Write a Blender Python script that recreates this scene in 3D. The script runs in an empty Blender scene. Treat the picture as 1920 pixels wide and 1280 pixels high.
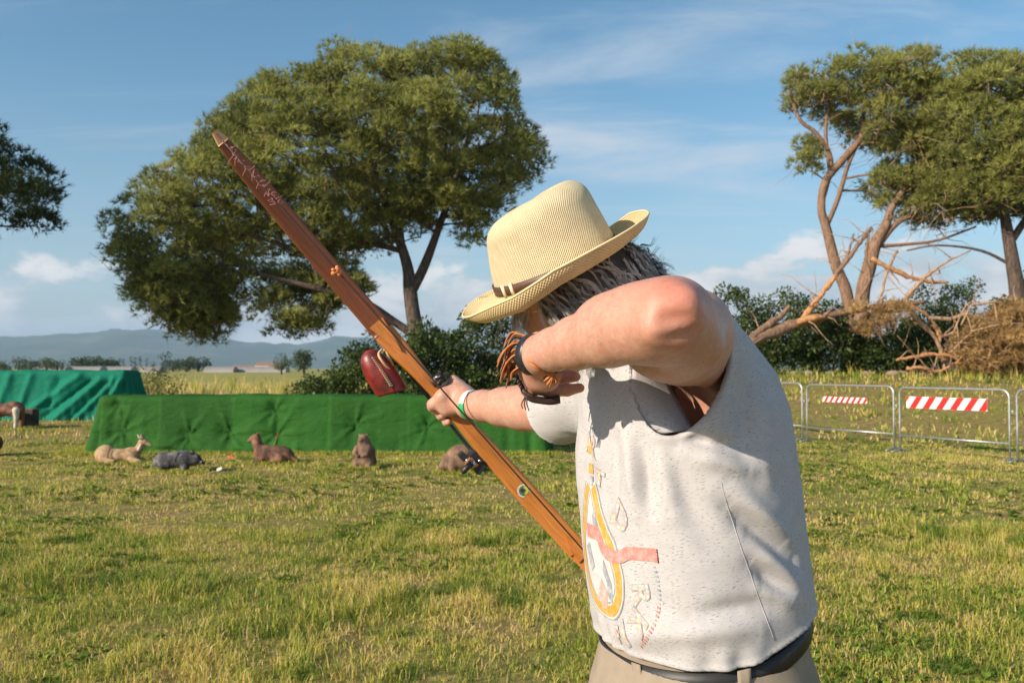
import bpy, bmesh, math, random
import numpy as np
from mathutils import Vector, Matrix
from mathutils.bvhtree import BVHTree

SC = bpy.context.scene
COL = SC.collection
R = math.radians
rng = np.random.default_rng(11)
random.seed(7)

# ------------------------------------------------------------------ camera
CAM_H = 1.45
FPX = 1650.0
PITCH = math.atan(50.0 / FPX)
cam_data = bpy.data.cameras.new('camera')
cam = bpy.data.objects.new('camera', cam_data)
COL.objects.link(cam)
cam.location = (0, 0, CAM_H)
cam.rotation_euler = (math.pi / 2 + PITCH, 0, 0)
cam_data.sensor_width = 36.0
cam_data.lens = 36.0 * FPX / 1920.0
cam_data.clip_start = 0.05
cam_data.clip_end = 60000
cam_data.dof.use_dof = True
cam_data.dof.focus_distance = 1.45
cam_data.dof.aperture_fstop = 11.0
SC.camera = cam

# ------------------------------------------------------------------ sky and sun
SUN_EL, SUN_AZ = R(24), R(216)          # azimuth counter-clockwise from +X of the direction towards the sun
sun_dir = Vector((math.cos(SUN_EL) * math.cos(SUN_AZ), math.cos(SUN_EL) * math.sin(SUN_AZ), math.sin(SUN_EL)))
world = bpy.data.worlds.new('World')
SC.world = world
world.use_nodes = True
wn, wl = world.node_tree.nodes, world.node_tree.links
wn.clear()
w_out = wn.new('ShaderNodeOutputWorld')
w_bg = wn.new('ShaderNodeBackground')
w_bg.inputs['Strength'].default_value = 0.10
wl.new(w_bg.outputs[0], w_out.inputs[0])
sky = wn.new('ShaderNodeTexSky')
sky.sky_type = 'NISHITA'
sky.sun_disc = False
sky.sun_elevation = SUN_EL
sky.sun_rotation = math.pi / 2 - SUN_AZ     # Blender measures it clockwise from +Y
sky.altitude = 60
sky.air_density = 1.0
sky.dust_density = 0.6
sky.ozone_density = 2.2


def wmath(op, a, b=None, c=None, clamp=False):
    n = wn.new('ShaderNodeMath')
    n.operation = op
    n.use_clamp = clamp
    for i, v in enumerate((a, b, c)):
        if v is None:
            continue
        if isinstance(v, (int, float)):
            n.inputs[i].default_value = v
        else:
            wl.new(v, n.inputs[i])
    return n.outputs[0]


def wnoise(vec, scale, detail, rough, dist=0.0):
    n = wn.new('ShaderNodeTexNoise')
    wl.new(vec, n.inputs['Vector'])
    n.inputs['Scale'].default_value = scale
    n.inputs['Detail'].default_value = detail
    n.inputs['Roughness'].default_value = rough
    n.inputs['Distortion'].default_value = dist
    return n.outputs['Fac']


def wstep(v, lo, hi):
    n = wn.new('ShaderNodeMapRange')
    n.interpolation_type = 'SMOOTHSTEP'
    wl.new(v, n.inputs[0])
    n.inputs[1].default_value = lo
    n.inputs[2].default_value = hi
    return n.outputs[0]


w_tc = wn.new('ShaderNodeTexCoord')
w_sep = wn.new('ShaderNodeSeparateXYZ')
wl.new(w_tc.outputs['Generated'], w_sep.inputs[0])
dx, dy, dz = w_sep.outputs
# high thin cloud: a flat layer seen in perspective, drawn out by the wind
zc = wmath('ADD', wmath('MAXIMUM', dz, 0.0), 0.10)
lay = wn.new('ShaderNodeCombineXYZ')
wl.new(wmath('DIVIDE', dx, zc), lay.inputs[0])
wl.new(wmath('DIVIDE', dy, zc), lay.inputs[1])
lay.inputs[2].default_value = 0.0
lmap = wn.new('ShaderNodeMapping')
lmap.inputs['Rotation'].default_value = (0, 0, R(32))
lmap.inputs['Scale'].default_value = (0.45, 1.35, 1)
lmap.inputs['Location'].default_value = (0.2, 0.1, 0)
wl.new(lay.outputs[0], lmap.inputs['Vector'])
cirrus = wstep(wnoise(lmap.outputs[0], 1.0, 7, 0.60, 0.55), 0.47, 0.76)
cirrus = wmath('MULTIPLY', cirrus, 0.80)
# heaped cloud standing on the horizon
azm = wmath('ARCTAN2', dx, dy)
cum = wn.new('ShaderNodeCombineXYZ')
wl.new(wmath('MULTIPLY', azm, 1.0), cum.inputs[0])
wl.new(wmath('MULTIPLY', dz, 1.9), cum.inputs[1])
cum.inputs[2].default_value = 1.1
puff = wnoise(cum.outputs[0], 9.0, 8, 0.56, 0.25)
big = wnoise(cum.outputs[0], 2.6, 2, 0.5)
hgt = wmath('ADD', wmath('MULTIPLY', puff, 0.62), wmath('MULTIPLY', big, 0.62))
lim = wmath('ADD', wmath('MULTIPLY', dz, 2.6), 0.352)
cum_m = wstep(wmath('SUBTRACT', hgt, lim), 0.0, 0.07)
# faint veil close to the horizon
veil = wmath('MULTIPLY', wmath('SUBTRACT', 1.0, wstep(dz, 0.0, 0.34)), 0.42)
sky_mix1 = wn.new('ShaderNodeMix'); sky_mix1.data_type = 'RGBA'
hsv = wn.new('ShaderNodeHueSaturation')
hsv.inputs['Saturation'].default_value = 1.16
hsv.inputs['Hue'].default_value = 0.487
hsv.inputs['Value'].default_value = 0.93
wl.new(sky.outputs[0], hsv.inputs['Color'])
wl.new(veil, sky_mix1.inputs['Factor'])
wl.new(hsv.outputs[0], sky_mix1.inputs['A'])
sky_mix1.inputs['B'].default_value = (3.1, 3.4, 3.65, 1)
sky_mix2 = wn.new('ShaderNodeMix'); sky_mix2.data_type = 'RGBA'
wl.new(cirrus, sky_mix2.inputs['Factor'])
wl.new(sky_mix1.outputs['Result'], sky_mix2.inputs['A'])
sky_mix2.inputs['B'].default_value = (4.5, 4.8, 5.2, 1)
sky_mix3 = wn.new('ShaderNodeMix'); sky_mix3.data_type = 'RGBA'
cum_col = wn.new('ShaderNodeMix'); cum_col.data_type = 'RGBA'
wl.new(wstep(puff, 0.38, 0.66), cum_col.inputs['Factor'])
cum_col.inputs['A'].default_value = (3.2, 3.4, 3.7, 1)
cum_col.inputs['B'].default_value = (6.8, 6.4, 6.15, 1)
wl.new(wmath('MULTIPLY', cum_m, 0.85), sky_mix3.inputs['Factor'])
wl.new(sky_mix2.outputs['Result'], sky_mix3.inputs['A'])
wl.new(cum_col.outputs['Result'], sky_mix3.inputs['B'])
wl.new(sky_mix3.outputs['Result'], w_bg.inputs['Color'])

sun_l = bpy.data.lights.new('sun', 'SUN')
sun_l.energy = 4.9
sun_l.angle = R(0.53)
sun_l.color = (1.0, 0.88, 0.72)
sun_o = bpy.data.objects.new('sun', sun_l)
COL.objects.link(sun_o)
sun_o.location = (-20, -14, 16)
sun_o.rotation_euler = sun_dir.to_track_quat('Z', 'Y').to_euler()

SC.view_settings.view_transform = 'Standard'
SC.view_settings.look = 'None'
SC.view_settings.exposure = 0.63
SC.view_settings.gamma = 1.0
SC.view_settings.use_curve_mapping = False
SC.render.engine = 'CYCLES'
SC.cycles.use_denoising = True
SC.cycles.max_bounces = 8
SC.cycles.transparent_max_bounces = 8
SC.cycles.volume_bounces = 0
SC.cycles.caustics_reflective = False
SC.cycles.caustics_refractive = False

# ------------------------------------------------------------------ helpers
CAM_ROT = Matrix.Rotation(math.pi / 2 + PITCH, 3, 'X')


def P(px, py, d):
    """world point seen at photo pixel (px, py), d metres in front of the camera"""
    v = CAM_ROT @ Vector(((px - 960) / FPX * d, -(py - 640) / FPX * d, -d))
    return np.array((v.x, v.y, v.z + CAM_H))


def nrm(v):
    v = np.asarray(v, float)
    return v / max(np.linalg.norm(v), 1e-9)


def world_loc(o):
    l = np.zeros(3)
    while o is not None:
        l += np.array(o.location)
        o = o.parent
    return l


def mesh_from(name, verts, faces, mat=None, smooth=True, attrs=None):
    me = bpy.data.meshes.new(name)
    verts = np.asarray(verts, dtype=np.float32)
    if isinstance(faces, np.ndarray):
        k = faces.shape[1]
        me.vertices.add(len(verts))
        me.vertices.foreach_set('co', verts.ravel())
        me.loops.add(faces.size)
        me.loops.foreach_set('vertex_index', faces.astype(np.int32).ravel())
        me.polygons.add(len(faces))
        me.polygons.foreach_set('loop_start', np.arange(0, faces.size, k, dtype=np.int32))
        me.update(calc_edges=True)
    else:
        me.from_pydata([tuple(map(float, v)) for v in verts], [], faces)
    me.polygons.foreach_set('use_smooth', np.full(len(me.polygons), smooth, dtype=bool))
    for k, v in (attrs or {}).items():
        v = np.asarray(v, dtype=np.float32)
        if v.ndim == 1:
            a = me.attributes.new(k, 'FLOAT', 'POINT')
            a.data.foreach_set('value', v)
        else:
            a = me.attributes.new(k, 'FLOAT_VECTOR', 'POINT')
            a.data.foreach_set('vector', v.ravel())
    me.validate()
    if mat is not None:
        me.materials.append(mat)
    me.update()
    return me


def obj(name, verts, faces, mat, parent=None, smooth=True, attrs=None, local=False):
    """one mesh object; vertices are in world space unless local"""
    verts = np.asarray(verts, dtype=np.float64)
    if parent is not None and not local:
        verts = verts - world_loc(parent)
    o = bpy.data.objects.new(name, mesh_from(name, verts, faces, mat, smooth, attrs))
    COL.objects.link(o)
    o.parent = parent
    return o


def tag(o, label=None, cat=None, group=None, kind=None):
    for k, v in (('label', label), ('category', cat), ('group', group), ('kind', kind)):
        if v:
            o[k] = v
    return o


def thing(name, label, cat, loc=(0, 0, 0), group=None, rz=0.0):
    o = bpy.data.objects.new(name, None)
    o.empty_display_size = 0.1
    COL.objects.link(o)
    o.location = [float(v) for v in loc]
    o.rotation_euler = (0, 0, rz)
    return tag(o, label, cat, group)


def copy_tree(o, parent=None):
    c = o.copy()
    COL.objects.link(c)
    c.parent = parent
    for ch in list(o.children):
        copy_tree(ch, c)
    return c


class Geo:
    """collects shapes for one mesh"""

    def __init__(self):
        self.v, self.f, self.n = [], [], 0

    def add(self, v, f):
        self.v += [tuple(map(float, p)) for p in v]
        self.f += [tuple(int(i) + self.n for i in q) for q in f]
        self.n += len(v)
        return self

    def box(self, c, s, rot=None):
        s = np.array(s) / 2
        v = np.array([(x, y, z) for x in (-1, 1) for y in (-1, 1) for z in (-1, 1)]) * s
        if rot is not None:
            v = v @ np.array(rot).T
        return self.add(v + np.array(c), [(0, 1, 3, 2), (4, 6, 7, 5), (0, 4, 5, 1), (2, 3, 7, 6), (0, 2, 6, 4), (1, 5, 7, 3)])

    def tube(self, pts, rad, sides=8, flat=None):
        v, f = tube_vf(pts, rad, sides, flat)
        return self.add(v, f)

    def build(self, name, mat, parent=None, smooth=True, local=False):
        return obj(name, self.v, self.f, mat, parent, smooth, None, local)


def frames(pts):
    pts = np.asarray(pts, float)
    t = np.gradient(pts, axis=0)
    t /= np.maximum(np.linalg.norm(t, axis=1, keepdims=True), 1e-9)
    up = np.array((0, 0, 1.0)) if abs(t[0][2]) < 0.9 else np.array((1.0, 0, 0))
    U, V = [], []
    u = nrm(np.cross(up, t[0]))
    for i in range(len(pts)):
        u = nrm(u - t[i] * np.dot(u, t[i]))
        U.append(u)
        V.append(np.cross(t[i], u))
    return t, np.array(U), np.array(V)


def tube_vf(pts, rad, sides=8, flat=None, caps=True):
    pts = np.asarray(pts, float)
    n = len(pts)
    rad = np.broadcast_to(np.asarray(rad, float), (n,))
    t, U, V = frames(pts)
    a = np.linspace(0, 2 * math.pi, sides, endpoint=False)
    fl = 1.0 if flat is None else flat
    v = (pts[:, None, :] + rad[:, None, None] * (np.cos(a)[None, :, None] * U[:, None, :] + fl * np.sin(a)[None, :, None] * V[:, None, :])).reshape(-1, 3)
    f = []
    for i in range(n - 1):
        for j in range(sides):
            k = (j + 1) % sides
            f.append((i * sides + j, i * sides + k, (i + 1) * sides + k, (i + 1) * sides + j))
    if caps:
        f.append(tuple(range(sides - 1, -1, -1)))
        f.append(tuple((n - 1) * sides + j for j in range(sides)))
    return v, f


def spline(pts, n=12):
    """Catmull-Rom through points (rows may carry radii too)"""
    pts = np.asarray(pts, float)
    q = np.vstack([2 * pts[0] - pts[1], pts, 2 * pts[-1] - pts[-2]])
    out = []
    for i in range(1, len(q) - 2):
        t = np.linspace(0, 1, n, endpoint=False)[:, None]
        p0, p1, p2, p3 = q[i - 1], q[i], q[i + 1], q[i + 2]
        out.append(0.5 * ((2 * p1) + (p2 - p0) * t + (2 * p0 - 5 * p1 + 4 * p2 - p3) * t ** 2 + (3 * p1 - p0 - 3 * p2 + p3) * t ** 3))
    out.append(pts[-1][None])
    return np.vstack(out)


def grid_faces(nu, nv, wrap_u=False, wrap_v=False):
    i, j = np.meshgrid(np.arange(nu if wrap_u else nu - 1), np.arange(nv if wrap_v else nv - 1), indexing='ij')
    i2, j2 = (i + 1) % nu, (j + 1) % nv
    return np.stack([i * nv + j, i2 * nv + j, i2 * nv + j2, i * nv + j2], -1).reshape(-1, 4)


def _h(ix, iy, iz, seed):
    n = (ix.astype(np.int64) * 374761393 + iy.astype(np.int64) * 668265263 + iz.astype(np.int64) * 2147483647 + seed * 1274126177) & 0xffffffff
    n = ((n ^ (n >> 13)) * 1274126177) & 0xffffffff
    return ((n ^ (n >> 16)) & 0xffff) / 65535.0


def vnoise(x, y, z=None, seed=0):
    """value noise 0..1"""
    x = np.asarray(x, float); y = np.asarray(y, float)
    z = np.zeros_like(x) if z is None else np.asarray(z, float)
    ix, iy, iz = np.floor(x), np.floor(y), np.floor(z)
    fx, fy, fz = x - ix, y - iy, z - iz
    fx, fy, fz = [t * t * (3 - 2 * t) for t in (fx, fy, fz)]
    r = 0
    for a in (0, 1):
        for b in (0, 1):
            for c in (0, 1):
                w = (fx if a else 1 - fx) * (fy if b else 1 - fy) * (fz if c else 1 - fz)
                r = r + w * _h(ix + a, iy + b, iz + c, seed)
    return r


def fbm(x, y, z=None, oct=4, seed=0):
    s, a, t = 0, 1.0, 0
    for o in range(oct):
        s = s + a * vnoise(np.asarray(x) * 2 ** o, np.asarray(y) * 2 ** o, None if z is None else np.asarray(z) * 2 ** o, seed + o * 17)
        t += a
        a *= 0.5
    return s / t


def sstep(a, b, x):
    t = np.clip((x - a) / (b - a), 0, 1)
    return t * t * (3 - 2 * t)


# ---- signed distance fields, meshed with surface nets
def smin(a, b, k):
    if k <= 0:
        return np.minimum(a, b)
    h = np.maximum(k - np.abs(a - b), 0) / k
    return np.minimum(a, b) - h * h * k * 0.25


class Field:
    def __init__(self, lo, hi, h):
        self.lo, self.h = np.asarray(lo, float), h
        self.n = np.ceil((np.asarray(hi, float) - self.lo) / h).astype(int) + 1
        self.ax = [(self.lo[i] + h * np.arange(self.n[i])).astype(np.float32) for i in range(3)]
        self.F = np.full(self.n, 0.2, dtype=np.float32)

    def block(self, lo, hi):
        a = np.clip(np.floor((np.asarray(lo) - self.lo) / self.h).astype(int), 0, self.n)
        b = np.clip(np.ceil((np.asarray(hi) - self.lo) / self.h).astype(int) + 1, 0, self.n)
        s = tuple(slice(a[i], b[i]) for i in range(3))
        return s, self.ax[0][s[0]][:, None, None], self.ax[1][s[1]][None, :, None], self.ax[2][s[2]][None, None, :]

    def put(self, lo, hi, fn, k, sub=False):
        m = max(0.02, 1.5 * k, 4 * self.h)
        s, X, Y, Z = self.block(np.asarray(lo) - m, np.asarray(hi) + m)
        if min(x.stop - x.start for x in s) <= 0:
            return self
        d = fn(X, Y, Z)
        self.F[s] = -smin(-self.F[s], d, k) if sub else smin(self.F[s], d, k)
        return self

    def cone(self, p1, r1, p2, r2, k=0.015, sub=False):
        p1, p2 = np.asarray(p1, np.float32), np.asarray(p2, np.float32)
        d = p2 - p1
        L2 = max(float(d @ d), 1e-9)
        rm = max(r1, r2)

        def fn(X, Y, Z):
            t = np.clip(((X - p1[0]) * d[0] + (Y - p1[1]) * d[1] + (Z - p1[2]) * d[2]) / L2, 0, 1)
            q = (X - p1[0] - t * d[0]) ** 2 + (Y - p1[1] - t * d[1]) ** 2 + (Z - p1[2] - t * d[2]) ** 2
            return np.sqrt(q) - (r1 + (r2 - r1) * t)
        return self.put(np.minimum(p1, p2) - rm, np.maximum(p1, p2) + rm, fn, k, sub)

    def chain(self, pts, rad, k=0.01):
        for i in range(len(pts) - 1):
            self.cone(pts[i], rad[i], pts[i + 1], rad[i + 1], k)
        return self

    def ell(self, c, rad, axes=None, k=0.015, sub=False):
        c = np.asarray(c, np.float32)
        A = np.eye(3, dtype=np.float32) if axes is None else np.asarray(axes, np.float32)
        r = np.asarray(rad, np.float32)
        rm = float(r.max())

        def fn(X, Y, Z):
            q = [(X - c[0]) * A[i][0] + (Y - c[1]) * A[i][1] + (Z - c[2]) * A[i][2] for i in range(3)]
            k0 = np.sqrt(sum((q[i] / r[i]) ** 2 for i in range(3)))
            k1 = np.sqrt(sum((q[i] / r[i] ** 2) ** 2 for i in range(3)))
            return k0 * (k0 - 1) / np.maximum(k1, 1e-6)
        return self.put(c - rm, c + rm, fn, k, sub)

    def mesh(self):
        return surface_nets(self.F, self.lo, self.h)


def surface_nets(F, lo, h):
    S = F < 0
    nx, ny, nz = F.shape
    c = np.zeros((nx - 1, ny - 1, nz - 1), np.uint8)
    for a in (0, 1):
        for b in (0, 1):
            for d in (0, 1):
                c += S[a:nx - 1 + a, b:ny - 1 + b, d:nz - 1 + d]
    cells = np.argwhere((c > 0) & (c < 8))
    idx = np.full(c.shape, -1, np.int32)
    idx[tuple(cells.T)] = np.arange(len(cells))
    cor = np.array([(a, b, d) for a in (0, 1) for b in (0, 1) for d in (0, 1)])
    val = np.stack([F[tuple((cells + k).T)] for k in cor], 1)
    acc = np.zeros((len(cells), 3)); cnt = np.zeros(len(cells))
    for i in range(8):
        for j in range(i + 1, 8):
            if np.abs(cor[i] - cor[j]).sum() != 1:
                continue
            m = (val[:, i] < 0) != (val[:, j] < 0)
            t = val[m, i] / (val[m, i] - val[m, j])
            acc[m] += cor[i] + t[:, None] * (cor[j] - cor[i])
            cnt[m] += 1
    verts = lo + h * (cells + acc / cnt[:, None])
    quads = []
    for ax in range(3):
        sl0 = [slice(None)] * 3; sl1 = [slice(None)] * 3
        sl0[ax] = slice(0, -1); sl1[ax] = slice(1, None)
        e = S[tuple(sl0)] != S[tuple(sl1)]
        p = np.argwhere(e)
        b, d = [(1, 2), (2, 0), (0, 1)][ax]
        lim = np.array(F.shape) - 1
        ok = (p[:, b] > 0) & (p[:, d] > 0) & (p[:, b] < lim[b]) & (p[:, d] < lim[d])
        p = p[ok]
        ub = np.zeros(3, int); ub[b] = 1
        ud = np.zeros(3, int); ud[d] = 1
        q = np.stack([idx[tuple((p - ub - ud).T)], idx[tuple((p - ud).T)], idx[tuple(p.T)], idx[tuple((p - ub).T)]], 1)
        flip = ~S[tuple(p.T)]
        q[flip] = q[flip][:, ::-1]
        quads.append(q)
    q = np.vstack(quads)
    return verts, q[(q >= 0).all(1)]


def relax(v, q, it=2, lam=0.5):
    e = np.vstack([q[:, [0, 1]], q[:, [1, 2]], q[:, [2, 3]], q[:, [3, 0]]])
    n = len(v)
    deg = np.maximum(np.bincount(e.ravel(), minlength=n), 1)[:, None]
    for s in range(it):
        acc = np.zeros_like(v)
        for k in range(3):
            acc[:, k] = np.bincount(e[:, 0], v[e[:, 1], k], n) + np.bincount(e[:, 1], v[e[:, 0], k], n)
        v = v + lam * (acc / deg - v)
    return v


# ---- materials
def new_mat(name):
    m = bpy.data.materials.new(name)
    m.use_nodes = True
    nt = m.node_tree
    return m, nt.nodes, nt.links, nt.nodes['Principled BSDF']


def ncol(c):
    return (c[0], c[1], c[2], 1.0)


def add_noise(N, L, scale, detail=4, rough=0.55, coord='Object', mscale=None, attr=None, dist=0.0):
    n = N.new('ShaderNodeTexNoise')
    n.inputs['Scale'].default_value = scale
    n.inputs['Detail'].default_value = detail
    n.inputs['Roughness'].default_value = rough
    n.inputs['Distortion'].default_value = dist
    if attr:
        a = N.new('ShaderNodeAttribute'); a.attribute_name = attr
        src = a.outputs['Vector']
    else:
        src = N.new('ShaderNodeTexCoord').outputs[coord]
    if mscale:
        mp = N.new('ShaderNodeMapping')
        mp.inputs['Scale'].default_value = mscale
        L.new(src, mp.inputs['Vector'])
        src = mp.outputs[0]
    L.new(src, n.inputs['Vector'])
    return n


def add_ramp(N, L, fac, stops):
    r = N.new('ShaderNodeValToRGB')
    el = r.color_ramp.elements
    while len(el) < len(stops):
        el.new(0.5)
    for e, (p, c) in zip(el, stops):
        e.position = p
        e.color = ncol(c)
    L.new(fac, r.inputs[0])
    return r.outputs[0]


def add_mix(N, L, fac, a, b, mode='MIX'):
    m = N.new('ShaderNodeMix')
    m.data_type = 'RGBA'
    m.blend_type = mode
    for s, v in (('Factor', fac), ('A', a), ('B', b)):
        if isinstance(v, (int, float)):
            m.inputs[s].default_value = v
        elif isinstance(v, tuple):
            m.inputs[s].default_value = ncol(v)
        else:
            L.new(v, m.inputs[s])
    return m.outputs['Result']


def add_bump(N, L, B, height, strength=0.3, dist=0.002):
    b = N.new('ShaderNodeBump')
    b.inputs['Strength'].default_value = strength
    b.inputs['Distance'].default_value = dist
    L.new(height, b.inputs['Height'])
    L.new(b.outputs[0], B.inputs['Normal'])


def simple(name, c1, c2=None, scale=20, rough=0.6, bump=0.0, bdist=0.002, metal=0.0, mscale=None, coat=0.0, detail=4):
    m, N, L, B = new_mat(name)
    B.inputs['Roughness'].default_value = rough
    B.inputs['Metallic'].default_value = metal
    B.inputs['Coat Weight'].default_value = coat
    n = add_noise(N, L, scale, detail, mscale=mscale)
    c2 = c2 or tuple(x * 0.72 for x in c1)
    L.new(add_ramp(N, L, n.outputs['Fac'], [(0.3, c2), (0.7, c1)]), B.inputs['Base Color'])
    if bump:
        add_bump(N, L, B, n.outputs['Fac'], bump, bdist)
    return m


def leaf_mat(name, dark, light, trans=0.35, rough=0.55):
    """foliage: colour from the per-leaf attribute 'tint', light passes through the blades"""
    m, N, L, B = new_mat(name)
    a = N.new('ShaderNodeAttribute'); a.attribute_name = 'tint'
    c = add_mix(N, L, a.outputs['Fac'], dark, light)
    L.new(c, B.inputs['Base Color'])
    B.inputs['Roughness'].default_value = rough
    B.inputs['Specular IOR Level'].default_value = 0.25
    t = N.new('ShaderNodeBsdfTranslucent')
    L.new(c, t.inputs['Color'])
    mx = N.new('ShaderNodeMixShader')
    mx.inputs[0].default_value = trans
    L.new(B.outputs[0], mx.inputs[1]); L.new(t.outputs[0], mx.inputs[2])
    L.new(mx.outputs[0], N['Material Output'].inputs[0])
    return m

# ================================================================== the land
def ground_z(x, y):
    x = np.asarray(x, float); y = np.asarray(y, float)
    rt = sstep(0.06, 0.24, x / np.maximum(y, 1.0))
    z = 1.22 * sstep(17.0, 29.5, y) * rt * (1 - sstep(60, 140, y))
    z = z + 0.05 * (fbm(x * 0.35, y * 0.35, None, 3, 2) - 0.5) * sstep(3.0, 6.0, y) * (1 - sstep(200, 400, y))
    return z


def ground_at(px, d):
    x = (px - 960) / FPX * d
    return np.array((x, d, float(ground_z(x, d))))


def dry_f(x, y):
    """0 lush .. 1 dry straw"""
    n = 0.40 * fbm(x * 0.6, y * 0.6, None, 3, 40) + 0.60 * fbm(x * 3.1, y * 3.1, None, 3, 60)
    return np.clip((n - 0.34) * 2.9, 0, 1)


def ground_material():
    m, N, L, B = new_mat('meadow_soil')
    at = N.new('ShaderNodeAttribute'); at.attribute_name = 'dry'
    n1 = add_noise(N, L, 9.0, 6, 0.65, coord='Object')
    n2 = add_noise(N, L, 0.05, 4, 0.55, coord='Object', mscale=(1, 3, 1))
    near_g = add_ramp(N, L, n1.outputs['Fac'], [(0.3, (0.12, 0.115, 0.03)), (0.55, (0.24, 0.22, 0.05)), (0.75, (0.34, 0.28, 0.09))])
    near_d = add_ramp(N, L, n1.outputs['Fac'], [(0.3, (0.12, 0.082, 0.036)), (0.5, (0.24, 0.17, 0.07)), (0.72, (0.42, 0.31, 0.13))])
    c = add_mix(N, L, at.outputs['Fac'], near_g, near_d)
    fa = N.new('ShaderNodeAttribute'); fa.attribute_name = 'far'
    farc = add_ramp(N, L, n2.outputs['Fac'], [(0.32, (0.16, 0.17, 0.045)), (0.5, (0.30, 0.27, 0.075)), (0.7, (0.36, 0.31, 0.10))])
    c = add_mix(N, L, fa.outputs['Fac'], c, farc)
    L.new(c, B.inputs['Base Color'])
    B.inputs['Roughness'].default_value = 0.95
    B.inputs['Specular IOR Level'].default_value = 0.1
    add_bump(N, L, B, n1.outputs['Fac'], 0.6, 0.03)
    return m


# one sheet, fine near the camera and coarse towards the horizon
ys = np.concatenate([np.linspace(-6, 3, 10), np.linspace(3.4, 20, 130), np.geomspace(20.5, 9000, 90)])
nx = 261
tx = np.linspace(-1, 1, nx)
tx = np.sign(tx) * np.abs(tx) ** 1.15
GX = np.stack([tx * (14 + 1.15 * max(y, 0)) for y in ys])
GY = np.repeat(ys[:, None], nx, 1)
GZ = ground_z(GX, GY)
gv = np.stack([GX, GY, GZ], -1).reshape(-1, 3)
ground = obj('ground', gv, grid_faces(len(ys), nx)[:, ::-1], ground_material(), None,
             attrs={'dry': np.maximum(dry_f(gv[:, 0], gv[:, 1]), 0.6 * sstep(0.57, 0.62, fbm(gv[:, 0] * 2.4, gv[:, 1] * 2.4, None, 3, 211))), 'far': sstep(45, 70, gv[:, 1]) * (1 - 0.5 * sstep(0.1, 0.3, gv[:, 0] / np.maximum(gv[:, 1], 1)))})
tag(ground, kind='structure')

# hills behind the plain
azs = np.radians(np.linspace(-44, 46, 200))
rds = np.linspace(5200, 8600, 26)
ridge_px = [(-900, 650), (-400, 646), (0, 641), (60, 636), (130, 631), (200, 622), (250, 616), (290, 619), (340, 625), (420, 631), (500, 639), (560, 640), (600, 632), (645, 621), (700, 624), (760, 634), (900, 640), (1200, 648), (1500, 655), (2200, 660), (3000, 668)]
rx = [math.atan((p - 960) / FPX) for p, _ in ridge_px]
rh_ = [(690 - y) / FPX for _, y in ridge_px]
HV = []
for r_ in rds:
    q = (r_ - 5200) / 3400
    prof_ = math.sin(math.pi * min(1, q * 1.05 + 0.0)) ** 0.8 if q < 0.5 else math.cos((q - 0.5) * 1.4)
    h = 0.86 * np.interp(azs, rx, rh_) / np.cos(azs) * r_ * prof_ * (0.94 + 0.06 * q)
    nn = fbm(azs * 40, np.full_like(azs, r_ / 260), None, 5, 9) - 0.5
    h = np.maximum(h * (1 + 0.5 * nn * (1 - abs(2 * q - 1))), 0) - (8 if q in (0, 1) else 0)
    HV.append(np.stack([r_ * np.sin(azs), r_ * np.cos(azs), h], -1))
HV = np.array(HV)
m, N, L, B = new_mat('wooded_hillside')
n = add_noise(N, L, 0.004, 8, 0.65)
L.new(add_ramp(N, L, n.outputs['Fac'], [(0.35, (0.035, 0.055, 0.025)), (0.55, (0.06, 0.085, 0.035)), (0.72, (0.16, 0.15, 0.09))]), B.inputs['Base Color'])
B.inputs['Roughness'].default_value = 1.0
hills = obj('hills', HV.reshape(-1, 3), grid_faces(len(rds), len(azs))[:, ::-1], m)
tag(hills, kind='structure')

# the air between here and the hills
hz_ = Geo(); hz_.box((0, 3700, 230), (26000, 13000, 464))
M_HAZE = bpy.data.materials.new('summer_haze'); M_HAZE.use_nodes = True
N = M_HAZE.node_tree.nodes; L = M_HAZE.node_tree.links
N.clear()
o_ = N.new('ShaderNodeOutputMaterial'); pv = N.new('ShaderNodeVolumePrincipled')
pv.inputs['Color'].default_value = (0.50, 0.74, 1.0, 1)
pv.inputs['Density'].default_value = 0.000105
pv.inputs['Anisotropy'].default_value = 0.1
L.new(pv.outputs[0], o_.inputs['Volume'])
haze = hz_.build('haze', M_HAZE, None, smooth=False)
tag(haze, 'thin pale summer haze lying over the whole plain', None, None, 'stuff')

# ---- grass: every blade is geometry, mown short with dry straw among it
M_GRASS, N, L, B = new_mat('grass_blades')
a_ = N.new('ShaderNodeAttribute'); a_.attribute_name = 'tint'
gc = add_ramp(N, L, a_.outputs['Fac'], [(0.0, (0.055, 0.120, 0.016)), (0.28, (0.27, 0.35, 0.048)), (0.55, (0.54, 0.49, 0.085)), (0.78, (0.70, 0.51, 0.17)), (1.0, (0.82, 0.64, 0.34))])
L.new(gc, B.inputs['Base Color'])
B.inputs['Roughness'].default_value = 0.6
B.inputs['Specular IOR Level'].default_value = 0.2
t_ = N.new('ShaderNodeBsdfTranslucent'); L.new(gc, t_.inputs['Color'])
mx_ = N.new('ShaderNodeMixShader'); mx_.inputs[0].default_value = 0.42
L.new(B.outputs[0], mx_.inputs[1]); L.new(t_.outputs[0], mx_.inputs[2])
L.new(mx_.outputs[0], N['Material Output'].inputs[0])


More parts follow.
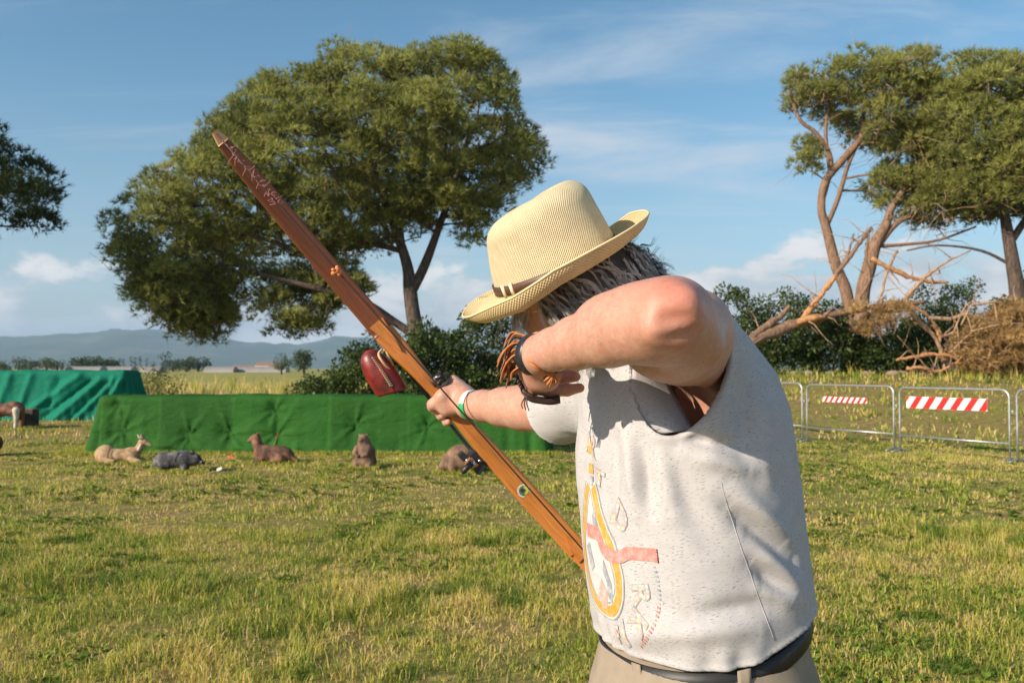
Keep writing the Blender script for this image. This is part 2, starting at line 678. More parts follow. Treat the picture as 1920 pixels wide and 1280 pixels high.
def blades(n, y0, y1, spread, h0, h1, w, name, label, seg=2, tint_bias=0.0, keep=None, lean=0.5, clump=0):
    """n blades between distances y0..y1, over a fan a bit wider than the view"""
    y = np.sqrt(rng.uniform(y0 ** 2, y1 ** 2, n))
    x = y * rng.uniform(-spread, spread, n)
    ct = rng.normal(0, 1, n); ch = rng.uniform(0.6, 1.5, n)
    if clump:
        k = rng.integers(0, n // clump + 1, n)
        ct, ch = ct[k], ch[k]
        cx = x[k]; cy = y[k]
        r_ = np.abs(rng.normal(0, 0.05, n)) * (1 + 0.06 * y)
        a0 = rng.uniform(0, 6.283, n)
        x, y = cx + r_ * np.cos(a0), cy + r_ * np.sin(a0)
    if keep is not None:
        m_ = keep(x, y); x, y, ct, ch = x[m_], y[m_], ct[m_], ch[m_]
    bare = (fbm(x * 2.4, y * 2.4, None, 3, 211) > 0.60) & (rng.random(len(x)) < 0.45)
    x, y, ct, ch = x[~bare], y[~bare], ct[~bare], ch[~bare]
    n = len(x)
    z = ground_z(x, y)
    dry = dry_f(x, y)
    pat = fbm(x * 1.1, y * 1.1, None, 3, 77)
    tint = np.clip(0.29 + 0.36 * dry + 0.18 * ct + rng.normal(0, 0.09, n) + tint_bias, 0, 1)
    straw = rng.random(n) < 0.11 + 0.20 * dry
    tint[straw] = rng.uniform(0.65, 1.0, straw.sum())
    lush = (fbm(x * 3.3, y * 3.3, None, 2, 90) > 0.72)
    tint[lush] = np.clip(rng.normal(0.12, 0.08, lush.sum()), 0, 1)
    tall = sstep(0.56, 0.70, fbm(x * 1.9, y * 1.9, None, 3, 31))
    h = ch * rng.uniform(h0, h1, n) * (0.40 + 0.8 * pat + 0.9 * tall) * (1 - 0.25 * dry)
    az = rng.uniform(0, 2 * math.pi, n)
    ln = np.abs(rng.normal(0, lean, n)) + 0.05
    dirx, diry = np.cos(az), np.sin(az)
    fa_ = rng.uniform(0, math.pi, n)
    wx, wy = np.cos(fa_) * w * 0.5, np.sin(fa_) * w * 0.5
    ww = rng.uniform(0.6, 1.4, n)
    wx, wy = wx * ww, wy * ww
    base = np.stack([x, y, z - 0.004], 1)
    wv = np.stack([wx, wy, np.zeros(n)], 1)
    up1 = np.stack([dirx * h * ln * 0.30, diry * h * ln * 0.30, h * 0.55], 1)
    up2 = np.stack([dirx * h * ln, diry * h * ln, h * np.maximum(1 - 0.35 * ln, 0.25)], 1)
    V_ = np.stack([base - wv, base + wv, base + up1 + wv * 0.75, base + up1 - wv * 0.75, base + up2], 1).reshape(-1, 3)
    i0 = np.arange(n)[:, None] * 5
    tri = np.concatenate([i0 + [0, 1, 2], i0 + [0, 2, 3], i0 + [3, 2, 4]], 0)
    o = obj(name, V_, tri, M_GRASS, None, attrs={'tint': np.repeat(tint, 5)})
    tag(o, label, None, None, 'stuff')
    return o


SP = 0.84
blades(225000, 3.4, 8.0, SP, 0.025, 0.075, 0.0050, 'short_grass', 'short mown grass mixed with dry straw', lean=0.75, clump=9)
blades(180000, 8.0, 17.0, SP, 0.02, 0.055, 0.0095, 'short_grass', 'short mown grass mixed with dry straw', clump=9)
blades(70000, 17.0, 45.0, SP, 0.05, 0.16, 0.024, 'short_grass', 'short mown grass mixed with dry straw', keep=lambda x, y: (x > 0) | (y < 26), clump=7)
# taller dry growth beyond the covered bales
blades(26000, 26.0, 75.0, 0.62, 0.25, 0.75, 0.032, 'tall_grass', 'tall dry grass growing behind the covered bales', keep=lambda x, y: (x < 0.02 * y) & (x > -0.62 * y), tint_bias=0.22, lean=0.3, clump=14)
# longer tufts on the bank in front of the hedge
blades(9000, 26.0, 31.0, 0.66, 0.12, 0.34, 0.024, 'tall_grass', 'longer green grass along the foot of the hedge', keep=lambda x, y: x > 0.22 * y, tint_bias=-0.14, lean=0.35, clump=10)

# uncut grass round the things that stand in the field
def fringe_blades(spots, n, h0, h1, w, name, label):
    c = np.array(spots)[rng.integers(0, len(spots), n)]
    x = c[:, 0] + rng.uniform(-1, 1, n) * c[:, 2]; y = c[:, 1] + rng.normal(0, 1, n) * c[:, 3]
    h = rng.uniform(h0, h1, n)
    tint = np.clip(rng.normal(0.42, 0.2, n), 0, 1)
    az = rng.uniform(0, 6.283, n); ln = np.abs(rng.normal(0, 0.4, n))
    base = np.stack([x, y, ground_z(x, y) - 0.004], 1)
    fa_ = rng.uniform(0, math.pi, n)
    wv = np.stack([np.cos(fa_) * w / 2, np.sin(fa_) * w / 2, 0 * x], 1)
    u1 = np.stack([np.cos(az) * h * ln * 0.3, np.sin(az) * h * ln * 0.3, h * 0.55], 1)
    u2 = np.stack([np.cos(az) * h * ln, np.sin(az) * h * ln, h * np.maximum(1 - 0.3 * ln, 0.3)], 1)
    V_ = np.stack([base - wv, base + wv, base + u1 + wv * 0.75, base + u1 - wv * 0.75, base + u2], 1).reshape(-1, 3)
    i0 = np.arange(n)[:, None] * 5
    o = obj(name, V_, np.concatenate([i0 + [0, 1, 2], i0 + [0, 2, 3], i0 + [3, 2, 4]], 0), M_GRASS, None, attrs={'tint': np.repeat(tint, 5)})
    tag(o, label, None, None, 'stuff')


def spot(px, py, hw, dy):
    d = CAM_H * FPX / (py - 690.0)
    return ((px - 960) / FPX * d, d, hw, dy)


fringe_blades([spot(238, 871, 0.5, 0.09), spot(336, 887, 0.42, 0.08), spot(510, 871, 0.5, 0.08), spot(682, 879, 0.22, 0.07), spot(858, 886, 0.35, 0.08), spot(4, 805, 0.7, 0.12), spot(57, 802, 0.25, 0.1)], 4200, 0.03, 0.09, 0.010, 'uncut_grass', 'longer uncut grass round the animal targets')
fringe_blades([spot(600, 852, 4.1, 0.06), spot(165, 846, 0.3, 0.3)], 9000, 0.04, 0.10, 0.010, 'uncut_grass', 'longer uncut grass along the foot of the green cloth')

# broad-leaved weeds in the sward
def weeds(n, y0, y1, size, name, label):
    y = np.sqrt(rng.uniform(y0 ** 2, y1 ** 2, n)); x = y * rng.uniform(-SP, SP, n)
    k = fbm(x * 0.9, y * 0.9, None, 3, 123) > 0.50
    x, y = x[k], y[k]
    V_, T_ = [], []
    m_ = 7
    for x0, y0_ in zip(x, y):
        z0 = float(ground_z(x0, y0_))
        s = size * rng.uniform(0.6, 1.5)
        tb = rng.uniform(0.02, 0.30)
        for j in range(m_):
            a = rng.uniform(0, 6.283); el = rng.uniform(0.15, 0.9)
            d = np.array((math.cos(a) * math.cos(el), math.sin(a) * math.cos(el), math.sin(el)))
            sd_ = np.array((-math.sin(a), math.cos(a), 0)) * s * 0.34
            b = np.array((x0, y0_, z0 + 0.004)) + rng.normal(0, s * 0.4, 3) * (1, 1, 0)
            V_ += [b, b + d * s * 0.5 + sd_, b + d * s - (0, 0, s * 0.12), b + d * s * 0.5 - sd_]
            T_ += [tb] * 4
    f = np.arange(len(V_)).reshape(-1, 4)
    o = obj(name, V_, f, M_GRASS, None, attrs={'tint': np.array(T_)})
    tag(o, label, None, None, 'stuff')


weeds(8500, 3.6, 8.5, 0.034, 'ground_weeds', 'low broad-leaved weeds growing in the sward')
weeds(6000, 8.5, 18.0, 0.05, 'ground_weeds', 'low broad-leaved weeds growing in the sward')

# ================================================================== trees and shrubs
def bark_mat(name, c1, c2, c3):
    m, N, L, B = new_mat(name)
    n = add_noise(N, L, 5.0, 6, 0.65, mscale=(2.2, 2.2, 0.7), dist=0.6)
    L.new(add_ramp(N, L, n.outputs['Fac'], [(0.32, c1), (0.52, c2), (0.72, c3)]), B.inputs['Base Color'])
    B.inputs['Roughness'].default_value = 0.95
    add_bump(N, L, B, n.outputs['Fac'], 0.9, 0.06)
    return m


M_BARK = bark_mat('pine_bark', (0.035, 0.025, 0.02), (0.10, 0.07, 0.052), (0.17, 0.12, 0.09))
M_BARK_RED = bark_mat('orange_grey_pine_bark', (0.10, 0.065, 0.045), (0.24, 0.14, 0.085), (0.32, 0.20, 0.13))
M_SPLIT = simple('fresh_split_wood', (0.60, 0.30, 0.12), (0.24, 0.11, 0.05), 3.5, 0.85, 0.8, 0.04, mscale=(5, 5, 1.6), detail=7)
M_DEADWOOD = bark_mat('bleached_dead_wood', (0.18, 0.11, 0.065), (0.40, 0.25, 0.15), (0.52, 0.35, 0.21))
M_NEEDLE = leaf_mat('pine_needles', (0.060, 0.088, 0.024), (0.43, 0.43, 0.115), 0.44)
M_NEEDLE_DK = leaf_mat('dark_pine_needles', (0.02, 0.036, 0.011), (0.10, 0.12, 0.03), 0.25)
M_DEADNEEDLE = leaf_mat('dead_brown_needles', (0.26, 0.16, 0.065), (0.60, 0.40, 0.17), 0.4)
M_SHRUB = leaf_mat('shrub_leaves', (0.016, 0.036, 0.010), (0.13, 0.18, 0.040), 0.28, 0.4)
M_SCRUB = leaf_mat('dusty_scrub_leaves', (0.07, 0.085, 0.028), (0.36, 0.34, 0.11), 0.35)
M_FARLEAF = leaf_mat('far_foliage', (0.03, 0.05, 0.018), (0.12, 0.15, 0.045), 0.25)


def inside(poly, x, y):
    p = np.asarray(poly, float); r = np.zeros(np.shape(x), bool)
    j = len(p) - 1
    for i in range(len(p)):
        c = (p[i, 1] > y) != (p[j, 1] > y)
        with np.errstate(divide='ignore', invalid='ignore'):
            xi = (p[j, 0] - p[i, 0]) * (y - p[i, 1]) / (p[j, 1] - p[i, 1]) + p[i, 0]
        r ^= c & (x < xi)
        j = i
    return r


def edge_dist(poly, x, y):
    p = np.asarray(poly, float); best = np.full(np.shape(x), 1e9)
    for i in range(len(p)):
        a, b = p[i - 1], p[i]
        d = b - a
        t = np.clip(((x - a[0]) * d[0] + (y - a[1]) * d[1]) / max(d @ d, 1e-9), 0, 1)
        best = np.minimum(best, np.hypot(x - a[0] - t * d[0], y - a[1] - t * d[1]))
    return best


def clumps_in(poly, d, n, thick, shell=0.65, min_in=0.25, bulge=1.0):
    """clump centres filling a crown whose outline (photo pixels) stands at distance d"""
    sc = FPX / d
    P_ = np.asarray(poly, float)
    out = []
    while len(out) < n:
        x = rng.uniform(P_[:, 0].min(), P_[:, 0].max()); y = rng.uniform(P_[:, 1].min(), P_[:, 1].max())
        if not inside(P_, np.array(x), np.array(y)):
            continue
        e = float(edge_dist(P_, np.array(x), np.array(y))) / sc
        if e < 0.4 * (min_in + 0.6) * (0.3 + rng.random()) and rng.random() < 0.93:
            continue
        half = min(thick, bulge * math.sqrt(max(e, 0.05) * 2 * thick) * 0.75)
        o = rng.uniform(-1, 1)
        o = math.copysign(abs(o) ** (1 - shell), o)
        dd_ = d + o * half
        q = P(x, y, d)
        # keep its place in the world: same height and side offset, own depth
        out.append(np.array((q[0], q[1] + o * half, q[2])))
    return np.array(out)


class Tree:
    def __init__(self, mains, rtip=0.012, expo=0.44):
        """mains: list of polylines [(x,y,z,r)...]; the first one starts at the ground"""
        self.pos, self.par, self.paths, self.fix = [], [], [], []
        self.rtip, self.expo = rtip, expo
        for k, pl in enumerate(mains):
            pl = spline(np.array(pl, float), 5)
            att = -1
            if k:
                D_ = np.linalg.norm(np.array(self.pos) - pl[0, :3], axis=1)
                att = int(D_.argmin())
            ids = []
            for row in pl:
                self.pos.append(row[:3]); self.par.append(att if not ids else ids[-1]); self.fix.append(row[3])
                ids.append(len(self.pos) - 1)
            self.paths.append((att, ids))
        self.start = max(1, len(self.paths[0][1]) // 3)

    def grow(self, clumps, droop=0.0, rise=0.10):
        L_ = [0.0] * len(self.pos)
        for i in range(1, len(self.pos)):
            L_[i] = L_[self.par[i]] + np.linalg.norm(self.pos[i] - self.pos[self.par[i]])
        base = np.array(self.pos)
        order = np.argsort([np.min(np.linalg.norm(base - c, axis=1)) for c in clumps])
        self.leaf = []
        for ci in order:
            c = clumps[ci]
            A = np.array(self.pos)
            D_ = np.linalg.norm(A - c, axis=1)
            cost = D_ + 0.22 * np.array(L_) + 1.2 * np.maximum(A[:, 2] - c[2], 0) * 0.5
            cost[:self.start] += 50
            j = int(cost.argmin())
            a = A[j]
            n = 5
            t = np.linspace(0, 1, n + 1)[1:, None]
            ln = D_[j]
            mid = (a + c) / 2 + np.array((0, 0, rise * ln)) + rng.normal(0, 0.06 * ln, 3) - np.array((0, 0, droop * ln))
            pts = (1 - t) ** 2 * a + 2 * t * (1 - t) * mid + t * t * c + rng.normal(0, 0.012 * ln, (n, 3)) * (1 - t)
            ids = []
            for q in pts:
                self.pos.append(q); self.par.append(j if not ids else ids[-1]); self.fix.append(0.0)
                L_.append(L_[self.par[-1]] + np.linalg.norm(q - self.pos[self.par[-1]]))
                ids.append(len(self.pos) - 1)
            self.paths.append((j, ids))
            self.leaf.append(ids[-1])
        return self

    def wood(self, sides=6):
        cnt = np.zeros(len(self.pos))
        for l in self.leaf:
            cnt[l] += 1
        for i in range(len(self.pos) - 1, -1, -1):
            if self.par[i] >= 0:
                cnt[self.par[i]] += cnt[i]
        r = self.rtip * np.maximum(cnt, 0.6) ** self.expo
        r = np.maximum(r * (np.array(self.fix) == 0), np.array(self.fix))
        g = Geo()
        for att, ids in self.paths:
            pts = [self.pos[i] for i in ids]; rr = [r[i] for i in ids]
            if att >= 0:
                pts = [self.pos[att]] + pts; rr = [min(r[att], rr[0] * 1.25)] + rr
            if len(pts) > 2:
                g.tube(pts, rr, sides + (4 if max(rr) > 0.12 else 0))
        return g


def tufts(clumps, R0, R1, n_per, nl, length, width, flat=0.7, up=0.35, base_tint=0.45, hollow=0.55):
    """needle bundles round each clump centre"""
    V_, T_ = [], []
    for c in clumps:
        R_ = rng.uniform(R0, R1)
        n = int(n_per * (R_ / R1) ** 2 * rng.uniform(0.7, 1.2)) + 3
        d = rng.normal(0, 1, (n, 3)); d /= np.linalg.norm(d, axis=1, keepdims=True)
        d[:, 2] = np.where(d[:, 2] < -0.35, -d[:, 2], d[:, 2])
        rad = R_ * (hollow + (1 - hollow) * rng.random(n)) ** 0.8
        p = c + d * rad[:, None] * (1, 1, flat)
        ax = d + (0, 0, up) + rng.normal(0, 0.35, (n, 3))
        ax /= np.linalg.norm(ax, axis=1, keepdims=True)
        ct = rng.normal(base_tint, 0.2)
        for k in range(nl):
            q = ax + rng.normal(0, 0.55, (n, 3))
            q /= np.linalg.norm(q, axis=1, keepdims=True)
            s = np.cross(q, rng.normal(0, 1, (n, 3))); s /= np.maximum(np.linalg.norm(s, axis=1, keepdims=True), 1e-6)
            ln = length * rng.uniform(0.6, 1.25, (n, 1))
            V_.append(np.stack([p - s * width / 2, p + s * width / 2, p + q * ln], 1).reshape(-1, 3))
            T_.append(np.repeat(np.clip(ct + rng.normal(0, 0.16, n), 0, 1), 3))
    V_ = np.vstack(V_); T_ = np.concatenate(T_)
    return V_, np.arange(len(V_)).reshape(-1, 3), T_


def leaves(clumps, R0, R1, n_per, size, base_tint=0.4, flat=0.85):
    """broad leaves: folded diamonds"""
    V_, T_ = [], []
    for c in clumps:
        R_ = rng.uniform(R0, R1)
        n = int(n_per * rng.uniform(0.7, 1.3))
        d = rng.normal(0, 1, (n, 3)); d /= np.linalg.norm(d, axis=1, keepdims=True)
        p = c + d * (R_ * rng.random((n, 1)) ** 0.45) * (1, 1, flat)
        q = d + rng.normal(0, 0.6, (n, 3)) + (0, 0, -0.1); q /= np.linalg.norm(q, axis=1, keepdims=True)
        s = np.cross(q, rng.normal(0, 1, (n, 3)) + (0, 0, 1.2)); s /= np.maximum(np.linalg.norm(s, axis=1, keepdims=True), 1e-6)
        ln = size * rng.uniform(0.6, 1.3, (n, 1))
        V_.append(np.stack([p, p + q * ln * 0.5 + s * ln * 0.3, p + q * ln, p + q * ln * 0.5 - s * ln * 0.3], 1).reshape(-1, 3))
        T_.append(np.repeat(np.clip(rng.normal(base_tint, 0.1) + rng.normal(0, 0.17, n), 0, 1), 4))
    V_ = np.vstack(V_)
    return V_, np.arange(len(V_)).reshape(-1, 4), np.concatenate(T_)


def pl(d, *pts):
    """polyline of (px, py, r_px[, depth shift]) at distance d"""
    out = []
    for q in pts:
        dd_ = q[3] if len(q) > 3 else 0.0
        p = P(q[0], q[1], d)
        out.append((p[0], p[1] + dd_, p[2], q[2] * 0.66 / (FPX / d)))
    return out


def pine(label, base_px, d, mains, crowns, n_per, bark, needle, tint=0.45, group='umbrella pines', R_=(0.34, 0.85), rise=0.10, nl=7, length=0.24, width=0.030, twigs=0):
    b = ground_at(base_px, d)
    t = thing('pine_tree', label, 'pine tree', b, group)
    m0 = mains[0]
    m0 = [(b[0], b[1], b[2] - 0.15, m0[0][3] * 1.35)] + m0
    cl = np.vstack([clumps_in(*c) for c in crowns])
    tr_ = Tree([m0] + mains[1:]).grow(cl, rise=rise)
    tr_.wood().build('trunk', bark, t)
    v, f, tn = tufts(cl, R_[0], R_[1], n_per, nl, length, width, base_tint=tint)
    obj('crown', v, f, needle, t, smooth=False, attrs={'tint': tn})
    if twigs:
        # bare dead twigs under the crown
        g = Geo()
        nd = np.array(tr_.pos)
        for k in range(twigs):
            a_ = nd[rng.integers(tr_.start, len(nd))]
            L_ = rng.uniform(0.5, 1.7)
            dr = nrm(rng.normal(0, 1, 3) * (1, 0.8, 0.45) + (0, 0, -0.15))
            pts = [a_]
            for s_ in range(4):
                dr = nrm(dr + rng.normal(0, 0.28, 3)); pts.append(pts[-1] + dr * L_ / 4)
            g.tube(pts, [0.017, 0.013, 0.010, 0.007, 0.004], 4)
        o = g.build('dead_twigs', M_DEADWOOD, t)
        o['kind'] = 'stuff'
    return t


# the great pine over the covered bales
D1 = 31.0
crownA = [(212, 410), (225, 372), (270, 365), (290, 340), (320, 325), (335, 285), (375, 275), (400, 240), (440, 205), (480, 182), (520, 148), (560, 152), (600, 140), (640, 100), (680, 96), (720, 96), (760, 106), (820, 93), (870, 96), (920, 102), (950, 112), (962, 140), (968, 180), (985, 215), (1003, 240), (1016, 275), (1012, 310), (985, 350), (960, 380), (930, 400), (915, 440), (905, 470), (880, 470), (850, 440), (815, 440), (790, 460), (740, 440), (700, 500), (650, 505), (580, 500), (520, 490), (470, 490), (440, 520), (432, 560), (440, 600), (405, 640), (370, 648), (330, 628), (290, 600), (255, 560), (235, 510), (224, 460)]
crownB = [(230, 480), (300, 500), (400, 500), (450, 530), (430, 570), (440, 600), (420, 630), (385, 650), (350, 635), (300, 605), (262, 565)]
crownH = [(430, 500), (560, 490), (700, 500), (650, 555), (570, 555), (510, 590), (445, 575)]
crownC = [(500, 545), (560, 520), (640, 500), (700, 520), (690, 560), (640, 590), (590, 630), (545, 645), (505, 630), (492, 590)]
pine('great spreading umbrella pine with rounded lopsided crown behind the green covered bales', 792, D1,
     [pl(D1, (784, 645, 25), (774, 585, 21), (769, 545, 20), (764, 500, 16), (745, 440, 13), (715, 360, 9), (690, 260, 6)),
      pl(D1, (771, 548, 15), (795, 500, 14), (818, 440, 11), (850, 350, 8), (880, 250, 5)),
      pl(D1, (782, 632, 13), (742, 605, 12), (690, 570, 11, -0.6), (620, 548, 9, -1.0), (540, 530, 7, -1.2), (450, 500, 5, -1.0)),
      pl(D1, (752, 470, 9), (680, 450, 8, 0.5), (600, 440, 7, 0.8), (500, 420, 5, 1.0), (420, 380, 4, 1.0)),
      pl(D1, (758, 480, 9), (740, 400, 7, 2.0), (760, 300, 5, 3.0))],
     [(crownA, D1, 1350, 5.2, 0.6, 0.4), (crownB, D1, 90, 2.0, 0.5, 0.2), (crownH, D1, 46, 2.2, 0.3, 0.0), (crownC, D1, 80, 1.6, 0.5, 0.2)], 72, M_BARK, M_NEEDLE, 0.56, twigs=220, R_=(0.26, 0.66))

# the storm-torn pine on the right: bare twisted trunk, crown on one side
D2 = 33.0
crownD = [(1466, 140), (1480, 122), (1520, 112), (1570, 103), (1620, 97), (1680, 99), (1716, 95), (1745, 110), (1752, 190), (1745, 270), (1715, 320), (1680, 330), (1640, 300), (1600, 280), (1560, 235), (1520, 215), (1490, 220), (1470, 190)]
crownD2 = [(1484, 265), (1510, 250), (1540, 262), (1550, 300), (1530, 325), (1495, 325)]
crownD3 = [(1640, 300), (1690, 300), (1700, 380), (1650, 395), (1620, 350)]
pine('storm-torn pine with bare twisted trunk and crown thrown to one side behind the fallen trunk', 1592, D2,
     [pl(D2, (1590, 565, 17), (1568, 500, 15), (1550, 430, 13), (1540, 390, 11), (1548, 340, 11), (1580, 300, 11), (1610, 265, 9), (1650, 210, 6), (1690, 160, 4)),
      pl(D2, (1545, 365, 8), (1558, 300, 7), (1530, 250, 6), (1500, 225, 5), (1480, 170, 4)),
      pl(D2, (1556, 320, 6), (1548, 250, 5), (1555, 190, 4)),
      pl(D2, (1552, 420, 7), (1572, 370, 7), (1590, 310, 6), (1615, 250, 5), (1620, 190, 4))],
     [(crownD, D2, 230, 3.0, 0.5, 0.4), (crownD2, D2, 14, 0.8, 0.5, 0.0), (crownD3, D2, 22, 1.5, 0.5, 0.1)], 55, M_BARK_RED, M_NEEDLE, 0.60, R_=(0.24, 0.58), twigs=260)
# its neighbour, forked low, carrying the middle of the canopy
crownE = [(1690, 320), (1720, 290), (1760, 230), (1790, 240), (1800, 330), (1800, 420), (1770, 440), (1720, 425), (1690, 400)]
pine('short forked pine with snapped orange limbs between two taller pines', 1618, D2 - 0.6,
     [pl(D2 - 0.6, (1616, 565, 20), (1630, 500, 19), (1642, 455, 17), (1660, 425, 13), (1672, 390, 10), (1700, 350, 7), (1740, 310, 5)),
      pl(D2 - 0.6, (1640, 470, 9), (1680, 420, 8), (1720, 400, 7), (1760, 380, 5)),
      pl(D2 - 0.6, (1642, 462, 6), (1700, 458, 5), (1760, 450, 4), (1830, 425, 3))],
     [(crownE, D2 - 0.6, 110, 2.0, 0.4, 0.2)], 58, M_BARK_RED, M_NEEDLE, 0.60, R_=(0.25, 0.58), twigs=260)
crownF = [(1730, 130), (1770, 112), (1812, 118), (1850, 104), (1890, 128), (1925, 160), (1990, 190), (2040, 260), (2060, 330), (2020, 400), (1960, 430), (1900, 425), (1850, 430), (1800, 420), (1750, 360), (1730, 300), (1735, 200)]
pine('full dense umbrella pine with dark short trunk beside the brushwood heap', 1912, D2 - 2,
     [pl(D2 - 2, (1908, 560, 22), (1900, 500, 19), (1890, 440, 16), (1880, 380, 12), (1870, 300, 8)),
      pl(D2 - 2, (1894, 455, 11), (1930, 400, 9), (1970, 330, 6)),
      pl(D2 - 2, (1890, 440, 9), (1840, 400, 7), (1800, 340, 5)),
      pl(D2 - 2, (1902, 500, 5), (1840, 470, 4), (1760, 460, 3), (1700, 470, 2))],
     [(crownF, D2 - 2, 560, 4.5, 0.6, 0.4)], 72, M_BARK, M_NEEDLE, 0.60, twigs=160, R_=(0.26, 0.66))
# pine at the left edge
D3 = 27.0
crownG = [(-420, 330), (-360, 200), (-220, 130), (-110, 170), (-30, 245), (8, 262), (40, 275), (72, 300), (82, 330), (74, 350), (98, 360), (100, 378), (80, 402), (62, 420), (42, 446), (18, 450), (0, 430), (-80, 460), (-250, 480), (-380, 440)]
pine('dark-needled pine whose crown reaches in over the teal covered bales', -185, D3,
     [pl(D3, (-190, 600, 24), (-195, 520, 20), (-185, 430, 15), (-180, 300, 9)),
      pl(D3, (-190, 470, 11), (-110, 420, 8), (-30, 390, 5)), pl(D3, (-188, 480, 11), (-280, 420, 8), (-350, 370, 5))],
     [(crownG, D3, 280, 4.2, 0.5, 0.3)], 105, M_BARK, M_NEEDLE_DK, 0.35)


def shrub(label, px0, px1, ytop, d, n, name='leafy_shrub', mat=None, size=0.12, dens=170, group='shrubs below the pines', cat='shrub', depth=1.3, tint=0.4, base=None, R_=(0.28, 0.55)):
    pc = (px0 + px1) / 2
    b = ground_at(pc, d)
    if base is not None:
        b[2] = base
    sc = FPX / d
    w = (px1 - px0) / 2 / sc
    h = P(pc, ytop, d)[2] - b[2]
    t = thing(name, label, cat, b, group)
    cl = []
    while len(cl) < n:
        a, q, y = rng.uniform(-1, 1), rng.random(), rng.uniform(-1, 1)
        hh_ = math.sqrt(max(0, 1 - a * a * 0.85))
        if abs(y) > hh_:
            continue
        z = h * (0.12 + 0.86 * q) * hh_ * (0.75 + 0.5 * vnoise(np.array(a * 3 + pc), np.array(y * 2))) ** 1
        cl.append(b + (a * w * (1 - 0.25 * abs(q - 0.45)), y * depth, min(z, h * 1.03)))
    cl = np.array(cl)
    stems = []
    for k in range(3):
        o_ = rng.normal(0, 0.12, 2)
        stems.append([(b[0] + o_[0], b[1] + o_[1], b[2] - 0.05, 0.05), (b[0] + o_[0] * 2, b[1] + o_[1] * 2, b[2] + h * 0.25, 0.04), (b[0] + o_[0] * 4, b[1] + o_[1] * 3, b[2] + h * 0.5, 0.03)])
    tr_ = Tree(stems[:1], rtip=0.008, expo=0.42); tr_.start = 2; tr_.grow(cl)
    tr_.wood(4).build('trunk', M_BARK, t)
    v, f, tn = leaves(cl, R_[0], R_[1], dens, size, tint)
    obj('foliage', v, f, mat or M_SHRUB, t, smooth=False, attrs={'tint': tn})
    return t


shrub('dark leafy shrub with drooping tips left of the great pine trunk', 625, 770, 628, 28.5, 46)
shrub('tall dark shrub growing round the foot of the great pine', 735, 885, 600, 28.0, 60)
shrub('dark fir-like bush behind the front brim of the hat', 815, 975, 568, 28.5, 64)
shrub('low dark bush in shade behind the top edge of the green cloth', 545, 700, 700, 27.5, 34, size=0.11)
shrub('hedge shrub just behind the archer\'s back and the log\'s lower end', 1320, 1450, 556, 31, 50)
shrub('airy shrub with upright sprigs behind the raised split limb', 1400, 1570, 538, 31.5, 60, dens=120)
shrub('dense dark shrub in shade under the fallen trunk', 1470, 1640, 590, 30.5, 60)
shrub('dense dark shrub under the hanging dead needles', 1590, 1760, 600, 30.5, 60)
shrub('round leafy shrub behind the forked dead branch', 1690, 1860, 548, 31, 64)
shrub('tall shrub by the trunk of the dense pine', 1810, 1960, 530, 31.5, 60)

# scrub and trees farther out on the plain
shrub('dusty vine-covered scrub beside the end of the teal cloth', 236, 345, 697, 33, 30, 'scrub_bush', M_SCRUB, 0.10, 90, 'scrub in the field', 'scrub', tint=0.8)
shrub('lone thin weedy sapling standing above the dusty scrub', 292, 350, 658, 34, 12, 'sapling', M_SCRUB, 0.08, 30, 'scrub in the field', 'sapling', 0.5, 0.25, R_=(0.18, 0.34))


def far_tree(label, px, w_px, ytop, ybot, d, mat=M_FARLEAF, n=26, group='trees far out on the plain', tint=0.4, name='round_tree', stem=0.25, narrow=False):
    b = ground_at(px, d)
    sc = FPX / d
    ztop = P(px, ytop, d)[2]
    h = ztop - b[2]
    w = w_px / 2 / sc
    t = thing(name, label, 'tree', b, group)
    g = Geo(); g.tube([b - (0, 0, 0.2), b + (0, 0, h * 0.5), b + (0, 0, h * 0.8)], [w * 0.10 + 0.05, w * 0.08 + 0.04, 0.03], 6)
    g.build('trunk', M_BARK, t)
    cl = []
    while len(cl) < n:
        q = rng.uniform(-1, 1, 3)
        if q @ q > 1:
            continue
        cl.append(b + (q[0] * w * 0.85, q[1] * w * 0.85, h * stem + (q[2] * 0.5 + 0.5) * h * (0.98 - stem)))
    v, f, tn = leaves(np.array(cl), w * 0.25, w * 0.42, 34, max(0.25, w * 0.16), tint)
    v[:, 2] = np.maximum(v[:, 2], b[2] + 0.02)
    obj('crown', v, f, mat, t, smooth=False, attrs={'tint': tn})


far_tree('round-topped solitary tree at the edge of the yellow field', 570, 48, 658, 690, 190, n=46)
far_tree('brownish bushy tree beside the solitary round tree', 528, 34, 664, 690, 210, n=30, tint=0.5)
for i, (px, w, yt) in enumerate([(8, 34, 678), (36, 30, 668), (58, 36, 674), (88, 34, 670), (108, 30, 673)]):
    far_tree('olive green tree in the row above the teal cloth', px, w, yt, 693, 170 + 12 * i, n=26, tint=0.55)
for i, (px, w, yt) in enumerate([(150, 50, 673), (176, 56, 671), (205, 50, 675), (350, 46, 674), (372, 50, 673), (325, 44, 676)]):
    far_tree('low dark tree in the far windbreak', px, w, yt, 690, 330 + 9 * i, n=24, tint=0.25)
for i, (px, w, yt) in enumerate([(232, 10, 671), (246, 9, 666), (254, 9, 667), (263, 9, 666), (275, 9, 668), (288, 14, 672)]):
    far_tree('slim dark cypress in the far row', px, w, yt, 690, 420, n=18, tint=0.12, name='cypress_tree', stem=0.05, group='cypresses far out on the plain')

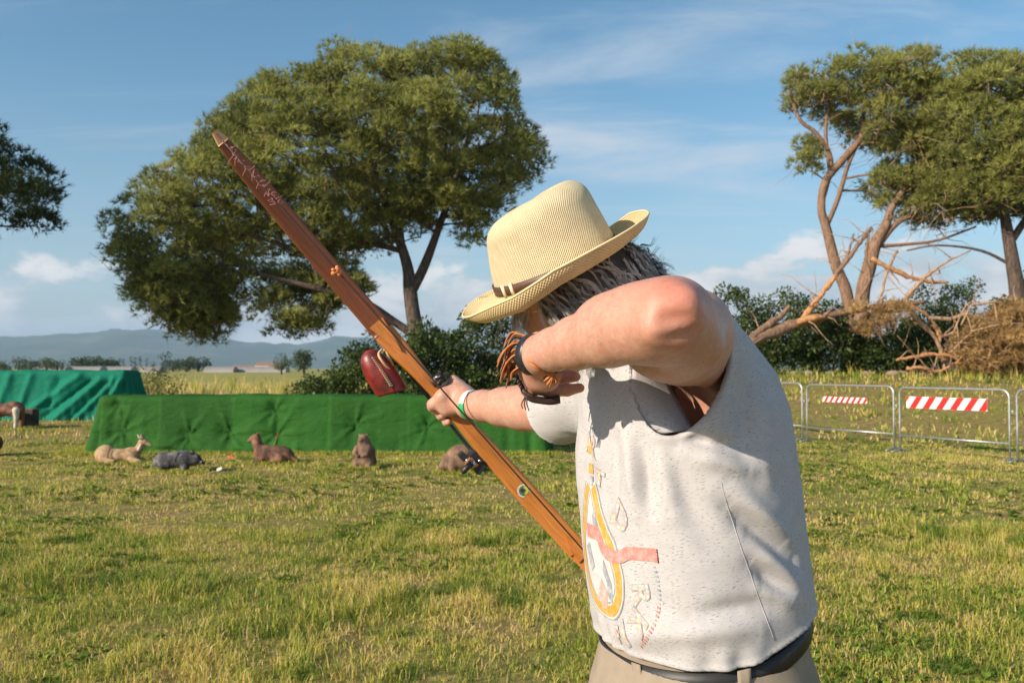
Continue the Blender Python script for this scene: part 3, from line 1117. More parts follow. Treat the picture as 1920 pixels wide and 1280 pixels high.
# ================================================================== covered bales
def cloth_mat(name, c1, c2, rough=0.75):
    m, N, L, B = new_mat(name)
    n = add_noise(N, L, 1.6, 4, 0.6)
    n2 = add_noise(N, L, 5.0, 5, 0.65, mscale=(1, 1, 2.2), dist=0.8)
    ta = N.new('ShaderNodeAttribute'); ta.attribute_name = 'tone'
    L.new(add_mix(N, L, 1.0, add_ramp(N, L, n.outputs['Fac'], [(0.35, c2), (0.65, c1)]), ta.outputs['Vector'], 'MULTIPLY'), B.inputs['Base Color'])
    B.inputs['Roughness'].default_value = rough
    B.inputs['Specular IOR Level'].default_value = 0.2
    add_bump(N, L, B, n2.outputs['Fac'], 0.55, 0.06)
    t = N.new('ShaderNodeBsdfTranslucent'); t.inputs['Color'].default_value = ncol(c1)
    mx = N.new('ShaderNodeMixShader'); mx.inputs[0].default_value = 0.18
    L.new(B.outputs[0], mx.inputs[1]); L.new(t.outputs[0], mx.inputs[2])
    L.new(mx.outputs[0], N['Material Output'].inputs[0])
    return m


M_GREENCLOTH = cloth_mat('green_cloth', (0.029, 0.124, 0.016), (0.024, 0.108, 0.0145))
M_TEALCLOTH = cloth_mat('teal_cloth', (0.005, 0.21, 0.130), (0.004, 0.17, 0.105))


def draped(name, label, x0, x1, yf, yb, h, mat, flare, pleat, stars=(), diag=(), seams=(), seed=0, n_h=30, sag=0.02):
    """cloth thrown over a row of bales: walls follow a rounded rectangle that flares to the ground, then the top"""
    r = 0.10
    # perimeter, counter-clockwise from the front left corner
    seg = []
    def line(a, b, n):
        for k in range(n):
            seg.append(np.array(a) + (np.array(b) - a) * k / n)
    def corner(cx, cy, a0, n=10):
        for k in range(n):
            a = a0 + math.pi / 2 * k / n
            seg.append(np.array((cx + r * math.cos(a), cy + r * math.sin(a))))
    nl = int((x1 - x0) * 34)
    line((x0 + r, yf), (x1 - r, yf), nl); corner(x1 - r, yf + r, -math.pi / 2)
    line((x1, yf + r), (x1, yb - r), 34); corner(x1 - r, yb - r, 0)
    line((x1 - r, yb), (x0 + r, yb), nl // 2); corner(x0 + r, yb - r, math.pi / 2)
    line((x0, yb - r), (x0, yf + r), 34); corner(x0 + r, yf + r, math.pi)
    q = np.array(seg); n = len(q)
    tn = np.roll(q, -1, 0) - np.roll(q, 1, 0); tn /= np.linalg.norm(tn, axis=1, keepdims=True)
    nm = np.stack([tn[:, 1], -tn[:, 0]], 1)
    s = np.concatenate([[0], np.cumsum(np.linalg.norm(np.diff(q, axis=0), axis=1))])
    endf = np.clip((np.abs(nm[:, 0])), 0, 1)
    near_end = np.maximum(np.exp(-np.abs(q[:, 0] - x0) / 0.35), np.exp(-np.abs(q[:, 0] - x1) / 0.35))
    rows = []
    top_z = h - sag * np.abs(np.sin((q[:, 0] - x0) * 2.5 + seed)) + 0.012 * (fbm(q[:, 0] * 1.2, q[:, 1], None, 2, seed) - 0.5)
    for k in range(n_h):
        t = k / (n_h - 1)                         # 0 ground .. 1 top edge
        z = top_z * t
        o = flare * (1 - t) ** 1.4 * (0.35 + 0.65 * np.maximum(endf, 0.4)) + 0.0
        pl_ = pleat * (1 - t) ** 0.9 * (np.sin(s * 17 + 3 * fbm(s * 1.3, s * 0, None, 2, seed + 3)) * 0.6 + np.sin(s * 31 + 5) * 0.4) * (0.12 + near_end + 0.8 * endf)
        o = o + pl_ + 0.014 * (fbm(s * 2.0, np.full(n, t * 2.2), None, 3, seed + 5) - 0.5)
        fm = (nm[:, 1] < -0.7)
        for (sx, sz, rad, amp) in stars:
            ddx, ddz = q[:, 0] - sx, z - sz
            rr = np.hypot(ddx, ddz); aa = np.arctan2(ddz, ddx); cw = np.cos(aa * 5 + sx * 3 + 1.5 * np.sin(aa * 2 + sx * 5)); cw = np.where(cw > 0, cw ** 3, 0.3 * cw)
            o = o - fm * amp * np.exp(-(rr / (rad * 0.35)) ** 2) + fm * amp * 1.0 * cw * np.exp(-rr / rad * 1.6) * np.clip(rr / (0.1 * rad), 0, 1)
        for (ax_, az_, bx_, bz_, amp, w) in diag:
            a_, b_ = np.array((ax_, az_)), np.array((bx_, bz_))
            dv = b_ - a_
            tt = np.clip(((q[:, 0] - a_[0]) * dv[0] + (z - a_[1]) * dv[1]) / (dv @ dv), 0, 1)
            ds = np.hypot(q[:, 0] - a_[0] - tt * dv[0], z - a_[1] - tt * dv[1])
            o = o + fm * amp * np.exp(-(ds / w) ** 2)
        for sx in seams:
            o = o + fm * 0.012 * sstep(-0.012, 0.012, q[:, 0] - sx) * np.exp(-np.clip(q[:, 0] - sx, 0, 9) / 0.5)
        rnd = 0.07 * max(0, (t - 0.93) / 0.07) ** 2
        p = q + nm * (o - rnd)[:, None]
        rows.append(np.column_stack([p, np.maximum(z, 0.0)]))
    cx, cy = (x0 + x1) / 2, (yf + yb) / 2
    for k in range(1, 6):
        t = k / 5.0
        base = rows[n_h - 1]
        p = base.copy()
        p[:, 1] = cy + (base[:, 1] - cy) * (1 - t * 0.98)
        p[:, 0] = np.clip(base[:, 0], x0 + 0.4 * t, x1 - 0.4 * t)
        p[:, 2] = base[:, 2] + 0.012 * min(1, t * 3)
        rows.append(p)
    V_ = np.array(rows).reshape(-1, 3)
    V_[:, 2] += ground_z(V_[:, 0], V_[:, 1])
    F_ = grid_faces(len(rows), n, wrap_v=True)[:, ::-1]
    tone = np.ones(len(V_))
    for i_, sx in enumerate(seams):
        tone = np.where(V_[:, 0] > sx, (0.86, 1.10, 0.92, 1.04)[i_ % 4], tone)
    o = obj(name, V_, F_, mat, None, attrs={'tone': np.repeat(tone[:, None], 3, 1)})
    return o


yg = 15.0
xg = lambda px: (px - 960) / FPX * yg
zg = lambda py: CAM_H - (py - 690) / FPX * yg
stars = [(xg(x), zg(y), rad, 0.055) for x, y, rad in ((232, 808, 0.5), (357, 815, 0.42), (432, 812, 0.5), (515, 770, 0.36), (520, 815, 0.5), (668, 795, 0.5), (222, 757, 0.25), (800, 800, 0.4))]
diag = [(xg(440), zg(838), xg(560), zg(846), 0.05, 0.05), (xg(300), zg(832), xg(430), zg(846), 0.04, 0.05), (xg(560), zg(838), xg(640), zg(850), 0.04, 0.05),
        (xg(760), zg(840), xg(900), zg(845), 0.03, 0.06), (xg(230), zg(815), xg(200), zg(840), 0.03, 0.05)]
gc_ = draped('green_cloth_cover', 'bright green cloth draped over a long row of straw bales', xg(183), xg(1012), yg, yg + 0.95, 0.985, M_GREENCLOTH, 0.20, 0.050, stars, diag, [xg(302), xg(437), xg(620), xg(766)], 3)
tag(gc_, 'bright green cloth pinned in puckers over a long row of bales behind the animals', 'cloth cover')
yt = 24.6
xt = lambda px: (px - 960) / FPX * yt
zt = lambda py: CAM_H - (py - 690) / FPX * yt
dg = []
for (a, b, amp, w) in (((150, 705), (60, 770), 0.09, 0.10), ((190, 712), (110, 785), 0.10, 0.10), ((215, 712), (150, 785), 0.11, 0.09), ((228, 715), (190, 785), 0.10, 0.08), ((110, 715), (95, 760), -0.08, 0.12),
                       ((60, 705), (40, 780), 0.07, 0.10), ((20, 705), (0, 780), 0.08, 0.12), ((170, 715), (90, 780), -0.10, 0.08), ((205, 718), (140, 785), -0.10, 0.07), ((-40, 705), (-60, 780), 0.08, 0.1), ((-110, 705), (-90, 780), 0.08, 0.12), ((235, 720), (215, 780), -0.07, 0.08)):
    dg.append((xt(a[0]), zt(a[1]), xt(b[0]), zt(b[1]), amp, w))
tc_ = draped('teal_cloth_cover', 'teal cloth', xt(-330), xt(236), yt, yt + 1.1, 1.40, M_TEALCLOTH, 0.34, 0.09, (), dg, (), 8)
tag(tc_, 'teal cloth hanging in slanting folds over a taller row of bales', 'cloth cover')

# ================================================================== foam animal targets
def foam(name, bands, c_dark, rough=0.8):
    m, N, L, B = new_mat(name)
    n = add_noise(N, L, 7.0, 5, 0.65)
    n2 = add_noise(N, L, 60, 3, 0.6)
    c = add_ramp(N, L, n.outputs['Fac'], bands)
    L.new(c, B.inputs['Base Color'])
    B.inputs['Roughness'].default_value = rough
    add_bump(N, L, B, n2.outputs['Fac'], 0.5, 0.01)
    return m


M_FAWN = foam('fawn_foam', [(0.35, (0.22, 0.12, 0.06)), (0.5, (0.36, 0.23, 0.12)), (0.68, (0.46, 0.33, 0.19))], None)
M_CREAM = foam('cream_foam', [(0.35, (0.40, 0.33, 0.24)), (0.6, (0.58, 0.52, 0.42))], None)
M_BOAR = foam('grey_black_foam', [(0.36, (0.015, 0.015, 0.018)), (0.5, (0.06, 0.058, 0.062)), (0.66, (0.26, 0.25, 0.25))], None)
M_BROWN = foam('brown_foam', [(0.36, (0.03, 0.016, 0.012)), (0.5, (0.13, 0.055, 0.03)), (0.66, (0.27, 0.13, 0.07))], None)
M_TAN = foam('tan_foam', [(0.36, (0.08, 0.042, 0.025)), (0.52, (0.18, 0.10, 0.058)), (0.68, (0.29, 0.185, 0.115))], None)
M_DARKF = foam('dark_foam', [(0.35, (0.02, 0.016, 0.014)), (0.6, (0.06, 0.045, 0.035))], None)
GRP = 'foam animal targets'


def place(name, label, px, py, cat='animal target'):
    """an animal whose feet stand at photo pixel (px, py)"""
    d = CAM_H * FPX / (py - 690.0)
    b = ground_at(px, d)
    return thing(name, label, cat, b, GRP)


def sdf_part(name, root, mat, build, lo, hi, h=0.009, it=2, cutz=True):
    f = Field(lo, hi, h)
    build(f)
    v, q = f.mesh()
    v = relax(v, q, it)
    if cutz:
        v[:, 2] = np.maximum(v[:, 2], -0.01)
    return obj(name, v, q, mat, root, local=True)


# lying deer, head up, facing right
t = place('deer_target', 'fawn-coloured deer target lying in the grass with its head raised', 238, 869)


def f_(f):
    f.ell((-0.30, 0, 0.13), (0.16, 0.13, 0.15), None, 0.03)
    f.ell((-0.10, 0, 0.12), (0.20, 0.11, 0.10), None, 0.04)
    f.ell((0.08, 0, 0.13), (0.14, 0.11, 0.115), None, 0.04)
    f.chain([(0.15, 0, 0.16), (0.22, 0, 0.25), (0.24, 0, 0.31)], [0.075, 0.052, 0.05], 0.03)
    f.ell((0.26, 0, 0.325), (0.065, 0.045, 0.05), None, 0.02)
    f.chain([(0.29, 0, 0.315), (0.38, 0, 0.275)], [0.036, 0.023], 0.02)
    for s in (-1, 1):
        f.chain([(-0.30, s * 0.10, 0.07), (-0.12, s * 0.14, 0.04), (-0.22, s * 0.16, 0.025)], [0.06, 0.03, 0.022], 0.02)
        f.chain([(0.12, s * 0.08, 0.07), (0.24, s * 0.09, 0.04), (0.14, s * 0.11, 0.022)], [0.045, 0.028, 0.02], 0.02)


sdf_part('body', t, M_FAWN, f_, (-0.5, -0.25, -0.02), (0.46, 0.25, 0.42))
for s in (-1, 1):
    g = Geo(); g.tube([(0.245, s * 0.03, 0.355), (0.22, s * 0.055, 0.40), (0.20, s * 0.06, 0.44)], [0.018, 0.026, 0.006], 8, 0.45)
    g.build('ear', M_CREAM if s < 0 else M_FAWN, t, local=True)
sdf_part('throat_patch', t, M_CREAM, lambda f: f.chain([(0.215, -0.045, 0.21), (0.245, -0.04, 0.29)], [0.028, 0.02], 0.01), (0.1, -0.12, 0.1), (0.35, 0.05, 0.4), 0.007)
g = Geo(); g.tube([(-0.215, -0.138, 0.03), (-0.205, -0.145, 0.13), (-0.19, -0.09, 0.255)], 0.006, 6); g.build('joint_line', M_DARKF, t, local=True)

# wild boar
t = place('boar_target', 'grey and black wild boar target standing low with snout forward', 336, 885)


def f_(f):
    f.ell((-0.16, 0, 0.16), (0.18, 0.11, 0.125), None, 0.03)
    f.ell((0.06, 0, 0.18), (0.17, 0.115, 0.125), None, 0.04)
    f.ell((0.22, 0, 0.18), (0.10, 0.075, 0.085), None, 0.04)
    f.chain([(0.25, 0, 0.17), (0.36, 0, 0.13)], [0.055, 0.024], 0.03)
    for x in (-0.20, 0.10):
        for s in (-1, 1):
            f.chain([(x, s * 0.06, 0.10), (x + 0.01, s * 0.065, 0.0)], [0.045, 0.022], 0.02)
    f.chain([(-0.32, 0, 0.16), (-0.36, -0.02, 0.08), (-0.35, -0.03, 0.04)], [0.014, 0.010, 0.008], 0.01)


sdf_part('body', t, M_BOAR, f_, (-0.42, -0.18, -0.02), (0.42, 0.18, 0.34))
for s in (-1, 1):
    g = Geo(); g.tube([(0.20, s * 0.045, 0.25), (0.185, s * 0.06, 0.285), (0.17, s * 0.065, 0.31)], [0.018, 0.017, 0.004], 8, 0.5); g.build('ear', M_BOAR, t, local=True)
g = Geo(); g.tube([(0.318, -0.032, 0.13), (0.34, -0.045, 0.15), (0.345, -0.045, 0.17)], [0.005, 0.005, 0.002], 6); g.build('tusk', M_CREAM, t, local=True)
g = Geo(); g.tube([(-0.03, -0.118, 0.09), (0.0, -0.122, 0.17), (0.04, -0.09, 0.285)], 0.006, 6); g.build('joint_line', M_DARKF, t, local=True)

# reclining brown animal, face towards the left
t = place('reclining_animal_target', 'reddish brown animal target lying with raised head and pale muzzle', 510, 869)


def f_(f):
    f.ell((0.12, 0, 0.13), (0.22, 0.12, 0.14), None, 0.03)
    f.ell((-0.08, 0, 0.15), (0.18, 0.11, 0.13), None, 0.04)
    f.chain([(-0.16, 0, 0.20), (-0.215, 0, 0.31), (-0.22, 0, 0.36)], [0.095, 0.068, 0.06], 0.03)
    f.ell((-0.235, 0, 0.385), (0.075, 0.058, 0.062), None, 0.02)
    f.chain([(-0.27, 0, 0.375), (-0.325, 0, 0.345)], [0.042, 0.028], 0.02)
    f.chain([(0.30, 0, 0.09), (0.40, -0.03, 0.05)], [0.06, 0.03], 0.04)
    for s in (-1, 1):
        f.chain([(-0.13, s * 0.08, 0.06), (-0.27, s * 0.09, 0.03)], [0.045, 0.026], 0.02)
        f.chain([(0.16, s * 0.10, 0.08), (0.03, s * 0.13, 0.035)], [0.07, 0.03], 0.02)


sdf_part('body', t, M_BROWN, f_, (-0.42, -0.24, -0.02), (0.48, 0.24, 0.48))
sdf_part('muzzle', t, M_TAN, lambda f: f.chain([(-0.275, 0, 0.385), (-0.335, 0, 0.345)], [0.043, 0.029], 0.02), (-0.42, -0.08, 0.25), (-0.2, 0.08, 0.48), 0.007)
for s in (-1, 1):
    g = Geo(); g.tube([(-0.20, s * 0.04, 0.43), (-0.185, s * 0.06, 0.46), (-0.17, s * 0.065, 0.475)], [0.02, 0.018, 0.005], 8, 0.5); g.build('ear', M_BROWN, t, local=True)

# marmot sitting up
t = place('marmot_target', 'brown marmot-like target sitting upright in front of the green cloth', 682, 877)


def f_(f):
    f.chain([(0.03, 0, 0.10), (0.02, 0, 0.24), (0.0, 0, 0.36)], [0.135, 0.12, 0.085], 0.04)
    f.ell((0.0, -0.01, 0.43), (0.072, 0.072, 0.065), None, 0.03)
    f.ell((-0.025, -0.07, 0.415), (0.035, 0.035, 0.03), None, 0.02)
    for s in (-1, 1):
        f.chain([(s * 0.08, -0.05, 0.30), (s * 0.09 - 0.02, -0.11, 0.22), (s * 0.035 - 0.02, -0.13, 0.19)], [0.045, 0.032, 0.022], 0.02)
        f.chain([(s * 0.09, -0.04, 0.08), (s * 0.10, -0.13, 0.03)], [0.075, 0.035], 0.03)
        f.ell((s * 0.055, 0.0, 0.485), (0.02, 0.014, 0.02), None, 0.01)


sdf_part('body', t, M_TAN, f_, (-0.2, -0.22, -0.02), (0.22, 0.2, 0.54), 0.008)
sdf_part('shaded_side', t, M_BROWN, lambda f: f.chain([(0.075, 0.03, 0.09), (0.06, 0.03, 0.24), (0.03, 0.03, 0.38)], [0.115, 0.10, 0.07], 0.03), (-0.1, -0.15, -0.02), (0.24, 0.2, 0.5), 0.008)  # right side laid over in darker brown to stand for its shade

# hunched brown animal behind the quiver clamp
t = place('hunched_animal_target', 'tan brown round-backed animal target seen beyond the quiver clamp', 858, 884)


def f_(f):
    f.ell((0.05, 0, 0.20), (0.22, 0.16, 0.19), None, 0.03)
    f.ell((-0.12, -0.02, 0.13), (0.12, 0.11, 0.11), None, 0.05)
    f.chain([(-0.16, -0.05, 0.10), (-0.26, -0.07, 0.05)], [0.075, 0.035], 0.03)
    for x in (-0.05, 0.18):
        for s in (-1, 1):
            f.chain([(x, s * 0.09, 0.12), (x - 0.01, s * 0.10, 0.0)], [0.07, 0.045], 0.03)


sdf_part('body', t, M_TAN, f_, (-0.36, -0.24, -0.02), (0.34, 0.24, 0.44))
for s in (-1, 1):
    g = Geo(); g.tube([(-0.10, s * 0.06 - 0.02, 0.22), (-0.10, s * 0.075 - 0.02, 0.255), (-0.10, s * 0.08 - 0.02, 0.27)], [0.024, 0.02, 0.006], 8, 0.6); g.build('ear', M_TAN, t, local=True)

# the big one in front of the teal cloth
t = place('large_animal_target', 'large brown animal target with pale hind leg before the teal cloth', 4, 803)


def f_(f):
    f.ell((0.30, 0, 0.47), (0.26, 0.19, 0.19), None, 0.04)
    f.ell((-0.15, 0, 0.44), (0.42, 0.20, 0.18), None, 0.06)
    f.ell((-0.70, 0, 0.46), (0.26, 0.17, 0.19), None, 0.06)
    f.chain([(-0.85, 0, 0.52), (-1.05, 0, 0.72)], [0.12, 0.08], 0.04)
    f.ell((-1.12, 0, 0.75), (0.14, 0.08, 0.09), None, 0.03)
    for x, k in ((0.40, 0.10), (-0.66, 0.08)):
        for s in (-1, 1):
            f.chain([(x, s * 0.10, 0.40), (x + 0.03, s * 0.12, 0.22), (x + 0.02, s * 0.12, 0.0)], [0.11, 0.055, 0.04], 0.03)


sdf_part('body', t, M_BROWN, f_, (-1.35, -0.3, -0.02), (0.64, 0.3, 0.92), 0.016)
sdf_part('pale_hind_leg', t, M_CREAM, lambda f: f.chain([(0.44, -0.15, 0.44), (0.45, -0.155, 0.25), (0.43, -0.14, 0.02)], [0.085, 0.05, 0.042], 0.02), (0.2, -0.35, -0.02), (0.66, 0.05, 0.6), 0.012)
t = place('foam_block', 'dark square foam block beside the large brown animal target', 57, 800, 'foam block')
g = Geo(); g.box((0, 0, 0.21), (0.34, 0.30, 0.42))
o = g.build('block', M_DARKF, t, smooth=False, local=True); b_ = o.modifiers.new('bevel', 'BEVEL'); b_.width = 0.03; b_.segments = 3
g = Geo(); g.box((0, 0, 0.43), (0.33, 0.29, 0.03)); o = g.build('top_layer', M_BROWN, t, smooth=False, local=True); b_ = o.modifiers.new('bevel', 'BEVEL'); b_.width = 0.012; b_.segments = 2
t = place('standing_animal_target', 'brown animal target cut off by the left border below the large one', -34, 853)


def f_(f):
    f.ell((0, 0, 0.24), (0.30, 0.14, 0.17), None, 0.03)
    f.ell((0.20, 0, 0.22), (0.17, 0.13, 0.16), None, 0.03)
    f.chain([(-0.25, 0, 0.28), (-0.42, 0, 0.22)], [0.09, 0.04], 0.03)
    for x in (-0.18, 0.22):
        for s in (-1, 1):
            f.chain([(x, s * 0.08, 0.15), (x, s * 0.09, 0.0)], [0.07, 0.035], 0.03)


sdf_part('body', t, M_BROWN, f_, (-0.5, -0.2, -0.02), (0.44, 0.2, 0.46), 0.012)

# arrows lying and sticking in the grass before the targets
M_SHAFT = simple('arrow_shaft_wood', (0.45, 0.30, 0.16), None, 40, 0.6)
M_F1 = simple('red_fletching', (0.65, 0.05, 0.05), None, 60, 0.7)
M_F2 = simple('white_fletching', (0.75, 0.74, 0.70), None, 60, 0.7)
M_F3 = simple('orange_fletching', (0.75, 0.28, 0.05), None, 60, 0.7)
for px, py, mt_, lab, rz_, el in ((265, 873, M_F1, 'arrow with red fletching low in the grass by the deer target', 0.3, 0.35), (372, 893, M_F2, 'arrow with white fletching in the grass under the boar target\'s snout', -0.4, 0.30),
                                  (478, 874, M_F1, 'arrow with red fletching in the grass before the reclining animal', 2.9, 0.30), (508, 858, M_F3, 'arrow with orange fletching standing behind the reclining animal', 1.3, 1.0)):
    d = CAM_H * FPX / (py - 690.0)
    b = ground_at(px, d)
    t = thing('arrow', lab, 'arrow', b, 'arrows shot at the targets')
    dr = np.array((math.cos(rz_) * math.cos(el), math.sin(rz_) * math.cos(el), math.sin(el)))
    p0, p1 = -dr * 0.03, dr * 0.46
    g = Geo(); g.tube([p0, p1], 0.004, 6); g.build('shaft', M_SHAFT, t, local=True)
    for k in range(3):
        u = nrm(np.cross(dr, (0, 0, 1))); v = np.cross(dr, u)
        w = u * math.cos(k * 2.094 + 0.5) + v * math.sin(k * 2.094 + 0.5)
        th_ = np.cross(dr, w) * 0.0012
        q = [p1 - dr * 0.12, p1 - dr * 0.10 + w * 0.022, p1 - dr * 0.03 + w * 0.026, p1 - dr * 0.02]
        obj('fletching', [x_ - th_ for x_ in q] + [x_ + th_ for x_ in q], [(0, 1, 2, 3), (7, 6, 5, 4), (0, 4, 5, 1), (1, 5, 6, 2), (2, 6, 7, 3), (3, 7, 4, 0)], mt_, t, smooth=False, local=True)

# ================================================================== crowd barriers
M_GALV = simple('galvanised_steel', (0.52, 0.53, 0.54), (0.40, 0.41, 0.42), 30, 0.42, metal=0.75)
M_PLATEW = simple('plate_white', (0.78, 0.78, 0.76), (0.72, 0.72, 0.70), 8, 0.35)
M_PLATER = simple('plate_red', (0.62, 0.025, 0.02), (0.55, 0.02, 0.018), 8, 0.35)
BAR_L = 2.0


def barrier(big):
    t = thing('crowd_barrier', 'barrier', 'barrier', (0, 0, 0), 'galvanised barriers in a line across the field')
    H, r = 1.12, 0.12
    g = Geo()
    pts = [(0.03, 0, 0.02), (0.03, 0, 0.5), (0.03, 0, H - r)]
    for k in range(1, 7):
        a = math.pi - k / 6 * math.pi / 2
        pts.append((0.03 + r + r * math.cos(a), 0, H - r + r * math.sin(a)))
    pts.append((BAR_L / 2, 0, H))
    for k in range(0, 7):
        a = math.pi / 2 - k / 6 * math.pi / 2
        pts.append((BAR_L - 0.03 - r + r * math.cos(a), 0, H - r + r * math.sin(a)))
    pts += [(BAR_L - 0.03, 0, 0.5), (BAR_L - 0.03, 0, 0.02)]
    g.tube(pts, 0.0165, 10)
    g.build('frame', M_GALV, t, local=True)
    g = Geo(); g.tube([(0.03, 0, 0.29), (BAR_L - 0.03, 0, 0.29)], 0.014, 10); g.build('bottom_rail', M_GALV, t, local=True)
    for x in (0.03, BAR_L - 0.03):
        g = Geo(); g.tube([(x, -0.22, 0.012), (x, -0.12, 0.035), (x, 0, 0.05), (x, 0.12, 0.035), (x, 0.22, 0.012)], 0.014, 8); g.build('foot', M_GALV, t, local=True)
    g = Geo(); g.tube([(BAR_L - 0.03, 0, 0.80), (BAR_L + 0.02, 0, 0.80), (BAR_L + 0.03, 0, 0.72)], 0.008, 6); g.build('hook', M_GALV, t, local=True)
    x0, x1, z0, z1 = (0.17, 1.62, 0.775, 0.97) if big else (0.42, 1.42, 0.80, 0.90)
    g = Geo(); g.box(((x0 + x1) / 2, 0, (z0 + z1) / 2), (x1 - x0, 0.012, z1 - z0))
    pt = g.build('warning_plate', M_PLATEW, t, smooth=False, local=True)
    per = (z1 - z0) * 1.28 if big else (z1 - z0) * 1.25
    hh_ = z1 - z0
    k = -hh_
    while k < x1 - x0:
        for s in (-1, 1):
            a0, a1 = k, k + per / 2
            poly = [(a0, 0), (a1, 0), (a1 + hh_ * 0.7, hh_), (a0 + hh_ * 0.7, hh_)]
            # clip the slanted stripe to the plate
            def clip(pl_, lim, sg):
                out = []
                for i in range(len(pl_)):
                    p_, q_ = pl_[i - 1], pl_[i]
                    ip, iq = sg * (p_[0] - lim) <= 0, sg * (q_[0] - lim) <= 0
                    if ip != iq:
                        tt = (lim - p_[0]) / (q_[0] - p_[0]); out.append((lim, p_[1] + tt * (q_[1] - p_[1])))
                    if iq:
                        out.append(q_)
                return out
            poly = clip(clip(poly, 0.0, -1), x1 - x0, 1)
            if len(poly) >= 3:
                n = len(poly)
                vs = [(x0 + a, s * 0.0062, z0 + b) for a, b in poly] + [(x0 + a, s * 0.0085, z0 + b) for a, b in poly]
                fs = [tuple(range(n)), tuple(range(2 * n - 1, n - 1, -1))] + [(i, n + i, n + (i + 1) % n, (i + 1) % n) for i in range(n)]
                obj('red_stripe', vs, fs, M_PLATER, pt, smooth=False, local=True)
        k += per
    return t


A0 = np.array((7.70, 13.60)); A1 = np.array((5.62, 17.30))
bd = (A1 - A0) / np.linalg.norm(A1 - A0)
proto_big, proto_small = barrier(True), barrier(False)
used = {True: False, False: False}
for k in range(-1, 10):
    # k counts from the panel with the large plate that stands clear of the archer
    st = A0 + bd * (2.06 * k)
    big = k <= 0
    en = st + bd * 2.0
    src = proto_big if big else proto_small
    o = src if not used[big] else copy_tree(src)
    used[big] = True
    # local x runs from the far end to the near end
    o.location = (en[0], en[1], float(ground_z(*((st + en) / 2))))
    o.rotation_euler = (0, 0, math.atan2(-bd[1], -bd[0]))
    o['label'] = {-1: 'end barrier of the steel line, with large striped plate and only one neighbour', 0: 'steel barrier with large red and white striped plate between two other barriers',
                  1: 'steel barrier with small striped plate next to one with a large plate'}.get(k, 'steel barrier with small striped plate, farther along the line behind the archer')

# ================================================================== fallen pine and brushwood on the right
DF = 29.0


def fl(*pts):
    return spline(np.array(pl(DF, *pts)), 5)


t = thing('fallen_pine', 'fallen pine trunk with splintered orange limbs and dead brown needles', 'fallen tree', ground_at(1600, DF))


limb_pts = []


def limb(name, mat, pts, sides=9, knob=0.16):
    q = fl(*pts)
    q[:, :3] += rng.normal(0, 0.012, (len(q), 3))
    if name != 'twig':
        limb_pts.extend(q[:, :3])
    rr = q[:, 3] * (1 + knob * rng.normal(0, 1, len(q)).clip(-1.2, 1.2))
    g = Geo(); g.tube(q[:, :3], np.maximum(rr, 0.008), sides)
    return g.build(name, mat, t)


limb('main_stem', M_BARK_RED, [(1370, 668, 17, -0.5), (1410, 638, 17, -0.3), (1470, 615, 16), (1530, 598, 13), (1590, 583, 11), (1650, 573, 9), (1700, 568, 8), (1735, 566, 6)])
limb('side_stem', M_BARK_RED, [(1392, 642, 10, -0.4), (1430, 615, 10, -0.2), (1465, 590, 8), (1480, 573, 6)])
limb('split_limb', M_SPLIT, [(1502, 604, 10), (1522, 575, 9), (1545, 545, 8), (1568, 515, 7)])
limb('split_limb', M_BARK_RED, [(1566, 517, 7), (1590, 485, 6.5), (1612, 455, 6), (1634, 428, 5)])
limb('torn_wood', M_SPLIT, [(1490, 603, 9, -0.25), (1515, 598, 10, -0.28), (1545, 594, 6, -0.2)])
limb('branch', M_BARK_RED, [(1572, 512, 4), (1592, 470, 3.5), (1600, 438, 3)], 6)
limb('branch', M_BARK_RED, [(1628, 440, 4), (1624, 480, 4), (1630, 525, 4), (1612, 560, 3)], 6)
limb('hanging_limb', M_SPLIT, [(1634, 485, 6), (1670, 503, 6.5), (1710, 520, 6), (1745, 528, 5), (1778, 530, 3)])
limb('branch', M_DEADWOOD, [(1682, 470, 4), (1665, 505, 4), (1652, 555, 3.5)], 6)
limb('dead_branch', M_DEADWOOD, [(1695, 562, 7), (1715, 540, 6), (1740, 515, 5), (1775, 490, 3.5), (1820, 470, 2)], 7)
limb('dead_branch', M_DEADWOOD, [(1695, 562, 8), (1720, 600, 8), (1750, 628, 7), (1765, 660, 7), (1772, 690, 6)], 7)
limb('dead_branch', M_SPLIT, [(1705, 570, 5), (1738, 590, 5), (1755, 615, 5), (1763, 640, 4)], 7)
limb('dead_branch', M_DEADWOOD, [(1740, 595, 6), (1780, 598, 6), (1815, 588, 6), (1838, 605, 5), (1842, 612, 3)], 7)
limb('dead_branch', M_DEADWOOD, [(1765, 630, 5), (1800, 624, 4), (1830, 640, 3), (1860, 632, 2)], 6)
limb('dead_branch', M_SPLIT, [(1670, 675, 4, -0.4), (1700, 670, 5, -0.4), (1740, 664, 6, -0.4), (1780, 668, 5, -0.4)], 7)
limb('dead_branch', M_SPLIT, [(1685, 690, 5, -0.6), (1715, 690, 6, -0.6), (1740, 696, 5, -0.6), (1775, 680, 4, -0.6), (1790, 668, 3, -0.5)], 7)
limb('dead_branch', M_DEADWOOD, [(1825, 572, 4), (1860, 566, 4), (1895, 570, 3), (1930, 566, 3)], 6)
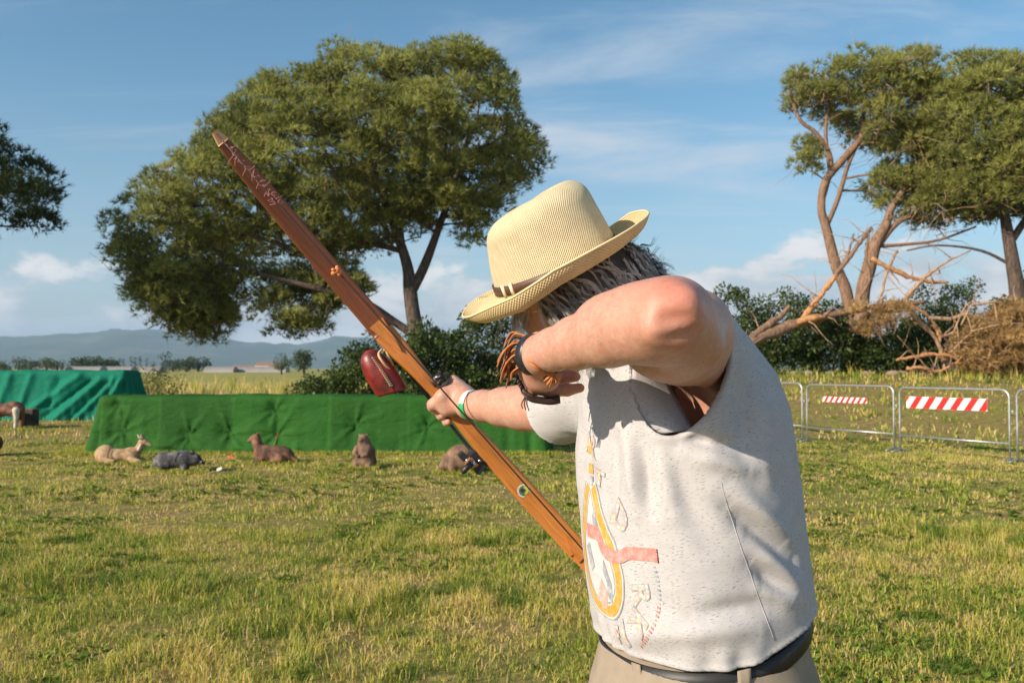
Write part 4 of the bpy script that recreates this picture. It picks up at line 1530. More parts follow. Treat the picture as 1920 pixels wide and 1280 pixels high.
for k in range(90):
    p0 = limb_pts[rng.integers(0, len(limb_pts))]
    dr = nrm(rng.normal(0, 1, 3) * (1, 0.6, 0.8) + (0.25, 0, 0.1)); L_ = rng.uniform(0.5, 1.7)
    pts = [p0]
    for s_ in range(4):
        dr = nrm(dr + rng.normal(0, 0.30, 3) + (0, 0, -0.08)); pts.append(pts[-1] + dr * L_ / 4)
    pts = np.array(pts); pts[:, 2] = np.maximum(pts[:, 2], ground_z(pts[:, 0], pts[:, 1]) + 0.02)
    g = Geo(); g.tube(pts, [0.024, 0.019, 0.014, 0.010, 0.005], 5); g.build('twig', M_DEADWOOD, t)


def dead_needles(poly, d, n, thick, n_per, name, root, R_=(0.22, 0.42), up=-0.5):
    cl = clumps_in(poly, d, n, thick, 0.4, 0.05)
    v, f, tn = tufts(cl, R_[0], R_[1], n_per, 6, 0.20, 0.022, 0.9, up, 0.45, 0.2)
    zg_ = ground_z(v[:, 0], v[:, 1]) + 0.01
    v[:, 2] = np.maximum(v[:, 2], zg_)
    return obj(name, v, f, M_DEADNEEDLE, root, smooth=False, attrs={'tint': tn})


dead_needles([(1600, 580), (1650, 562), (1700, 560), (1706, 590), (1690, 612), (1650, 628), (1632, 640), (1612, 622)], DF - 0.2, 26, 0.5, 60, 'dead_needles', t)
t2 = thing('brushwood_heap', 'heap of cut pine brushwood with dead rust-brown needles', 'brushwood', ground_at(1860, DF - 0.6))
dead_needles([(1775, 690), (1785, 650), (1815, 615), (1850, 590), (1880, 570), (1930, 560), (1990, 580), (2030, 640), (2040, 710), (1900, 712), (1820, 712)], DF - 0.6, 190, 1.3, 66, 'dead_needles', t2)
for k in range(26):
    x0, y0 = rng.uniform(1770, 1960), rng.uniform(600, 700)
    a = rng.uniform(-0.5, 2.4); L_ = rng.uniform(50, 130)
    q = spline(np.array(pl(DF - 0.9, (x0, y0, 2.6), (x0 + L_ * 0.5 * math.cos(a), y0 - L_ * 0.4 * math.sin(a) - rng.uniform(0, 12), 2.0), (x0 + L_ * math.cos(a), y0 - L_ * 0.6 * math.sin(a) + rng.uniform(-5, 10), 0.8))), 5)
    q[:, 1] += rng.uniform(-0.5, 0.6)
    q[:, 2] = np.maximum(q[:, 2], ground_z(q[:, 0], q[:, 1]) + 0.02)
    g = Geo(); g.tube(q[:, :3], q[:, 3], 6); g.build('stick', M_DEADWOOD, t2)
# stones and clods along the foot of the hedge
M_STONE = simple('field_stone', (0.30, 0.22, 0.17), (0.18, 0.13, 0.10), 4, 0.9, 0.6, 0.05)
for k in range(9):
    px = 1450 + 36 * k + rng.uniform(-10, 10)
    b = ground_at(px, DF + 0.2 + rng.uniform(-0.4, 0.4))
    s_ = rng.uniform(0.07, 0.18)
    bm = bmesh.new(); bmesh.ops.create_icosphere(bm, subdivisions=2, radius=1)
    v = np.array([tuple(p.co) for p in bm.verts]); f = [tuple(q.index for q in p.verts) for p in bm.faces]; bm.free()
    v = v * (1 + 0.5 * (fbm(v[:, 0] * 1.3 + k * 9, v[:, 1] * 1.3, v[:, 2] * 1.3, 3, k) - 0.5))[:, None] * (s_ * rng.uniform(1, 1.7), s_, s_ * 0.65)
    o = obj('field_stone', v + b + (0, 0, s_ * 0.3), f, M_STONE, None)
    tag(o, 'brown field stone in the row along the hedge foot', 'stone', 'stones along the foot of the hedge')

# ================================================================== far buildings
M_ROOF = simple('far_roof_tiles', (0.30, 0.17, 0.13), (0.24, 0.14, 0.10), 0.4, 0.9)
M_WALL = simple('far_plaster', (0.60, 0.52, 0.42), (0.52, 0.45, 0.37), 0.3, 0.9)
M_WIN = simple('far_window', (0.05, 0.055, 0.06), None, 1, 0.4)
M_POLY = simple('greenhouse_film', (0.27, 0.25, 0.225), (0.21, 0.19, 0.17), 0.1, 0.5)


def house(label, px, d, w, dp, h, rh):
    b = ground_at(px, d)
    t = thing('farmhouse', label, 'house', b, 'farmhouses at the end of the field')
    g = Geo(); g.box((0, 0, h / 2), (w, dp, h)); g.build('wall', M_WALL, t, smooth=False, local=True)
    vs = [(-w / 2 - .4, -dp / 2 - .4, h), (w / 2 + .4, -dp / 2 - .4, h), (w / 2 + .4, dp / 2 + .4, h), (-w / 2 - .4, dp / 2 + .4, h), (-w / 2, 0, h + rh), (w / 2, 0, h + rh)]
    obj('roof', vs, [(0, 1, 5, 4), (2, 3, 4, 5), (1, 2, 5), (3, 0, 4), (3, 2, 1, 0)], M_ROOF, t, smooth=False, local=True)
    n = max(2, int(w / 3))
    for k in range(n):
        g = Geo(); g.box((-w / 2 + (k + 0.5) * w / n, -dp / 2 - 0.02, h * 0.55), (0.9, 0.08, 1.2)); g.build('window', M_WIN, t, smooth=False, local=True)


for lab, px, d, w, dp, h, rh in (('pale farmhouse with red tiled roof left of the round tree', 500, 420, 9, 8, 2.9, 1.4), ('long low farm shed with red roof next to the pale farmhouse', 458, 430, 11, 8, 2.0, 1.0), ('small house with red roof close to the brownish tree', 520, 410, 6, 7, 2.6, 1.2)):
    house(lab, px, d, w, dp, h, rh)
for k, (px, d, w) in enumerate(((100, 250, 9), (150, 255, 14), (215, 262, 12), (265, 270, 13), (415, 300, 10), (445, 305, 8), (490, 300, 9), (515, 298, 9))):
    b = ground_at(px, d)
    t = thing('greenhouse', 'pale arched greenhouse tunnel' + (' behind the teal cloth' if k < 4 else ' at the far edge of the yellow field'), 'greenhouse', b, 'greenhouse tunnels' + (' behind the teal cloth' if k < 4 else ' by the yellow field'))
    aa = np.linspace(0, math.pi, 13)
    prof_ = np.stack([np.cos(aa) * 3.0, np.sin(aa) * 2.0], 1)
    vs = [(x_, p_[0], p_[1]) for x_ in (-w / 2, w / 2) for p_ in prof_]
    fs = [(i, i + 1, 13 + i + 1, 13 + i) for i in range(12)]
    obj('film', vs, fs, M_POLY, t, local=True)
    for x_ in (0, 13):
        obj('end_wall', [vs[x_ + i] for i in range(13)], [tuple(range(13))], M_POLY, t, smooth=False, local=True)

# ================================================================== the archer
FV = nrm((-0.94, -0.34, 0)); LV = nrm((0.34, -0.94, 0)); UP = np.array((0, 0, 1.0))

# ---- materials
def skin_material():
    m, N, L, B = new_mat('sunburnt_skin')
    n1 = add_noise(N, L, 9, 3, 0.5)
    n2 = add_noise(N, L, 120, 4, 0.6)
    c = add_ramp(N, L, n1.outputs['Fac'], [(0.32, (0.50, 0.285, 0.205)), (0.55, (0.485, 0.255, 0.182)), (0.75, (0.47, 0.215, 0.152))])
    c = add_mix(N, L, 0.35, c, add_ramp(N, L, n2.outputs['Fac'], [(0.35, (0.40, 0.20, 0.133)), (0.65, (0.60, 0.36, 0.26))]))
    at = N.new('ShaderNodeAttribute'); at.attribute_name = 'red'
    c = add_mix(N, L, at.outputs['Fac'], c, (0.55, 0.17, 0.11))
    n5 = add_noise(N, L, 38, 5, 0.7)
    c = add_mix(N, L, add_ramp(N, L, n5.outputs['Fac'], [(0.50, (0, 0, 0)), (0.72, (0.55, 0.55, 0.55))]), c, (0.50, 0.17, 0.115))
    n6 = add_noise(N, L, 190, 2, 0.5)
    c = add_mix(N, L, add_ramp(N, L, n6.outputs['Fac'], [(0.66, (0, 0, 0)), (0.74, (0.5, 0.5, 0.5))]), c, (0.30, 0.13, 0.08))
    L.new(c, B.inputs['Base Color'])
    B.inputs['Roughness'].default_value = 0.47
    B.inputs['Specular IOR Level'].default_value = 0.42
    B.inputs['Subsurface Weight'].default_value = 0.12
    B.inputs['Subsurface Radius'].default_value = (1.0, 0.35, 0.2)
    B.inputs['Subsurface Scale'].default_value = 0.008
    n3 = add_noise(N, L, 420, 3, 0.7)
    n4 = add_noise(N, L, 90, 4, 0.65, mscale=(1, 1, 1))
    sm = N.new('ShaderNodeMath'); sm.operation = 'MULTIPLY_ADD'
    L.new(n4.outputs['Fac'], sm.inputs[0]); sm.inputs[1].default_value = 0.7; L.new(n3.outputs['Fac'], sm.inputs[2])
    add_bump(N, L, B, sm.outputs[0], 0.30, 0.0016)
    return m


def shirt_material():
    m, N, L, B = new_mat('heathered_jersey')
    # short dark slub dashes lying along the knit
    n = add_noise(N, L, 1.0, 2, 0.5, attr='suv', mscale=(140, 600, 1), dist=0.35)
    n.inputs['Distortion'].default_value = 0.25
    big = add_noise(N, L, 1.0, 3, 0.55, attr='suv', mscale=(26, 40, 1))
    mul = N.new('ShaderNodeMath'); mul.operation = 'MULTIPLY_ADD'
    L.new(big.outputs['Fac'], mul.inputs[0]); mul.inputs[1].default_value = 0.22
    L.new(n.outputs['Fac'], mul.inputs[2])
    fl = add_ramp(N, L, mul.outputs[0], [(0.70, (0, 0, 0)), (0.79, (1, 1, 1))])
    tone = add_ramp(N, L, big.outputs['Fac'], [(0.3, (0.495, 0.475, 0.472)), (0.7, (0.575, 0.552, 0.546))])
    c = add_mix(N, L, fl, tone, (0.30, 0.285, 0.30))
    L.new(c, B.inputs['Base Color'])
    B.inputs['Roughness'].default_value = 0.85
    B.inputs['Specular IOR Level'].default_value = 0.15
    B.inputs['Sheen Weight'].default_value = 0.12
    knit = add_noise(N, L, 1.0, 2, 0.6, attr='suv', mscale=(700, 900, 1))
    add_bump(N, L, B, knit.outputs['Fac'], 0.22, 0.0012)
    t = N.new('ShaderNodeBsdfTranslucent')
    L.new(c, t.inputs['Color'])
    mx = N.new('ShaderNodeMixShader'); mx.inputs[0].default_value = 0.16
    L.new(B.outputs[0], mx.inputs[1]); L.new(t.outputs[0], mx.inputs[2])
    L.new(mx.outputs[0], N['Material Output'].inputs[0])
    return m


def wood_material(name, c1, c2, c3, axis):
    """grain drawn out along the bow's long axis"""
    m, N, L, B = new_mat(name)
    n = add_noise(N, L, 1.0, 5, 0.6, attr='bow_uv', mscale=(210, 9, 120), dist=0.8)
    w = add_noise(N, L, 1.0, 3, 0.5, attr='bow_uv', mscale=(40, 3.5, 40), dist=0.4)
    c = add_ramp(N, L, n.outputs['Fac'], [(0.3, c2), (0.55, c1), (0.8, c3)])
    c = add_mix(N, L, add_ramp(N, L, w.outputs['Fac'], [(0.35, (0, 0, 0)), (0.7, (0.55, 0.55, 0.55))]), c, c2)
    L.new(c, B.inputs['Base Color'])
    B.inputs['Roughness'].default_value = 0.5
    B.inputs['Coat Weight'].default_value = 0.18
    B.inputs['Coat Roughness'].default_value = 0.25
    add_bump(N, L, B, n.outputs['Fac'], 0.08, 0.001)
    return m


def straw_material(name, su, sv, trans, c_lo, c_hi, rib=False):
    m, N, L, B = new_mat(name)
    a = N.new('ShaderNodeAttribute'); a.attribute_name = 'suv'
    sep = N.new('ShaderNodeSeparateXYZ'); L.new(a.outputs['Vector'], sep.inputs[0])

    def sine(src, s):
        q = N.new('ShaderNodeMath'); q.operation = 'MULTIPLY'; L.new(src, q.inputs[0]); q.inputs[1].default_value = s
        r = N.new('ShaderNodeMath'); r.operation = 'SINE'; L.new(q.outputs[0], r.inputs[0])
        return r.outputs[0]
    wob = add_noise(N, L, 60, 3, 0.6, attr='suv')
    ww = N.new('ShaderNodeVectorMath'); ww.operation = 'MULTIPLY_ADD'
    L.new(wob.outputs['Color'], ww.inputs[0]); ww.inputs[1].default_value = (0.0022, 0.0022, 0)
    L.new(a.outputs['Vector'], ww.inputs[2])
    sep2 = N.new('ShaderNodeSeparateXYZ'); L.new(ww.outputs[0], sep2.inputs[0])
    p = N.new('ShaderNodeMath'); p.operation = 'MULTIPLY'
    L.new(sine(sep2.outputs[0], su), p.inputs[0]); L.new(sine(sep2.outputs[1], sv), p.inputs[1])
    mr = N.new('ShaderNodeMapRange'); L.new(p.outputs[0], mr.inputs[0])
    mr.inputs[1].default_value = -1; mr.inputs[2].default_value = 1
    src = mr.outputs[0]
    big = add_noise(N, L, 40, 4, 0.6, attr='suv')
    c = add_ramp(N, L, src, [(0.15, c_lo), (0.6, c_hi), (1.0, tuple(min(1, x * 1.1) for x in c_hi))])
    c = add_mix(N, L, 0.5, c, add_ramp(N, L, big.outputs['Fac'], [(0.3, tuple(x * 0.80 for x in c_hi)), (0.7, tuple(min(1, x * 1.08) for x in c_hi))]))
    L.new(c, B.inputs['Base Color'])
    B.inputs['Roughness'].default_value = 0.6
    B.inputs['Specular IOR Level'].default_value = 0.3
    add_bump(N, L, B, src, 0.75, 0.0022)
    t = N.new('ShaderNodeBsdfTranslucent'); L.new(c, t.inputs['Color'])
    mx = N.new('ShaderNodeMixShader'); mx.inputs[0].default_value = trans
    L.new(B.outputs[0], mx.inputs[1]); L.new(t.outputs[0], mx.inputs[2])
    L.new(mx.outputs[0], N['Material Output'].inputs[0])
    return m


M_SKIN = skin_material()
M_SHIRT = shirt_material()
M_TROUSER = simple('khaki_twill', (0.30, 0.24, 0.175), (0.25, 0.20, 0.145), 30, 0.85, 0.15, 0.002)
M_BELT = simple('black_belt_leather', (0.018, 0.017, 0.017), None, 60, 0.5, 0.2)
M_SHOE = simple('brown_shoe_leather', (0.09, 0.05, 0.03), None, 30, 0.5, 0.2)
M_HAIR, N, L, B = new_mat('grey_hair')
a_ = N.new('ShaderNodeAttribute'); a_.attribute_name = 'tint'
L.new(add_ramp(N, L, a_.outputs['Fac'], [(0.0, (0.03, 0.028, 0.027)), (0.45, (0.17, 0.16, 0.15)), (1.0, (0.70, 0.67, 0.62))]), B.inputs['Base Color'])
B.inputs['Roughness'].default_value = 0.38
M_HAIRBASE = simple('hair_underlayer', (0.10, 0.09, 0.08), (0.045, 0.04, 0.036), 60, 0.7, 0.6, 0.006, mscale=(1, 1, 0.35))
M_LEATHER = simple('orange_leather', (0.50, 0.185, 0.055), (0.34, 0.11, 0.03), 50, 0.6, 0.25, 0.001)
M_DKLEATHER = simple('dark_leather', (0.055, 0.028, 0.018), (0.03, 0.017, 0.012), 60, 0.5, 0.25, 0.001)
M_STRAP = simple('black_rubber', (0.02, 0.021, 0.024), None, 50, 0.38, 0.05)
M_WHITEBAND = simple('white_wristband', (0.80, 0.80, 0.78), (0.76, 0.76, 0.74), 40, 0.45)
M_GREENBAND = simple('green_wristband', (0.02, 0.42, 0.13), (0.02, 0.36, 0.11), 40, 0.45)
M_EYE = simple('eye_white', (0.75, 0.73, 0.70), None, 20, 0.2)

# ---- key joints
S_L = P(1282, 650, 1.37); E_L = P(1252, 592, 1.08); W_L = P(1014, 662, 1.305)
S_R = np.array((0.170, 1.70, 1.425)); E_R = P(1012, 768, 1.90); W_R = P(880, 759, 2.08)
NB = np.array((0.215, 1.545, 1.475)); HC = P(1066, 550, 1.56)

# torso levels: z, centre x, centre y, half depth (front-back), half width (side-side)
TL = np.array([
    (0.93, 0.330, 1.53, 0.158, 0.178),
    (0.985, 0.325, 1.53, 0.163, 0.184),
    (1.02, 0.322, 1.53, 0.170, 0.190),
    (1.07, 0.318, 1.53, 0.175, 0.194),
    (1.14, 0.309, 1.53, 0.176, 0.195),
    (1.22, 0.302, 1.53, 0.176, 0.195),
    (1.30, 0.297, 1.53, 0.174, 0.194),
    (1.38, 0.292, 1.53, 0.165, 0.186),
    (1.44, 0.286, 1.53, 0.150, 0.172),
    (1.50, 0.276, 1.53, 0.120, 0.140),
    (1.55, 0.265, 1.53, 0.070, 0.085),
    (1.60, 0.25, 1.53, 0.01, 0.02)])


def torso_d(X, Y, Z, shrink=0.0):
    z = np.asarray(Z)
    cx, cy, a, b = [np.interp(z, TL[:, 0], TL[:, i]) for i in (1, 2, 3, 4)]
    a = np.maximum(a - shrink, 0.005); b = np.maximum(b - shrink, 0.005)
    u = (X - cx) * FV[0] + (Y - cy) * FV[1]
    v = (X - cx) * LV[0] + (Y - cy) * LV[1]
    k = (np.abs(u / a) ** 2.25 + np.abs(v / b) ** 2.25) ** (1 / 2.25)
    return (k - 1) * np.minimum(a, b)


# ---- head frame
TH = R(36)
h_f0 = np.array((-math.cos(TH), math.sin(TH), 0.0))
HU = nrm((-0.43, -0.24, 0.90))
HF = nrm(h_f0 - HU * (h_f0 @ HU)); HL = np.cross(HU, HF)


def hp(f, l, u):
    return HC + f * HF + l * HL + u * HU


# ---- body: one continuous skin surface
bf = Field((-0.17, 1.0, 0.93), (0.52, 2.12, 1.72), 0.0042)
bf.put((0.1, 1.3, 0.93), (0.52, 1.76, 1.58), lambda X, Y, Z: torso_d(X, Y, Z, 0.036), 0.02)
bf.cone(S_L, 0.060, NB + (0.02, -0.02, -0.03), 0.070, 0.05)
bf.cone(S_R, 0.060, NB + (0.0, 0.02, -0.03), 0.070, 0.05)
bf.cone(NB, 0.062, hp(-0.02, 0, -0.05), 0.058, 0.04)
# left (drawing) arm
um = S_L * 0.5 + E_L * 0.5
bf.chain([S_L, S_L * 0.72 + E_L * 0.28 + (0, 0, 0.004), um, E_L * 0.86 + S_L * 0.14, E_L], [0.064, 0.064, 0.059, 0.052, 0.042], 0.03)
bf.ell(S_L + (0.006, -0.06, 0.022), (0.046, 0.09, 0.055), None, 0.03)
bf.ell(um + (-0.01, 0.0, -0.020), (0.045, 0.09, 0.042), [nrm((1, 0.3, 0)), nrm(E_L - S_L), UP], 0.025)
EW = W_L - E_L
bf.chain([E_L, E_L + EW * 0.2, E_L + EW * 0.42, E_L + EW * 0.68, E_L + EW * 0.88, W_L], [0.040, 0.0455, 0.0425, 0.0345, 0.0285, 0.0262], 0.02)
bf.ell(E_L + EW * 0.24 + (0.0, 0, 0.010), (0.095, 0.040, 0.038), [nrm(EW), nrm(np.cross(nrm(EW), UP)), UP], 0.02)
bf.ell(E_L + (0.016, -0.028, 0.012), (0.017, 0.017, 0.019), None, 0.014)           # point of the elbow
bf.ell(E_L + (-0.018, -0.026, -0.018), (0.017, 0.016, 0.016), None, 0.016)
bf.ell(E_L + (0.002, -0.046, -0.006), (0.020, 0.006, 0.006), None, 0.012, sub=True)
bf.cone(E_L + (0.03, -0.03, -0.022), 0.005, E_L + (-0.02, -0.044, -0.034), 0.004, 0.012, sub=True)
bf.ell(W_L + np.array((0.014, -0.014, 0.014)), (0.012, 0.012, 0.010), None, 0.014)  # wrist bone
bf.ell(P(1250, 780, 1.40), (0.060, 0.085, 0.080), None, 0.02, sub=True)
bf.ell(P(1205, 775, 1.47), (0.055, 0.16, 0.095), None, 0.02, sub=True)     # hollow of the armpit
bf.ell(P(1297, 778, 1.42), (0.034, 0.075, 0.045), None, 0.02, sub=True)
# right (bow) arm
um = S_R * 0.5 + E_R * 0.5
bf.chain([S_R, um, E_R * 0.85 + S_R * 0.15, E_R], [0.060, 0.051, 0.046, 0.043], 0.03)
ER = W_R - E_R
bf.chain([E_R, E_R + ER * 0.22, E_R + ER * 0.5, E_R + ER * 0.8, W_R], [0.043, 0.0455, 0.041, 0.0335, 0.0295], 0.02)
bf.ell(E_R + ER * 0.25 + (0, 0, 0.006), (0.09, 0.044, 0.040), [nrm(ER), nrm(np.cross(nrm(ER), UP)), UP], 0.02)
# head with its face
AX = [HF, HL, HU]
bf.ell(hp(-0.012, 0, 0.012), (0.098, 0.076, 0.092), AX, 0.02)
bf.ell(hp(0.028, 0, -0.035), (0.070, 0.062, 0.075), AX, 0.03)
bf.ell(hp(0.058, 0, -0.098), (0.030, 0.034, 0.024), AX, 0.03)      # chin
for s in (-1, 1):
    bf.cone(hp(-0.01, s * 0.056, -0.055), 0.018, hp(0.052, s * 0.028, -0.098), 0.016, 0.025)   # jaw
    bf.ell(hp(0.060, s * 0.040, -0.030), (0.022, 0.024, 0.020), AX, 0.022)    # cheekbone
    bf.cone(hp(0.083, s * 0.012, 0.020), 0.010, hp(0.068, s * 0.046, 0.018), 0.010, 0.012)      # brow
    bf.ell(hp(-0.012, s * 0.080, -0.012), (0.017, 0.007, 0.030), [nrm(HF - 0.3 * s * HL), nrm(HL * s), HU], 0.006)   # ear
    bf.ell(hp(0.086, s * 0.031, 0.000), (0.012, 0.016, 0.010), AX, 0.006, sub=True)
    bf.ell(hp(0.104, s * 0.010, -0.040), (0.010, 0.009, 0.008), AX, 0.006)
bf.chain([hp(0.088, 0, 0.012), hp(0.106, 0, -0.018), hp(0.117, 0, -0.036)], [0.009, 0.0105, 0.0125], 0.010)
bf.cone(hp(0.093, 0.02, -0.066), 0.007, hp(0.093, -0.02, -0.066), 0.007, 0.008)
bf.cone(hp(0.090, 0.016, -0.077), 0.008, hp(0.090, -0.016, -0.077), 0.008, 0.008)
bv, bq = bf.mesh()
bv = relax(bv, bq, 6)
del bf

# ---- hands, on a finer grid, rooted inside the wrists
def px_pts(l):
    return [P(*p) for p in l]


lh = Field(P(1120, 780, 1.30) * [0, 0, 1] + [-0.02, 1.24, 0], [0.16, 1.50, 1.54], 0.0022)
kn = px_pts([(984, 654, 1.385), (982, 680, 1.388), (987, 705, 1.382), (1000, 726, 1.368)])
for i, k_ in enumerate(kn):
    lh.cone(W_L + (0, 0.0, -0.002), 0.0225, k_, 0.0125, 0.016)
lh.cone(W_L - EW * 0.10, 0.0268, W_L, 0.0255, 0.01)
lh.ell(P(1022, 708, 1.345), (0.024, 0.020, 0.022), None, 0.014)      # heel of the hand
fing = [[(984, 654, 1.385), (1008, 662, 1.425), (1040, 676, 1.43), (1058, 684, 1.425)],
        [(982, 680, 1.388), (1010, 688, 1.425), (1046, 694, 1.43), (1070, 697, 1.425)],
        [(987, 705, 1.382), (1018, 710, 1.412), (1054, 709, 1.415), (1079, 706, 1.408)],
        [(1000, 726, 1.368), (1030, 733, 1.392), (1064, 731, 1.392), (1087, 727, 1.386)]]
for q, r0 in zip(fing, (0.0105, 0.0108, 0.0104, 0.0096)):
    lh.chain(px_pts(q), [r0 * 1.15, r0 * 1.03, r0 * 0.95, r0 * 0.82], 0.006)
lh.chain(px_pts([(1012, 655, 1.33), (1010, 640, 1.375), (1030, 640, 1.41), (1050, 648, 1.425)]), [0.016, 0.0135, 0.0115, 0.0095], 0.010)
lv_, lq_ = lh.mesh(); lv_ = relax(lv_, lq_, 2)

GRIP = P(838, 757, 2.15)
SHOT = nrm((-0.22, 0.975, 0)); BU = nrm((-0.645, -0.1455, 0.745)); BW = np.cross(BU, SHOT)   # bow: shooting direction, limb axis, width axis
rh = Field(GRIP - [0.09, 0.16, 0.10], GRIP + [0.16, 0.13, 0.10], 0.0024)


def gp(w, u, s):
    return GRIP + w * BW + u * BU + s * SHOT


if gp(0.05, 0, 0)[0] < GRIP[0]:
    BW = -BW                                   # BW points to picture right and up
knr = [gp(0.050, 0.030, 0.012), gp(0.056, 0.010, 0.022), gp(0.055, -0.012, 0.024), gp(0.048, -0.034, 0.016)]
for k_ in knr:
    rh.cone(W_R, 0.0265, k_, 0.0140, 0.018)
rh.cone(W_R - ER * 0.10, 0.0300, W_R, 0.0280, 0.01)
rh.ell(gp(0.032, -0.012, -0.032), (0.030, 0.032, 0.024), [BW, BU, SHOT], 0.016)
for (k_, u0, r0) in zip(knr, (0.026, 0.008, -0.012, -0.033), (0.0110, 0.0115, 0.0110, 0.0100)):
    rh.chain([k_, gp(0.030, u0, 0.050), gp(-0.008, u0 - 0.001, 0.047), gp(-0.029, u0 - 0.002, 0.020), gp(-0.026, u0 - 0.002, 0.000)],
             [r0 * 1.15, r0 * 1.05, r0, r0 * 0.95, r0 * 0.85], 0.006)
rh.chain([gp(0.030, 0.010, -0.036), gp(0.002, 0.026, -0.036), gp(-0.025, 0.024, -0.020), gp(-0.034, 0.018, 0.002)], [0.0175, 0.0148, 0.0130, 0.0105], 0.010)
rh.chain([gp(0.026, -0.014, -0.034), gp(-0.010, -0.006, -0.026)], [0.027, 0.018], 0.016)
rh.ell(gp(0.010, 0.004, -0.030), (0.036, 0.034, 0.018), [BW, BU, SHOT], 0.014)      # heel of the hand on the grip
rv_, rq_ = rh.mesh(); rv_ = relax(rv_, rq_, 2)

bv_all = np.vstack([bv, lv_, rv_])
bq_all = np.vstack([bq, lq_ + len(bv), rq_ + len(bv) + len(lv_)])
red = 0.55 * np.exp(-(np.linalg.norm(bv_all - (E_L + (0, -0.03, 0.01)), axis=1) / 0.045) ** 2)
red += 0.35 * np.exp(-(np.linalg.norm(bv_all - hp(0.06, 0.05, -0.03), axis=1) / 0.05) ** 2)
red += 0.22 * np.clip((bv_all[:, 2] - 1.50) / 0.06, 0, 1) * (bv_all[:, 1] < 1.42)
red += 0.25 * np.exp(-(np.linalg.norm(bv_all - (S_L + (0, 0, 0.07)), axis=1) / 0.06) ** 2)
tips = np.vstack([P(*q[-1]) for q in fing])
red += 0.35 * np.exp(-(np.min(np.linalg.norm(bv_all[:, None, :] - tips[None], axis=2), 1) / 0.02) ** 2)

FEET = np.array((0.33, 1.50, 0.0))
man = thing('person', 'man in straw hat and white printed T-shirt raising his arm after shooting a bow', 'person', FEET)
obj('body', bv_all, bq_all, M_SKIN, man, attrs={'red': np.clip(red, 0, 0.8)})
for s in (-1, 1):
    g = Geo()
    u_, w_ = np.meshgrid(np.linspace(0, math.pi, 9), np.linspace(0, 2 * math.pi, 12, endpoint=False), indexing='ij')
    e_c = hp(0.0795, s * 0.031, 0.000)
    vv = e_c + 0.0115 * np.stack([np.sin(u_) * np.cos(w_), np.sin(u_) * np.sin(w_), np.cos(u_)], -1).reshape(-1, 3)
    obj('eye', vv, grid_faces(9, 12, wrap_v=True), M_EYE, man)

# ---- shirt: a real shell with neck hole, armhole, sleeve and hem
sf = Field((0.02, 1.26, 0.95), (0.56, 1.98, 1.62), 0.0036)
X, Y, Z = sf.ax[0][:, None, None], sf.ax[1][None, :, None], sf.ax[2][None, None, :]
sf.F[:] = np.minimum(torso_d(X, Y, Z), 0.2)
sh_in = S_L + np.array((0.030, 0.050, 0.006))
sf.cone(sh_in, 0.066, NB + (0.035, -0.02, -0.015), 0.074, 0.05)
sf.cone(S_R + (0.0, 0, 0.0), 0.070, NB + (0.02, 0.03, -0.025), 0.078, 0.06)
SLE = E_R * 0.80 + S_R * 0.20 + (0.012, 0, -0.016)
sf.cone(S_R + (0, 0.0, -0.012), 0.078, SLE, 0.066, 0.05)
D = sf.F
near = np.argwhere(np.abs(D) < 0.02)
pn = sf.lo + near * sf.h


def seg_dist(p, a, b):
    d = b - a
    t = np.clip(((p - a) @ d) / (d @ d), 0, 1)
    return np.linalg.norm(p - a - t[:, None] * d, axis=1), t


ang_n = np.arctan2((pn[:, :2] - (0.32, 1.53)) @ LV[:2], (pn[:, :2] - (0.32, 1.53)) @ FV[:2])
dd = D[tuple(near.T)]
# cuts
arm_c = P(1279, 697, 1.36)
e1 = nrm(-FV * 0.94 + UP * 0.0); tl = R(19)
ca, sa = math.cos(tl), math.sin(tl)
rel = pn - arm_c
qa = rel @ e1; qz = rel[:, 2]; ql = rel @ LV
q1 = qa * ca - qz * sa; q2 = qa * sa + qz * ca
kk = np.sqrt((q1 / (0.056 + 0.10 * np.clip(q2, -0.12, 0.12))) ** 2 + (q2 / 0.102) ** 2)
d_arm = np.maximum((kk - 1) * 0.058, -(ql + 0.11))
nk_a, nk_b = NB + np.array((0.02, 0, -0.01)), hp(-0.03, 0, -0.02)
d_neck, _ = seg_dist(pn, nk_a, nk_b); d_neck -= 0.069
sl_ax = nrm(SLE - S_R)
d_slv = -((pn - SLE) @ sl_ax)
d_slv = np.where(np.linalg.norm(pn - SLE, axis=1) < 0.14, d_slv, 1.0)
hem_z = 0.986 + 0.018 * (1 - np.cos(ang_n)) + 0.02 * np.maximum(-np.cos(ang_n), 0) + 0.024 * sstep(1.2, 2.2, np.abs(ang_n)) + 0.003 * np.sin(ang_n * 3 + 1)
d_hem = pn[:, 2] - hem_z
edge = np.minimum(np.minimum(np.abs(d_arm), np.abs(d_neck)), np.minimum(np.abs(d_hem), np.abs(d_slv)))
th = 0.0036 + 0.0028 * np.exp(-(np.maximum(edge - 0.004, 0) / 0.004) ** 2)
shell = np.abs(dd) - th
for c_ in (d_arm, d_neck, d_slv, d_hem):
    shell = np.maximum(shell, -c_)
SFld = np.full(sf.n, 0.05, np.float32)
SFld[tuple(near.T)] = shell
sv, sq = surface_nets(SFld, sf.lo, sf.h)
sv = relax(sv, sq, 2, 0.45)
pn = sv
disp = np.zeros(len(pn))
